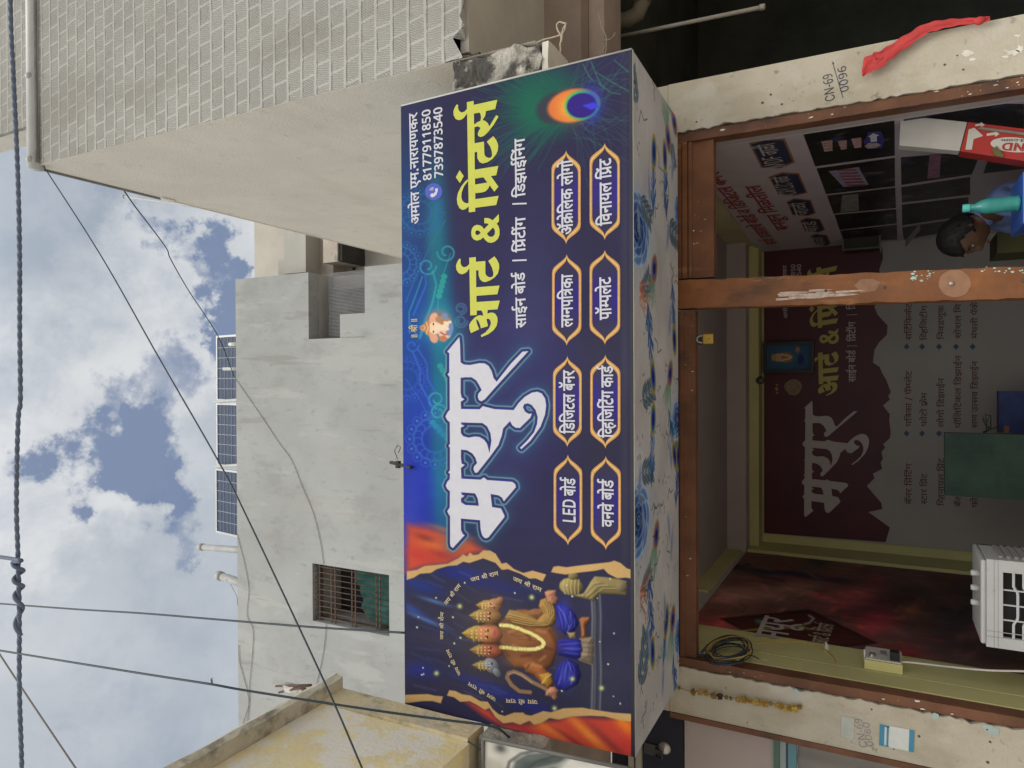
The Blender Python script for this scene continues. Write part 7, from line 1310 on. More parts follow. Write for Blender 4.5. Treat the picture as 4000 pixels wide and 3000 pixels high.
dst = [(3204, 1542), (3196, 1382), (3272, 1484), (3185, 1046), (3276, 1048)]
mb = MB()
for c in ([ART], AMP, PRI, [DIA]): on_back(mb, [remap(q, src, dst) for q in c], .004)
mb.obj('title_lettering', m_by, bface)
def btext(mb, s, p0, p1, h, bold=.012):
    a, b = at(*p0, Y=YB), at(*p1, Y=YB); ux = (b-a).normalized(); hh = (at(p0[0]-h, p0[1], Y=YB)-a).length
    text(mb, s, a, b, Vector((-ux.z, 0, ux.x)), hh, Vector((0, -.004, 0)), bold)
for s, p0, p1, h, m in (('साईन बोर्ड', (568, 815), (566, 610), 42, m_bw), ('|', (568, 592), (568, 572), 42, m_bw), ('प्रिंटींग', (568, 552), (566, 425), 42, m_bw), ('|', (566, 390), (566, 370), 42, m_bw), ('डिझाईनिंग', (566, 345), (560, 130), 42, m_bw),
        ('अमोल एम.नारायणकर', (128, 405), (122, 60), 24, m_bw), ('8177911850', (180, 300), (176, 52), 24, m_bw), ('7397873540', (218, 300), (214, 52), 24, m_bw),
        ('॥ श्री ॥', (66, 895), (66, 830), 14, m_by)):
    mb = MB(); btext(mb, s, Cz([p0])[0], Cz([p1])[0], h*.6028); mb.obj('banner_lettering', m, bface)
rows = [(930, (('बॅनर प्रिंटिंग', 1610, 1345), ('पत्रिका / पॅम्प्लेट', 1105, 745), ('सर्टिफिकेट', 545, 305))), (1030, (('स्टार प्रिंट', 1610, 1410), ('फोटो फ्रेम', 1105, 885), ('व्हिजिटींग', 545, 320))),
        (1140, (('व्हिनायल प्रिंट', 1620, 1310), ('लोगो डिझाईन', 1110, 790), ('निवडणूक', 540, 320))), (1250, (('बॅनर प्रिंटिंग', 1625, 1400), ('पॉलिटिकल डिझाईन', 1115, 645), ('सोशल मि', 535, 310))), (1358, (('फोटो फ्रेम', 1630, 1420), ('सण उत्सव डिझाईन', 1115, 680), ('मंथली पॅके', 535, 300)))]
for x, its in rows:
    for s, a, b in its:
        mb = MB(); btext(mb, s, Cz([(x, a)])[0], Cz([(x, b)])[0], 34*.6028); mb.obj('list_lettering', m_br, bface)
    for y in (1150, 588) if x < 1200 else (588,):
        c = Cz([(x-32, y)])[0]; mb = MB(); on_back(mb, [[(c[0]-12, c[1]), (c[0], c[1]-12), (c[0]+12, c[1]), (c[0], c[1]+12)]], .004); mb.obj('diamond_bullet', m_bb, bface)
mb = MB()
c = Cz([(165, 850)])[0]
on_back(mb, [[(c[0]+34*math.cos(a*math.pi/8)*(1+.1*math.sin(a*5)), c[1]+32*math.sin(a*math.pi/8)) for a in range(16)]], .004); mb.obj('emblem', mat('emblem_tan', (.22, .15, .09), .6, .3, 30), bface)
# framed picture resting on the banner
FP = [at(2982, 1338, Y=6.48), at(3180, 1338, Y=6.48), at(3176, 1455, Y=6.48), at(2985, 1457, Y=6.48)]
xa, xb, za, zb_ = FP[2].x, FP[0].x, FP[1].z, FP[0].z
t = thing('framed_picture', 'small dark framed picture on a blue ground hanging on the back wall banner', 'picture', ((xa+xb)/2, 6.5, za))
mb = MB()
for a, b, c, d in ((xa, xb, zb_-.025, zb_), (xa, xb, za, za+.025), (xa, xa+.022, za+.025, zb_-.025), (xb-.022, xb, za+.025, zb_-.025)): mb.box(a, b, 6.46, 6.52, c, d)
mb.obj('frame', mat('frame_black', (.03, .03, .03), .4, .1), t)
P = sheet((xa+.02, 6.485, za+.02), (xb-.02, 6.485, za+.02), (xb-.02, 6.485, zb_-.02), (xa+.02, 6.485, zb_-.02), 70, 110)
U2 = np.repeat(np.linspace(0, 1, 70)[None], 110, 0); V2 = np.repeat(np.linspace(0, 1, 110)[:, None], 70, 1)*1.5
ic = Canvas(P, U2, V2, (60, 84, 110)); ic.blob(.5, .8, .5, .6, (70, 110, 140), .7); ic.ell(.5, .85, .2, .26, (150, 110, 90), 0, .3); ic.ell(.5, 1.1, .16, .12, (190, 150, 120), 0, .3); ic.ell(.5, 1.24, .13, .08, (170, 140, 80), 0, .4); ic.stroke([(.38, 1.0), (.44, .75), (.5, .66), (.56, .75), (.62, 1.0)], .05, (210, 200, 150), .04); ic.ell(.78, .45, .12, .08, (150, 120, 100), 0, .4); ic.ell(.4, .35, .2, .1, (50, 60, 120), 0, .4)
ic.obj('picture', mat_attr('print', .45), t, 1.0)
mb = MB(); c = at(2970, 1486, Y=6.34); mb.lathe(c, (0, -1, -.3), [(.035, -.03), (.035, .0), (.022, .012), (.022, .05), (.012, .055)], 14)
solo('bulb_holder', mb, mat('holder_dark', (.10, .09, .08), .5, .2), 'small dark round bulb holder on the yellow trim above the framed picture', 'bulb holder')

# ---- left wall: banner print, cables, switch board
XLB = XL+.006
lb = thing('side_banner', 'dim reddish brown printed banner with a diamond logo on the left inner wall', 'banner', (XLB, 5.4, .6))
c00, c10, c11, c01 = (XLB, BY-.36, .6), (XLB, 4.24, .6), (XLB, 4.24, 2.62), (XLB, BY-.36, 2.62)
P = sheet(c00, c10, c11, c01, 330, 260); PPp = P.reshape(-1, 3)-EYE; ww = PPp@_f
U2 = (2000-(PPp@_u)/ww*FPX).reshape(P.shape[:2]); V2 = (1500-(PPp@_r)/ww*FPX).reshape(P.shape[:2])
il = Canvas(P, U2, V2, (116, 84, 78))
Cl = lambda p: zc(2400, 2000, .60277, p); C8 = lambda p: zc(3100, 2000, .60277, p)
il.blob(3500, 2350, 420, 90, (52, 40, 44), .9); il.blob(2750, 2450, 120, 60, (120, 58, 58), .7); il.blob(3420, 2400, 160, 60, (120, 52, 56), .7); il.blob(3150, 2330, 260, 40, (128, 92, 84), .7); il.blob(3480, 2560, 120, 40, (140, 46, 52), .8); il.blob(2800, 2510, 120, 24, (120, 48, 52), .7)
il.blob(3850, 2420, 260, 170, (44, 42, 46), .9); il.blob(3700, 2330, 80, 40, (92, 62, 50), .6)
il.stroke(Cl([(690, 370), (760, 355), (880, 375), (1000, 395), (1150, 395), (1330, 430), (1500, 450)]), 20, (44, 56, 78), 10); il.stroke(Cl([(700, 365), (870, 345)]), 16, (40, 44, 56), 10); il.stroke(Cl([(900, 395), (960, 420), (1040, 432), (1100, 450)]), 10, (40, 60, 70), 8)
il.blob(3190, 2200, 70, 30, (56, 60, 56), .8)
il.stroke(Cl([(800, 560), (810, 530), (830, 540), (815, 590), (850, 620), (830, 650)]), 5, (90, 40, 42), 4)
il.poly(C8([(-480, 690), (100, 632), (545, 850), (-30, 915)]) , (58, 30, 32), 8); il.poly(C8([(-430, 700), (98, 650), (500, 845), (-25, 895)]), (70, 38, 36), 6)

for i in range(150):
    x, y = il.rng.uniform(2720, 3900), il.rng.uniform(2200, 2640); c = ((150, 92, 84), (128, 50, 56), (96, 70, 66), (150, 60, 66), (70, 56, 60), (104, 60, 40))[i % 6]
    il.blob(x, y, il.rng.uniform(12, 60), il.rng.uniform(6, 24), c, il.rng.uniform(.2, .5), il.rng.uniform(-.6, .6))
for x, y, a, b, c, k in ((2860, 2330, 120, 34, (206, 150, 136), .7), (3080, 2300, 140, 26, (190, 140, 124), .6), (3330, 2330, 110, 40, (196, 96, 100), .75), (3420, 2440, 70, 40, (188, 70, 80), .8), (2790, 2450, 80, 40, (190, 84, 88), .75), (3480, 2570, 90, 26, (196, 60, 70), .85), (2900, 2540, 120, 14, (176, 70, 76), .7), (3560, 2380, 50, 30, (170, 110, 70), .6)):
    il.blob(x, y, a, b, c, k, -.15)
    for i in range(10): il.blob(x+il.rng.normal()*a*.7, y+il.rng.normal()*b*.8, a*.18, b*.2, tuple(min(255, q_*il.rng.uniform(.75, 1.15)) for q_ in c), k*.8, il.rng.uniform(-.6, .6))
il.poly(C8([(-480, 690), (100, 632), (545, 850), (-30, 915)]), (52, 28, 30), 8); il.poly(C8([(-430, 700), (98, 650), (500, 845), (-25, 895)]), (68, 36, 34), 6)
il.ell(*Cl([(950, 715)])[0], 26, 10, (70, 96, 84), .3, .4); il.ell(*Cl([(960, 716)])[0], 10, 6, (150, 130, 90), .3, .4)
il.stroke(C8([(-330, 770), (-180, 755), (60, 745), (110, 760)]), 8, (150, 140, 60), 5, .8); il.stroke(C8([(100, 670), (130, 690), (100, 720), (70, 726)]), 8, (190, 176, 170), 5, .8)
il.tex(0, 6, .05); il.tex(0, 30, .07)
lface = il.obj('banner_print', mat_attr('print_soft', .5), lb, 1.1)
def ltext(mb, s, p0, p1, h, bold=.014):
    a, b = at(*p0, X=XLB), at(*p1, X=XLB); ux = (b-a).normalized(); up = Vector((0, -ux.z*(1 if ux.y < 0 else -1), abs(ux.y))); up = (up-ux*up.dot(ux)).normalized()
    text(mb, s, a, b, up, h, Vector((.0025, 0, 0)), bold)
mb = MB(); ltext(mb, 'मयूर', Cl([(1110, 838)])[0], Cl([(1160, 700)])[0], .16); mb.obj('logo_lettering', m_bw, lface)
mb = MB(); ltext(mb, 'आर्ट & प्रिंटर्स', C8([(215, 862)])[0], C8([(262, 735)])[0], .075); mb.obj('title_lettering', mat('banner_tan', (.38, .30, .22), .6, .1), lface)
mb = MB(); ps = [at(a, b, X=XL+.06) for a, b in ((2760, 2560), (2790, 2525), (2850, 2500), (2905, 2510), (2925, 2540), (2900, 2570), (2840, 2585), (2790, 2580), (2770, 2555))]
cen = sum(ps, Vector())/len(ps)
def coil(mb, n, spread):
    for i in range(n):
        k = 1+rg.uniform(-spread, spread); off = Vector((rg.uniform(-.02, .03), rg.uniform(-.012, .012), rg.uniform(-.012, .012)))
        q = [cen+(p-cen)*k+off+Vector((rg.uniform(-.006, .006), rg.uniform(-.008, .008), rg.uniform(-.008, .008))) for p in ps]; mb.tube(smoothw(q, 5), .0032, 5)
t = thing('cable_coil', 'coil of thin black and yellow wire hanging on the yellow strip of the left wall', 'cable', tuple(cen))
mb = MB(); coil(mb, 9, .2); mb.obj('black_turns', m_wire, t)
mb = MB(); coil(mb, 2, .15); mb.tube(smoothw([at(a, b, X=XL+.05) for a, b in ((2905, 2515), (2960, 2513), (3060, 2508), (3140, 2510), (3210, 2530), (3250, 2560), (3268, 2590))], 5), .0035, 6); mb.obj('yellow_turns', mat('yellow_wire', (.42, .26, .05), .5, .1), t)
mb = MB(); mb.tube(smoothw([at(a, b, X=XL+.05) for a, b in ((2900, 2560), (2940, 2562), (2965, 2574))], 4), .003, 5); mb.tube(smoothw([at(a, b, X=XL+.05) for a, b in ((2705, 2566), (2740, 2556), (2775, 2560))], 4), .003, 5); mb.obj('loose_end', m_wire, t)
mb = MB(); q = [at(a, b, Y=3.86) for a, b in ((2906, 2606), (2908, 2578), (2925, 2573), (2996, 2577), (3003, 2590), (2998, 2618))]
mb.prism(q, (0, .002, 0)); solo('paper_tag', mb, mat('tag_paper', (.56, .52, .50), .7, .05), 'small blank white paper tag with a hole beside the cable coil', 'tag')
# switch board
SB = [at(3362, 2580, X=XL), at(3531, 2675, X=XL)]
y1_, y0_ = 4.16, 3.97; z1_, z0_ = at(3375, 2620, X=XL+.03).z, at(3528, 2650, X=XL+.03).z
t = thing('switch_board', 'pale yellow switch board with white sockets fixed to the left inner wall', 'switch board', (XL, 4.05, z0_))
mb = MB(); mb.box(XL+.005, XL+.05, y0_, y1_, z0_, z1_); mb.obj('box', mat('board_yellow', (.60, .56, .24), .6, .05), t)
mb = MB(); mb.box(XL+.051, XL+.058, y0_+.008, y1_-.008, z0_+.006, z1_-.006); pl = mb.obj('face_plate', mat('plate_white', (.52, .50, .46), .4, .05), t)
for i in range(3):
    mb = MB(); z = z0_+.02+(z1_-z0_-.04)*i/2.6; mb.box(XL+.0585, XL+.066, y0_+.03+.05*(i % 2), y0_+.08+.05*(i % 2), z, z+.028); mb.obj('socket', mat('socket_grey', (.22, .20, .18), .5, .1), pl)
mb = MB(); mb.box(XL+.0585, XL+.10, y0_+.02, y0_+.07, z0_+.012, z0_+.055); mb.obj('plug', mat('plug_black', (.02, .02, .02), .4), t)
mb = MB()
for p0, p1 in (((3378, 2590), (3377, 2537)), ((3398, 2590), (3407, 2556))): mb.tube([at(*p0, Y=4.0), at(*p1, Y=4.0)], .005, 6)
mb.obj('bare_wire', mat('white_flex', (.62, .58, .55), .5), t)
mb = MB(); mb.tube(smoothw([at(a, b, Y=4.02) for a, b in ((3515, 2586), (3560, 2588), (3700, 2604), (3850, 2618), (4000, 2622), (4150, 2626))], 6), .0052, 7)
solo('white_flex', mb, MATS['white_flex'], 'white flex running down from the plug of the switch board', 'cable')
mb = MB()
for p0, p1 in (((3226, 2508), (3224, 2590)), ((3226, 2508), (3243, 2590)), ((3230, 2515), (3236, 2540))): mb.tube([at(*p0, Y=4.12), at(*p1, Y=4.12)], .0042, 6)
solo('flex_ends', mb, MATS['white_flex'], 'short pair of white wire ends standing out of the left wall above the switch board', 'wire')

# ---- right wall: sample banner
RD = (RB-RA).normalized(); RN = Vector((RD.y*-1, RD.x, 0)); RN = RN if RN.x < 0 else -RN; RO = RA+RN*.008
def atR(px, py, lift=0):
    d = Vector(ray(px, py)); e_ = Vector(EYE); o_ = RO+RN*lift; return e_+d*((o_-e_).dot(RN)/d.dot(RN))
def rpt(s, z, lift): q = RO+RD*s+RN*lift; return (q.x, q.y, z)
rbn = thing('sample_banner', 'lilac white sample banner with navy badges and dark photo panels on the right inner wall', 'banner', (1.2, 5.2, .6))
RL = (RB-RA).length-.03; ztR = (atR(2790, 777).z+atR(2960, 955).z)/2
mb = MB(); mb.hexa([rpt(.004, .6, 0), rpt(RL, .6, 0), rpt(RL, .6, -.006), rpt(.004, .6, -.006), rpt(.004, ztR, 0), rpt(RL, ztR, 0), rpt(RL, ztR, -.006), rpt(.004, ztR, -.006)])
rface = mb.obj('banner_sheet', mat('banner_lilac', (.46, .40, .43), .55, .04), rbn)
def on_right(mb, contours, lift):
    cs = [np.array([((q-RO).dot(RD), q.z) for q in (atR(p[0], p[1]) for p in c)]) for c in contours]
    v, f = fill2d(cs); mb.add([rpt(min(max(a, .006), RL-.01), b, lift) for a, b in v], f)
C4 = lambda p: zc(2740, 480, .31343, p); C5 = lambda p: zc(3100, 400, .3255, p); C24 = lambda p: zc(2400, 300, .7233, p); C26 = lambda p: zc(2600, 0, .6329, p)
m_navy = mat('banner_navy', (.028, .035, .075), .5, .1, 10); m_orange = mat('banner_orange', (.30, .13, .06), .5, .1); m_red = mat('banner_red', (.34, .05, .055), .5, .08)
def rtext(mb, s, p0, p1, h, bold=.012):
    a, b = atR(*p0), atR(*p1); ux = (b-a).normalized(); up = Vector((0, 0, 1)); up = (up-ux*up.dot(ux)).normalized()
    text(mb, s, a, b, up, h, RN*.0045, bold)
bdg = [(C4([(590, 250), (770, 178), (1040, 190), (1168, 490), (985, 565), (745, 558)]), 'MDF जाळी', C4([(1046, 530)])[0], C4([(905, 232)])[0]),
       (C4([(835, 672), (1000, 612), (1215, 625), (1325, 870), (1150, 910), (955, 885)]), 'ACRYLIC जाळी', C4([(1195, 890)])[0], C4([(1085, 645)])[0]),
       (C24([(928, 675), (970, 655), (1062, 664), (1088, 735), (1050, 750), (962, 746)]), 'जाळी', C24([(1052, 738)])[0], C24([(1030, 672)])[0]),
       (C24([(1003, 775), (1035, 760), (1112, 767), (1138, 825), (1105, 840), (1028, 833)]), 'बोर्ड', C24([(1106, 830)])[0], C24([(1086, 774)])[0]),
       (C24([(1058, 860), (1085, 846), (1148, 853), (1170, 900), (1145, 914), (1078, 906)]), 'जाळी', C24([(1142, 906)])[0], C24([(1126, 860)])[0])]
for pl_, s, p0, p1 in bdg:
    c = (sum(p[0] for p in pl_)/6, sum(p[1] for p in pl_)/6); sm = [(c[0]+(p[0]-c[0])*.88, c[1]+(p[1]-c[1])*.88) for p in pl_]
    mb = MB(); on_right(mb, [pl_], .0015); f_ = mb.obj('badge_frame', m_orange, rface)
    mb = MB(); on_right(mb, [sm], .003); f2 = mb.obj('badge_panel', m_navy, rface)
    mb = MB(); rtext(mb, s, p0, p1, .085); mb.obj('badge_lettering', m_bw, rface)
mb = MB(); rtext(mb, 'सर्व प्रकारचे बोर्ड व डिजिटल बॅनर', C4([(960, 1500)])[0], C4([(215, 600)])[0], .085); mb.obj('red_lettering', m_red, rface)
mb = MB(); rtext(mb, 'बनवून मिळतील', C4([(1100, 1320)])[0], C4([(725, 765)])[0], .085); mb.obj('red_lettering', m_red, rface)
m_ph = [mat('photo_%d' % i, tuple(x*.6 for x in c), .3, .5, 7, 0, 60, [((.13, .10, .08), 9, .60, .06, (1, 1, .5), .8), ((.05, .055, .12), 6, .56, .1, None, .8), ((.16, .15, .13), 15, .66, .05, (1, 1, 3), .8)], spec=.2) for i, c in enumerate(((.018, .022, .018), (.03, .028, .022), (.05, .045, .038), (.024, .026, .034)))]
for i, p in enumerate(([(110, 355), (1212, 180), (1215, 635), (260, 765)], [(275, 790), (1215, 662), (1218, 1005), (390, 1100)], [(400, 1115), (1220, 1020), (1228, 1265), (480, 1335)], [(492, 1347), (1232, 1280), (1238, 1450), (550, 1530)], [(556, 1540), (1240, 1464), (1245, 1645), (600, 1660)])):
    mb = MB(); on_right(mb, [C5(p)], .0015); mb.obj('photo_panel', m_ph[(0, 0, 1, 0, 1)[i]], rface)
for i, p in enumerate(([(1470, 720), (2100, 625), (2212, 640), (2212, 850), (1470, 905)], [(1452, 970), (1950, 930), (1890, 1075), (1455, 1140)], [(1455, 1155), (1880, 1090), (1880, 1200), (1458, 1250)], [(1458, 1262), (1870, 1215), (1860, 1330), (1460, 1390)], [(2010, 930), (2212, 900), (2212, 1040), (1960, 1070)], [(1460, 1402), (1840, 1345), (1800, 1420), (1470, 1480)])):
    mb = MB(); on_right(mb, [C26(p)], .0015); mb.obj('photo_panel', m_ph[(3, 0, 2, 1, 3, 2)[i]], rface)
m_pk = mat('glow_pink', (.42, .27, .26), .5, .2, 40); m_vio = mat('photo_blue', (.05, .05, .22), .5, .2, 20)
mb = MB(); on_right(mb, [C5([(840, 470), (900, 345), (1050, 340), (1090, 440), (1060, 545), (890, 550)])], .003); mb.obj('photo_glow', m_vio, rface)
for k, (a, b, c, d) in enumerate(((330, 460, 470, 590), (530, 460, 640, 560), (690, 430, 815, 545))):
    for j in range(4):
        mb = MB(); y = b+(d-b)*j/4; on_right(mb, [C5([(a+10*j, y), (c-6, y-14), (c, y+16), (a+10*j+10, y+28)])], .003); mb.obj('photo_letter', m_pk, rface)
mb = MB(); on_right(mb, [C5([(890, 405), (955, 360), (1030, 385), (998, 395), (1000, 460), (925, 465), (920, 405)])], .0045); mb.obj('photo_arrow', mat('photo_white', (.55, .50, .55), .5), rface)
mb = MB(); on_right(mb, [C5([(850, 515), (900, 478), (1000, 475), (1050, 500), (990, 535), (890, 545)])], .0045); mb.obj('photo_shape', mat('photo_orange', (.40, .33, .32), .5, .2, 30), rface)
mb = MB(); on_right(mb, [C5([(420, 820), (780, 770), (900, 980), (600, 1010)])], .003); mb.obj('photo_glow', mat('photo_lilac', (.28, .26, .36), .5, .15, 20), rface)
for j in range(6):
    mb = MB(); y = 800+36*j; x = 520+22*j; on_right(mb, [C5([(x, y), (x+230, y-6), (x+235, y+10), (x+10, y+14)])], .0045); mb.obj('photo_letter', m_red, rface)
mb = MB(); on_right(mb, [C26([(1630, 950), (1700, 945), (1690, 1090), (1615, 1100)])], .003); mb.obj('photo_label', mat('photo_mauve', (.30, .15, .22), .5, .2, 20), rface)
mb = MB(); on_right(mb, [C5([(585, 1110), (775, 1090), (785, 1290), (560, 1320)])], .003); mb.obj('photo_label', mat('photo_grey', (.20, .19, .17), .5, .2, 20), rface)
# ---- goods at the foot of the opening
# cartons leaning in the right corner
t = thing('carton', 'tall red and white cardboard carton with worn flaps in the right corner of the opening', 'carton', (1.15, 4.0, .9))
YC = 3.98
def qb(pts, d): return [at(a, b, Y=YC)+Vector((0, d, 0)) for a, b in pts]
mb = MB(); mb.prism(qb(C26([(1450, 718), (1650, 730), (1862, 752), (1815, 932), (1640, 915), (1442, 897)]), 0), (.0, .07, 0)); mb.obj('white_flap', mat('card_white', (.50, .48, .45), .75, .05, 8, .001, 60), t, bevel=.003)
mb = MB(); mb.prism(qb(C26([(1866, 752), (2260, 800), (2420, 815), (2420, 1030), (2260, 1002), (1819, 934)]), -.002), (0, .10, 0)); rb_ = mb.obj('red_body', mat('card_red', (.40, .035, .03), .5, .08, 8), t, bevel=.003)
m_cw = mat('card_print_white', (.55, .53, .48), .5, .05)
def oncard(mb, pts, lift): mb.add([p+Vector((0, -.002-lift, 0)) for p in qb(C26(pts), 0)], [tuple(range(len(pts)))])
mb = MB(); oncard(mb, [(1870, 800), (1905, 790), (1960, 840), (1900, 860), (1890, 925), (1850, 925)], .0015); mb.obj('white_stripe', m_cw, rb_)
mb = MB(); oncard(mb, [(2150+145*math.cos(a*math.pi/16), 895+46*math.sin(a*math.pi/16)+.06*145*math.cos(a*math.pi/16)) for a in range(32)], .0015); mb.obj('white_oval', m_cw, rb_)
mb = MB(); oncard(mb, [(1980, 826), (2030, 818), (2030, 806), (2060, 828), (2034, 846), (2030, 834), (1982, 840)], .0015); oncard(mb, [(1910, 770), (1945, 762), (1944, 754), (1970, 772), (1948, 786), (1946, 776), (1912, 782)], .0015); mb.obj('white_arrow', m_cw, rb_)
mb = MB()
a, b = qb(C26([(2300, 892), (2078, 884)]), -.005); ux = (b-a).normalized(); text(mb, 'OND', a, b, Vector((-ux.z, 0, ux.x)), .028, Vector((0, -.0015, 0)), .03); mb.obj('red_lettering', MATS['card_red'], rb_)
mb = MB(); a, b = qb(C26([(2222, 862), (2070, 860)]), -.005); ux = (b-a).normalized(); text(mb, 'd.com', a, b, Vector((-ux.z, 0, ux.x)), .010, Vector((0, -.0015, 0)), .01); mb.obj('small_lettering', mat('print_black', (.03, .03, .03), .5), rb_)
mb = MB(); mb.prism(qb(C26([(1925, 800), (2130, 828), (2300, 850), (2300, 838), (2130, 812), (1940, 788)]), -.012), (0, .008, 0)); mb.obj('torn_edge', mat('card_edge', (.20, .20, .16), .8, .2, 20), t)
mb = MB(); mb.prism(qb(C26([(2012, 930), (2040, 905), (2085, 965), (2075, 975), (2030, 962)]), -.012), (0, .006, 0)); mb.obj('card_scrap', mat('card_brown', (.13, .12, .05), .8, .2), t)
# blue crate with the turquoise bottle on it
Cb = lambda p: zc(3600, 500, .36166, p)
bx = thing('plastic_crate', 'bright blue plastic crate edge under the turquoise bottle', 'crate', (.78, 4.0, .6))
za_ = at(*Cb([(1068, 800)])[0], Y=3.95).z
xa, xb = at(*Cb([(1068, 1045)])[0], Y=3.95).x, at(*Cb([(1068, 522)])[0], Y=3.95).x
m_blue = mat('blue_plastic', (.03, .10, .42), .35, .08, 6, spec=.45)
mb = MB(); mb.box(xa, xb, 3.9, 4.22, za_-.30, za_-.034); mb.obj('crate_body', m_blue, bx, bevel=.006)
mb = MB(); mb.box(xa-.008, xb+.008, 3.89, 4.23, za_-.032, za_); mb.obj('crate_rim', m_blue, bx, bevel=.006)
for i in range(5):
    mb = MB(); x = xa+.02+(xb-xa-.04)*i/4; mb.box(x-.006, x+.006, 3.888, 3.899, za_-.29, za_-.036); mb.obj('crate_rib', m_blue, bx)
bt = at(*Cb([(440, 855)])[0], Y=3.95); bz = za_+.001; bxx = (at(*Cb([(900, 825)])[0], Y=3.95)).x; H_ = bt.z-bz
bo = thing('water_bottle', 'translucent turquoise plastic water bottle standing in front of the seated man', 'bottle', (bxx, 3.95, bz))
m_teal = mat('teal_plastic', (.05, .36, .33), .25, .10, 14, spec=.5)
m_teal.node_tree.nodes['Principled BSDF'].inputs['Transmission Weight'].default_value = .25
prof = [(.030, 0), (.035, .02), (.036, .06), (.033, .10), (.036, .14), (.035, .40), (.036, .52), (.034, .62), (.027, .70), (.019, .76), (.0165, .80)]
mb = MB(); mb.lathe((bxx, 3.95, bz), (0.0, 0, 1), [(r, h*H_) for r, h in prof]+[(.0165, .86*H_)], 20); mb.obj('bottle_body', m_teal, bo)
mb = MB(); mb.lathe((bxx, 3.95, bz+.862*H_), (0, 0, 1), [(.018, 0), (.0185, .004), (.0185, .13*H_), (.016, .138*H_)], 20); mb.obj('bottle_cap', mat('teal_cap', (.10, .52, .46), .4, .06), bo)
# white air cooler
cz1 = at(3850, 2300, Y=3.92).z
ac = thing('air_cooler', 'white plastic air cooler with wavy louvres and three knobs inside the opening', 'air cooler', (-1.04, 4.1, .5))
m_ac = mat('cooler_white', (.47, .475, .48), .45, .05, 4, .0, 60, [((.38, .36, .32), 5, .52, .15, None, .45), ((.30, .28, .25), 22, .62, .06, None, .5)], spec=.35); m_acd = mat('cooler_dark', (.03, .03, .028), .7, .2)
CY = 3.92
cxl, cxr = at(3900, 2532, Y=CY).x, at(3900, 2188, Y=CY).x
top = at(3853, 2350, Y=CY).z
wz1 = at(3918, 2360, Y=CY).z; wx0, wx1 = at(3940, 2494, Y=CY).x, at(3940, 2238, Y=CY).x
mb = MB(); wall_holes(mb, cxl, cxr, .5, top, CY, CY+.02, [(wx0, wx1, .62, wz1)])
mb.box(cxl, cxl+.02, CY+.021, CY+.34, .5, top); mb.box(cxr-.02, cxr, CY+.021, CY+.34, .5, top); mb.box(cxl, cxr, CY+.32, CY+.34, .5, top)
body = mb.obj('cooler_body', m_ac, ac)
mb = MB(); mb.box(cxl+.012, cxr-.004, CY-.006, CY+.35, top+.001, top+.022); lid = mb.obj('cooler_lid', m_ac, ac, bevel=.008)
mb = MB(); mb.box(wx0-.02, wx1+.02, CY+.05, CY+.06, .6, wz1+.02); mb.obj('dark_inside', m_acd, ac)
for py in (2247, 2305, 2363):
    c = at(3843, py, Y=CY+.02); mb = MB(); mb.lathe((c.x, CY+.05, top+.0225), (0, 0, 1), [(.014, 0), (.014, .028), (.011, .034)], 12); mb.obj('knob', m_ac, lid)
for k in range(8):      # wavy louvres
    z = wz1-.04-k*.038; v = []
    for i in range(25):
        t_ = i/24; x = wx0+(wx1-wx0)*t_; d = .016*(1 if .30 < t_ < .70 else max(0, 1-abs((.30 if t_ < .5 else .70)-t_)/.08))
        v += [(x, CY+.003, z-d+.005), (x, CY+.003, z-d-.005), (x, CY+.035, z-d-.011), (x, CY+.035, z-d-.001)]
    mb = MB(); mb.add(v, [(4*i+j, 4*i+(j+1) % 4, 4*i+4+(j+1) % 4, 4*i+4+j) for i in range(24) for j in range(4)]); mb.obj('louvre', m_ac, body)
for i in range(3):
    x = wx0+(wx1-wx0)*(.27+.23*i); mb = MB(); mb.box(x-.003, x+.003, CY+.004, CY+.012, .62, wz1); mb.obj('louvre_rod', m_ac, body)
mb = MB()
for i in range(10): z = top-.06-i*.03; mb.box(cxr+.0005, cxr+.010, CY+.05, CY+.30, z-.008, z+.006)
mb.obj('side_vents', mat('vent_grey', (.33, .31, .31), .5, .1), body)
mb = MB()
for x in (cxl+.05, cxl+.075): mb.box(x-.0015, x+.0015, CY-.0015, CY+.0, .5, top)
for z in (top-.03, top-.045): mb.box(cxl, cxr, CY-.0015, CY+.0, z-.0012, z+.0012)
mb.obj('seam', mat('seam_grey', (.38, .38, .38), .6), body)
# dark green board, blue packet, stick, plant
G = [at(3690, 1935, Y=5.5), at(3690, 1690, Y=5.5)]
mb = MB(); mb.box(G[0].x, G[1].x, 5.5, 5.56, .302, G[0].z); solo('green_board', mb, mat('dark_green', (.05, .095, .066), .6, .15, 5, .001, 40, [((.10, .13, .10), 8, .58, .1, (1, 1, .3), .6), ((.03, .05, .04), 3, .5, .15, None, .6)]), 'plain dark green board standing upright in front of the back wall banner', 'board')
mb = MB(); a = at(3902, 1690, Y=6.1); b = at(3905, 1528, Y=6.1); mb.box(a.x, b.x, 6.1, 6.2, .302, a.z); pk = solo('blue_packet', mb, mat('packet_blue', (.03, .05, .17), .5, .25, 9), 'dark blue packet with faint yellow and orange marks beside the green board', 'packet')
mb = MB(); mb.box(a.x+.0, a.x+.05, 6.096, 6.099, a.z-.06, a.z-.03); mb.obj('orange_mark', m_orange, pk).location = (0, 0, 0)
o_ = pk.children[0]; o_.matrix_parent_inverse = Matrix.Identity(4)
for v_ in o_.data.vertices: v_.co = v_.co
mb = MB()
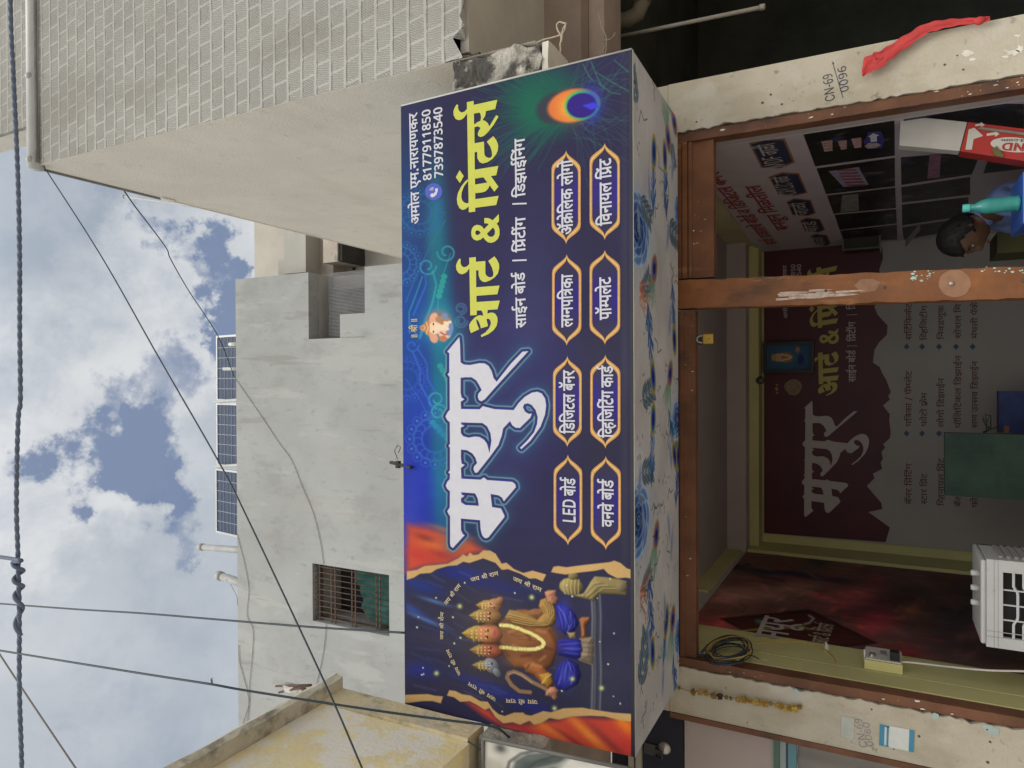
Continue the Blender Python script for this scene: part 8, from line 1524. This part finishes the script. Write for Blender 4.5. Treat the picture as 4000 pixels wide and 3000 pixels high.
for i in range(5):
    p = [at(3870, 1676, Y=5.6)]
    for k in range(4): p.append(p[-1]+Vector((rg.uniform(-.01, .05), 0, rg.uniform(-.015, .03))))
    mb.tube(p, [.004, .0035, .003, .002, .001], 5)
q = at(3840, 1690, Y=5.6); mb.tube([q, at(3870, 1676, Y=5.6), at(3900, 1668, Y=5.6)], [.008, .006, .003], 6)
solo('plant_sprig', mb, mat('sprig_green', (.04, .055, .03), .8, .2), 'dark twiggy sprig lying behind the top of the green board', 'sprig')
mb = MB(); a, b = at(3537, 965, Y=6.2), at(3595, 898, Y=6.0); mb.prism([a, a+Vector((.05, 0, .0)), b+Vector((.05, 0, 0)), b], (0, .02, 0)); solo('tube_stick', mb, mat('stick_grey', (.26, .25, .22), .6, .1), 'pale slanted stick leaning against the right wall above the seated man', 'stick')
mb = MB(); a, b = at(3280, 960, Y=6.3), at(3420, 880, Y=6.3); c_ = at(3280, 880, Y=6.3)
mb = MB(); xa, xb, za2, zb2 = at(3360, 975, Y=6.3).x, at(3360, 905, Y=6.3).x, at(3440, 930, Y=6.3).z, at(3290, 930, Y=6.3).z
t = thing('wall_cabinet', 'small dark cabinet with metal edges in the far right corner of the shop', 'cabinet', ((xa+xb)/2, 6.3, za2))
mb.box(xa+.012, xb-.012, 6.3, 6.52, za2+.012, zb2-.012); mb.obj('cabinet_body', mat('cab_dark', (.035, .03, .022), .6, .2, 8), t)
mb = MB()
for a_, b_, c_, d_ in ((xa, xb, zb2-.012, zb2), (xa, xb, za2, za2+.012), (xa, xa+.012, za2+.012, zb2-.012), (xb-.012, xb, za2+.012, zb2-.012)): mb.box(a_, b_, 6.28, 6.31, c_, d_)
mb.obj('cabinet_edge', mat('cab_edge', (.13, .115, .08), .5, .1), t)
mb = MB(); a, b = at(3895, 990, Y=4.6), at(3925, 905, Y=4.6); mb.box(a.x, b.x, 4.6, 4.9, .302, a.z); solo('olive_box', mb, mat('olive', (.06, .06, .02), .6, .15), 'narrow olive green box on the shelf in front of the seated man', 'box')

# padlock on the hasp
t = thing('padlock', 'brass padlock hanging from the wooden transom left of the middle post', 'padlock', tuple(at(2788, 1324, Y=3.685)))
pa, pb = at(2745, 1345, Y=3.685), at(2788, 1303, Y=3.685)
mb = MB(); mb.box(pa.x, pb.x, 3.672, 3.698, pb.z, pa.z); mb.obj('lock_body', mat('brass', (.42, .27, .05), .35, .12, 10, metal=.6), t, bevel=.006)
xc = (pa.x+pb.x)/2; mb = MB(); mb.tube([(xc-.017, 3.685, pa.z-.002), (xc-.017, 3.685, pa.z+.018), (xc-.010, 3.685, pa.z+.028), (xc+.004, 3.685, pa.z+.03), (xc+.015, 3.685, pa.z+.022), (xc+.017, 3.685, pa.z+.010), (xc+.017, 3.685, pa.z-.002)], .0038, 8); mb.obj('shackle', MATS['steel'], t)
mb = MB(); mb.box(xc-.002, xc+.002, 3.6712, 3.6718, pb.z+.014, pb.z+.026); mb.obj('keyhole', MATS['hole_dark'], t)
mb = MB(); mb.box(xc-.03, xc+.012, 3.692, 3.716, pa.z+.012, pa.z+.026); mb.obj('hasp', MATS['dark_iron'], t)
# dried marigold garland
t = thing('marigold_garland', 'dried yellow brown marigold garland stuck along the left pillar', 'garland', tuple(at(3130, 2760, Y=3.67)))
Cg = lambda p: zc(2600, 2550, .6329, p); line_ = [(70, 212), (130, 232), (215, 240), (265, 258), (300, 262), (335, 268), (400, 275), (450, 285), (520, 293), (590, 305), (650, 312), (700, 325), (760, 340), (800, 345), (842, 328)]
mb = MB(); mb.tube([at(*p, Y=3.688) for p in Cg(line_)], .0022, 5); mb.obj('string', mat('string_tan', (.30, .25, .18), .8), t)
m_mg = [mat('marigold_a', (.34, .21, .05), .9, .3, 40), mat('marigold_b', (.24, .15, .05), .9, .3, 40), mat('marigold_c', (.05, .035, .025), .9, .3, 40), mat('marigold_d', (.46, .31, .07), .9, .3, 40)]
for x, y, r, k in ((85, 216, 9, 1), (170, 240, 18, 1), (213, 240, 17, 0), (250, 245, 18, 0), (298, 264, 19, 1), (336, 266, 18, 2), (376, 272, 12, 1), (405, 277, 11, 1), (448, 288, 16, 0), (483, 287, 20, 0), (520, 296, 14, 0), (556, 303, 18, 3), (580, 306, 17, 0), (616, 312, 19, 0), (648, 310, 12, 1), (690, 322, 17, 3), (716, 330, 16, 0), (742, 344, 18, 3), (768, 340, 18, 0), (795, 343, 21, 3), (828, 330, 14, 1)):
    c = at(*Cg([(x, y)])[0], Y=3.682); R0 = r*.6329/FPX*3.9*1.02
    mb = MB()
    for i in range(14):
        a = i*2.4; q = R0*math.sqrt((i+.5)/14); mb.ball(c+Vector((math.cos(a)*q*.85, -.004-.006*(1-q/R0)+.003*rg.normal(), math.sin(a)*q*.85)), R0*.36, R0*.22, R0*.36, 6, 4)
    mb.obj('flower', m_mg[k], t)
# stickers (payment cards without their codes)
def card(mb, pts, lift, Y=FY): mb.prism([at(*p, Y=Y)+Vector((0, -lift, 0)) for p in pts], (0, .0012, 0))
mb = MB(); card(mb, Cg([(1085, 388), (1166, 402), (1162, 536), (1082, 516)]), .003); solo('paper_sticker', mb, mat('sticker_grey', (.44, .46, .42), .7, .06, 20), 'faded blank grey green paper sticker on the left pillar, upper of two', 'sticker')
mb = MB(); card(mb, Cg([(1322, 438), (1535, 478), (1530, 612), (1318, 568)]), .003); st_ = solo('payment_sticker', mb, mat('sticker_white', (.62, .64, .62), .6, .04, 20), 'white payment sticker with blue bands on the left pillar, lower of two', 'sticker')
for pts in ([(1322, 439), (1352, 444), (1348, 574), (1318, 568)], [(1352, 445), (1384, 451), (1380, 460), (1351, 455)], [(1351, 568), (1378, 573), (1376, 580), (1349, 574)], [(1366, 452), (1378, 454), (1374, 572), (1362, 569)], [(1505, 473), (1535, 478), (1530, 612), (1500, 606)]):
    mb = MB(); card(mb, Cg(pts), .0046); o = mb.obj('blue_band', mat('sticker_blue', (.06, .25, .38), .6, .06, 20), None); 
    o.parent = st_; o.matrix_parent_inverse = Matrix.Translation(-st_.location)
# red ribbon
rib = C26([(1216, 476), (1240, 440), (1268, 405), (1310, 380), (1360, 345), (1430, 295), (1520, 235), (1600, 185), (1680, 162), (1760, 148), (1850, 142), (1950, 134), (2000, 122)])
wid = [.003, .022, .042, .040, .030, .028, .026, .023, .021, .018, .014, .012, .010]
cl = smoothw([at(*p, Y=3.672) for p in rib], 6); wl = np.interp(np.linspace(0, len(wid)-1, len(cl)), range(len(wid)), wid)
mb = MB(); v = []; nc = 11
for i, p in enumerate(cl):
    tg = (cl[min(i+1, len(cl)-1)]-cl[max(i-1, 0)]).normalized(); sd = Vector((tg.z, 0, -tg.x)).normalized()
    for k in range(nc):
        u_ = k/(nc-1)*2-1; d = .004*math.sin(u_*3.5+i*.12)+.0016*math.sin(u_*9-i*.27)
        v.append(p+sd*(wl[i]*u_*(1+.10*math.sin(i*.9+u_*3)))+Vector((0, -.012+d, 0)))
mb.add(v, [(i*nc+k, i*nc+k+1, (i+1)*nc+k+1, (i+1)*nc+k) for i in range(len(cl)-1) for k in range(nc-1)], True)
k0 = C26([(1283, 350), (1300, 372), (1340, 352), (1322, 405), (1290, 420), (1268, 405)])
mb.prism([at(*p, Y=3.648+.004*i) for i, p in enumerate(k0)], (0, .003, 0))
kn = cl[-8]; mb.ball(kn+Vector((0, -.012, 0)), .018, .016, .022, 10, 8)
solo('red_ribbon', mb, mat('red_cloth', (.50, .06, .06), .95, .15, 14, .002, 60), 'red cloth ribbon tied round the edge of the right pillar', 'ribbon')
# twine
m_tw = mat('twine', (.46, .41, .32), .85, .15, 60)
Ct = lambda p: zc(1700, 0, .4521, p)
mb = MB(); mb.tube(smoothw([at(*p, Y=3.15) for p in Ct([(830, 392), (930, 345), (1010, 325), (1085, 298), (1105, 250), (1128, 205), (1105, 198), (1075, 190), (1050, 215), (1060, 262), (1082, 300), (1090, 340), (1080, 375)])], 5), .0042, 6)
mb.tube(smoothw([at(*p, Y=3.15) for p in Ct([(1130, 200), (1118, 260), (1100, 290), (1092, 350), (1080, 380), (1084, 420), (1082, 455)])], 5), .0042, 6)
solo('twine_loop', mb, m_tw, 'pale knotted twine loop hanging from the broken wall stub', 'twine')
mb = MB(); mb.tube(smoothw([at(*p, Y=3.3) for p in Ct([(1410, 110), (1440, 220), (1480, 330), (1470, 390), (1445, 460)])], 5), .003, 6); mb.tube(smoothw([at(*p, Y=3.3) for p in Ct([(1560, 280), (1530, 325), (1490, 345), (1470, 335), (1480, 360), (1478, 420), (1470, 470)])], 5), .003, 6)
solo('twine_ends', mb, mat('twine_dark', (.22, .19, .15), .85, .15), 'dark loose twine ends hanging just above the corner of the sign', 'twine')

# ------------------------------------------------------------------ the seated man
def skin_mesh(verts, edges, radii, root, sub=2):
    me = bpy.data.meshes.new('figure'); me.from_pydata([tuple(v) for v in verts], edges, []); o = bpy.data.objects.new('figure', me); col.objects.link(o)
    md = o.modifiers.new('s', 'SKIN'); md.use_smooth_shade = True; md.branch_smoothing = .6
    for i, r in enumerate(radii):
        d = me.skin_vertices[0].data[i]; d.radius = r if isinstance(r, tuple) else (r, r); d.use_root = (i == root)
    sd = o.modifiers.new('u', 'SUBSURF'); sd.levels = sub; sd.render_levels = sub
    dg = bpy.context.evaluated_depsgraph_get(); m2 = o.evaluated_get(dg).to_mesh()
    v = [p.co.copy() for p in m2.vertices]; f = [tuple(p.vertices) for p in m2.polygons]
    bpy.data.objects.remove(o); return v, f
HY_ = 4.42
hd = at(3765, 915, Y=HY_); nk = at(3850, 868, Y=HY_+.01); c7 = at(3800, 838, Y=HY_+.02)
ch = at(3935, 803, Y=HY_); pv = at(4330, 720, Y=HY_+.05)
# joints of the body, seated and bent forward, facing left and down
up_ = at(3858, 812, Y=HY_+.02); sh_n = up_+Vector((-.01, -.15, -.03)); sh_f = up_+Vector((-.01, .15, -.03))
J = {'pelvis': Vector((ch.x+.16, HY_+.03, .42)), 'belly': Vector((ch.x+.12, HY_+.02, .62)), 'chest': ch+Vector((.02, 0, -.06)), 'upper': up_, 'neck': at(3815, 858, Y=HY_+.01), 'skull': hd+Vector((.02, 0, -.02)),
     'snf': sh_f, 'snn': sh_n, 'eln': sh_n+Vector((-.10, -.03, -.25)), 'elf': sh_f+Vector((-.10, .03, -.25)), 'wrn': sh_n+Vector((-.30, .02, -.34)), 'wrf': sh_f+Vector((-.30, -.02, -.34)),
     'kn': Vector((ch.x-.24, HY_-.16, .52)), 'kf': Vector((ch.x-.24, HY_+.20, .52)), 'an': Vector((ch.x-.14, HY_-.10, .36)), 'af': Vector((ch.x-.14, HY_+.14, .36)), 'tn': Vector((ch.x-.32, HY_-.10, .335)), 'tf': Vector((ch.x-.32, HY_+.14, .335))}
names = list(J); ix = {k: i for i, k in enumerate(names)}; V_ = [J[k] for k in names]
rad = {'pelvis': (.15, .12), 'belly': (.13, .11), 'chest': (.13, .12), 'upper': (.11, .10), 'neck': .052, 'skull': .06, 'snf': .062, 'snn': .062, 'eln': .042, 'elf': .042, 'wrn': .028, 'wrf': .028, 'kn': .06, 'kf': .06, 'an': .042, 'af': .042, 'tn': .028, 'tf': .028}
R2 = [rad[k] for k in names]
Ed = [(ix[a], ix[b]) for a, b in (('pelvis', 'belly'), ('belly', 'chest'), ('chest', 'upper'), ('upper', 'neck'), ('neck', 'skull'), ('upper', 'snf'), ('upper', 'snn'), ('snn', 'eln'), ('eln', 'wrn'), ('snf', 'elf'), ('elf', 'wrf'), ('pelvis', 'kn'), ('kn', 'an'), ('an', 'tn'), ('pelvis', 'kf'), ('kf', 'af'), ('af', 'tf'))]
for w_, sg in (('wrn', -1), ('wrf', 1)):       # palms, fingers, thumbs reaching forward
    b0 = J[w_]; p1 = b0+Vector((-.05, 0, -.012)); V_.append(p1); R2.append((.030, .016)); ip = len(V_)-1; Ed.append((ix[w_], ip))
    for k, (dy, ln) in enumerate(((-.027, .062), (-.009, .072), (.009, .068), (.027, .052))):
        q0 = p1+Vector((-.03, dy, -.004)); q1 = q0+Vector((-ln*.5, 0, -.008)); q2 = q1+Vector((-ln*.4, 0, -.022)); n0 = len(V_)
        V_ += [q0, q1, q2]; R2 += [.0095, .0085, .0075]; Ed += [(ip, n0), (n0, n0+1), (n0+1, n0+2)]
    q0 = p1+Vector((.005, sg*-.034, -.006)); q1 = q0+Vector((-.03, sg*-.012, -.012)); n0 = len(V_); V_ += [q0, q1]; R2 += [.010, .008]; Ed += [(ip, n0), (n0, n0+1)]
bv, bf = skin_mesh(V_, Ed, R2, 0, 2)
# head: an ellipsoid pushed into shape in its own frame (x forward to the face, z up)
fwd = Vector((-.82, -.12, -.55)).normalized(); side = Vector((0, 0, 1)).cross(fwd).normalized(); upv = fwd.cross(side).normalized()
HM = Matrix((fwd, side, upv)).transposed()
def head_pt(x, y, z): return hd+HM @ Vector((x, y, z))
hv = []; nu, nv = 40, 32
def g2(a, b, s): return math.exp(-((a/s[0])**2+(b/s[1])**2))
for j in range(nv+1):
    th = math.pi*j/nv
    for i in range(nu):
        ph_ = 2*math.pi*i/nu; x, y, z = math.sin(th)*math.cos(ph_), math.sin(th)*math.sin(ph_), math.cos(th)
        X, Y, Z = x*.098, y*.076, z*.118
        if Z < -.02: Y *= 1-.28*min(1, (-.02-Z)/.1); X = X*(1-.06*min(1, (-.02-Z)/.1))
        if X > 0:
            X += .026*g2(Y, Z+.018, (.012, .026))+.010*g2(Y, Z-.010, (.010, .03))      # nose
            X -= .009*(g2(Y-.03, Z-.012, (.016, .012))+g2(Y+.03, Z-.012, (.016, .012)))   # eye hollows
            X += .007*g2(Y, Z-.032, (.05, .010))+.008*g2(Y, Z+.056, (.022, .009))+.004*g2(Y, Z+.068, (.018, .006))+.012*g2(Y, Z+.098, (.026, .018))
        elif Z < -.05: X *= 1-.5*min(1, (-.05-Z)/.07)
        hv.append(head_pt(X, Y, Z))
hf = [(j*nu+i, (j+1)*nu+i, (j+1)*nu+(i+1) % nu, j*nu+(i+1) % nu) for j in range(nv) for i in range(nu)]
m_skin = mat('brown_skin', (.10, .05, .028), .55, .08, 14, .0006, 160, spec=.35)
man = thing('person', 'dark haired man in a light blue shirt sitting bent forward facing left inside the shop', 'person', (ch.x, HY_, .302))
mb = MB(); mb.add(bv, bf, True); n0 = len(mb.v); mb.add(hv, hf, True)
body_o = mb.obj('body', m_skin, man)
try:      # weld head, neck and body into one continuous skin
    rm = body_o.modifiers.new('weld', 'REMESH'); rm.mode = 'VOXEL'; rm.voxel_size = .0075; rm.use_smooth_shade = True
except Exception: pass
for sg in (-1, 1):
    mb = MB(); mb.ball(head_pt(-.004, sg*.076, -.012), .018, .008, .032, 10, 8, HM); mb.obj('ear', m_skin, man)
    mb = MB(); mb.ball(head_pt(.083, sg*.031, .012), .0095, .012, .006, 10, 8, HM); mb.obj('eye', mat('eye_white', (.26, .24, .22), .3), man)
    mb = MB(); mb.ball(head_pt(.0925, sg*.031, .012), .003, .0055, .0055, 8, 6, HM); mb.obj('iris', mat('iris_dark', (.02, .012, .01), .2), man)
    mb = MB(); mb.tube([head_pt(.090, sg*.014, .032), head_pt(.091, sg*.03, .037), head_pt(.082, sg*.05, .031)], [.003, .0042, .002], 6); mb.obj('eyebrow', mat('hair_black', (.012, .011, .011), .6, .2, 60), man)
mb = MB(); mb.tube([head_pt(.096, -.022, -.062), head_pt(.104, 0, -.060), head_pt(.096, .022, -.062)], [.003, .006, .003], 8); mb.obj('lips', mat('lip_brown', (.19, .07, .05), .5), man)
# hair cap: dense short locks following the skull, thick over the crown
hm = MB(); r3 = random.Random(11)
capv = []
for j in range(nv+1):
    th = math.pi*j/nv
    for i in range(nu):
        ph_ = 2*math.pi*i/nu; x, y, z = math.sin(th)*math.cos(ph_), math.sin(th)*math.sin(ph_), math.cos(th)
        lim = .52 if x > .3 else (-.25 if x > -.1 else -.5)
        k = 1.09+.02*math.sin(9*ph_+5*th)+.015*r3.random() if z > lim-.05 else .86
        capv.append(head_pt(x*.098*k, y*.076*k*1.03, z*.118*k+.003))
hm.add(capv, hf, True)
for i in range(260):
    u_, t_ = r3.random()*2*math.pi, math.acos(r3.uniform(-.35, 1)); x, y, z = math.sin(t_)*math.cos(u_), math.sin(t_)*math.sin(u_), math.cos(t_)
    if x > .35 and z < .5: continue
    p = head_pt(x*.104, y*.083, z*.125); d = (HM @ Vector((x-.5, y, z-.2))).normalized()*.012; hm.tube([p, p+d*.6+Vector((0, 0, -.004)), p+d+Vector((0, 0, -.012))], [.004, .003, .001], 4)
hm.obj('hair', MATS['hair_black'], man)
# shirt: follows trunk and upper arms, with collar
sk = {'pelvis': (.172, .142), 'belly': (.150, .130), 'chest': (.150, .138), 'upper': (.128, .115), 'snf': .080, 'snn': .080}
SV = [J['pelvis']+Vector((0, 0, .03)), J['belly'], J['chest'], J['upper'], J['snf'], J['snn'], J['snn'].lerp(J['eln'], .45), J['snn'].lerp(J['eln'], .85), J['snf'].lerp(J['elf'], .45), J['snf'].lerp(J['elf'], .85), J['upper'].lerp(J['neck'], .62)]
SR = [sk['pelvis'], sk['belly'], sk['chest'], sk['upper'], .080, .080, .068, .066, .068, .066, .066]
v, f = skin_mesh(SV, [(0, 1), (1, 2), (2, 3), (3, 4), (3, 5), (5, 6), (6, 7), (4, 8), (8, 9), (3, 10)], SR, 0, 3)
from mathutils import noise as mnz
v = [p+Vector((1, 1, 1))*0+mnz.noise_vector(p*9)*.010+mnz.noise_vector(Vector((p.x*24, p.y*8, p.z*26)))*.004 for p in v]
mb = MB(); mb.add(v, f, True); mb.obj('shirt', mat('blue_shirt', (.125, .175, .36), .85, .08, 6, .001, 200), man)
mb = MB(); nkc = J['upper'].lerp(J['neck'], .72); ax = (J['neck']-J['upper']).normalized(); mb.lathe(nkc, ax, [(.070, -.015), (.074, .0), (.066, .022), (.060, .024), (.064, .0)], 18); mb.obj('collar', MATS['blue_shirt'], man)
v, f = skin_mesh([J['pelvis'], J['kn'], J['an']+Vector((.0, 0, .02)), J['kf'], J['af']+Vector((0, 0, .02))], [(0, 1), (1, 2), (0, 3), (3, 4)], [(.165, .13), .078, .058, .078, .058], 0, 2)
mb = MB(); mb.add(v, f, True); mb.obj('trousers', mat('dark_trousers', (.03, .032, .04), .85, .15, 10), man)
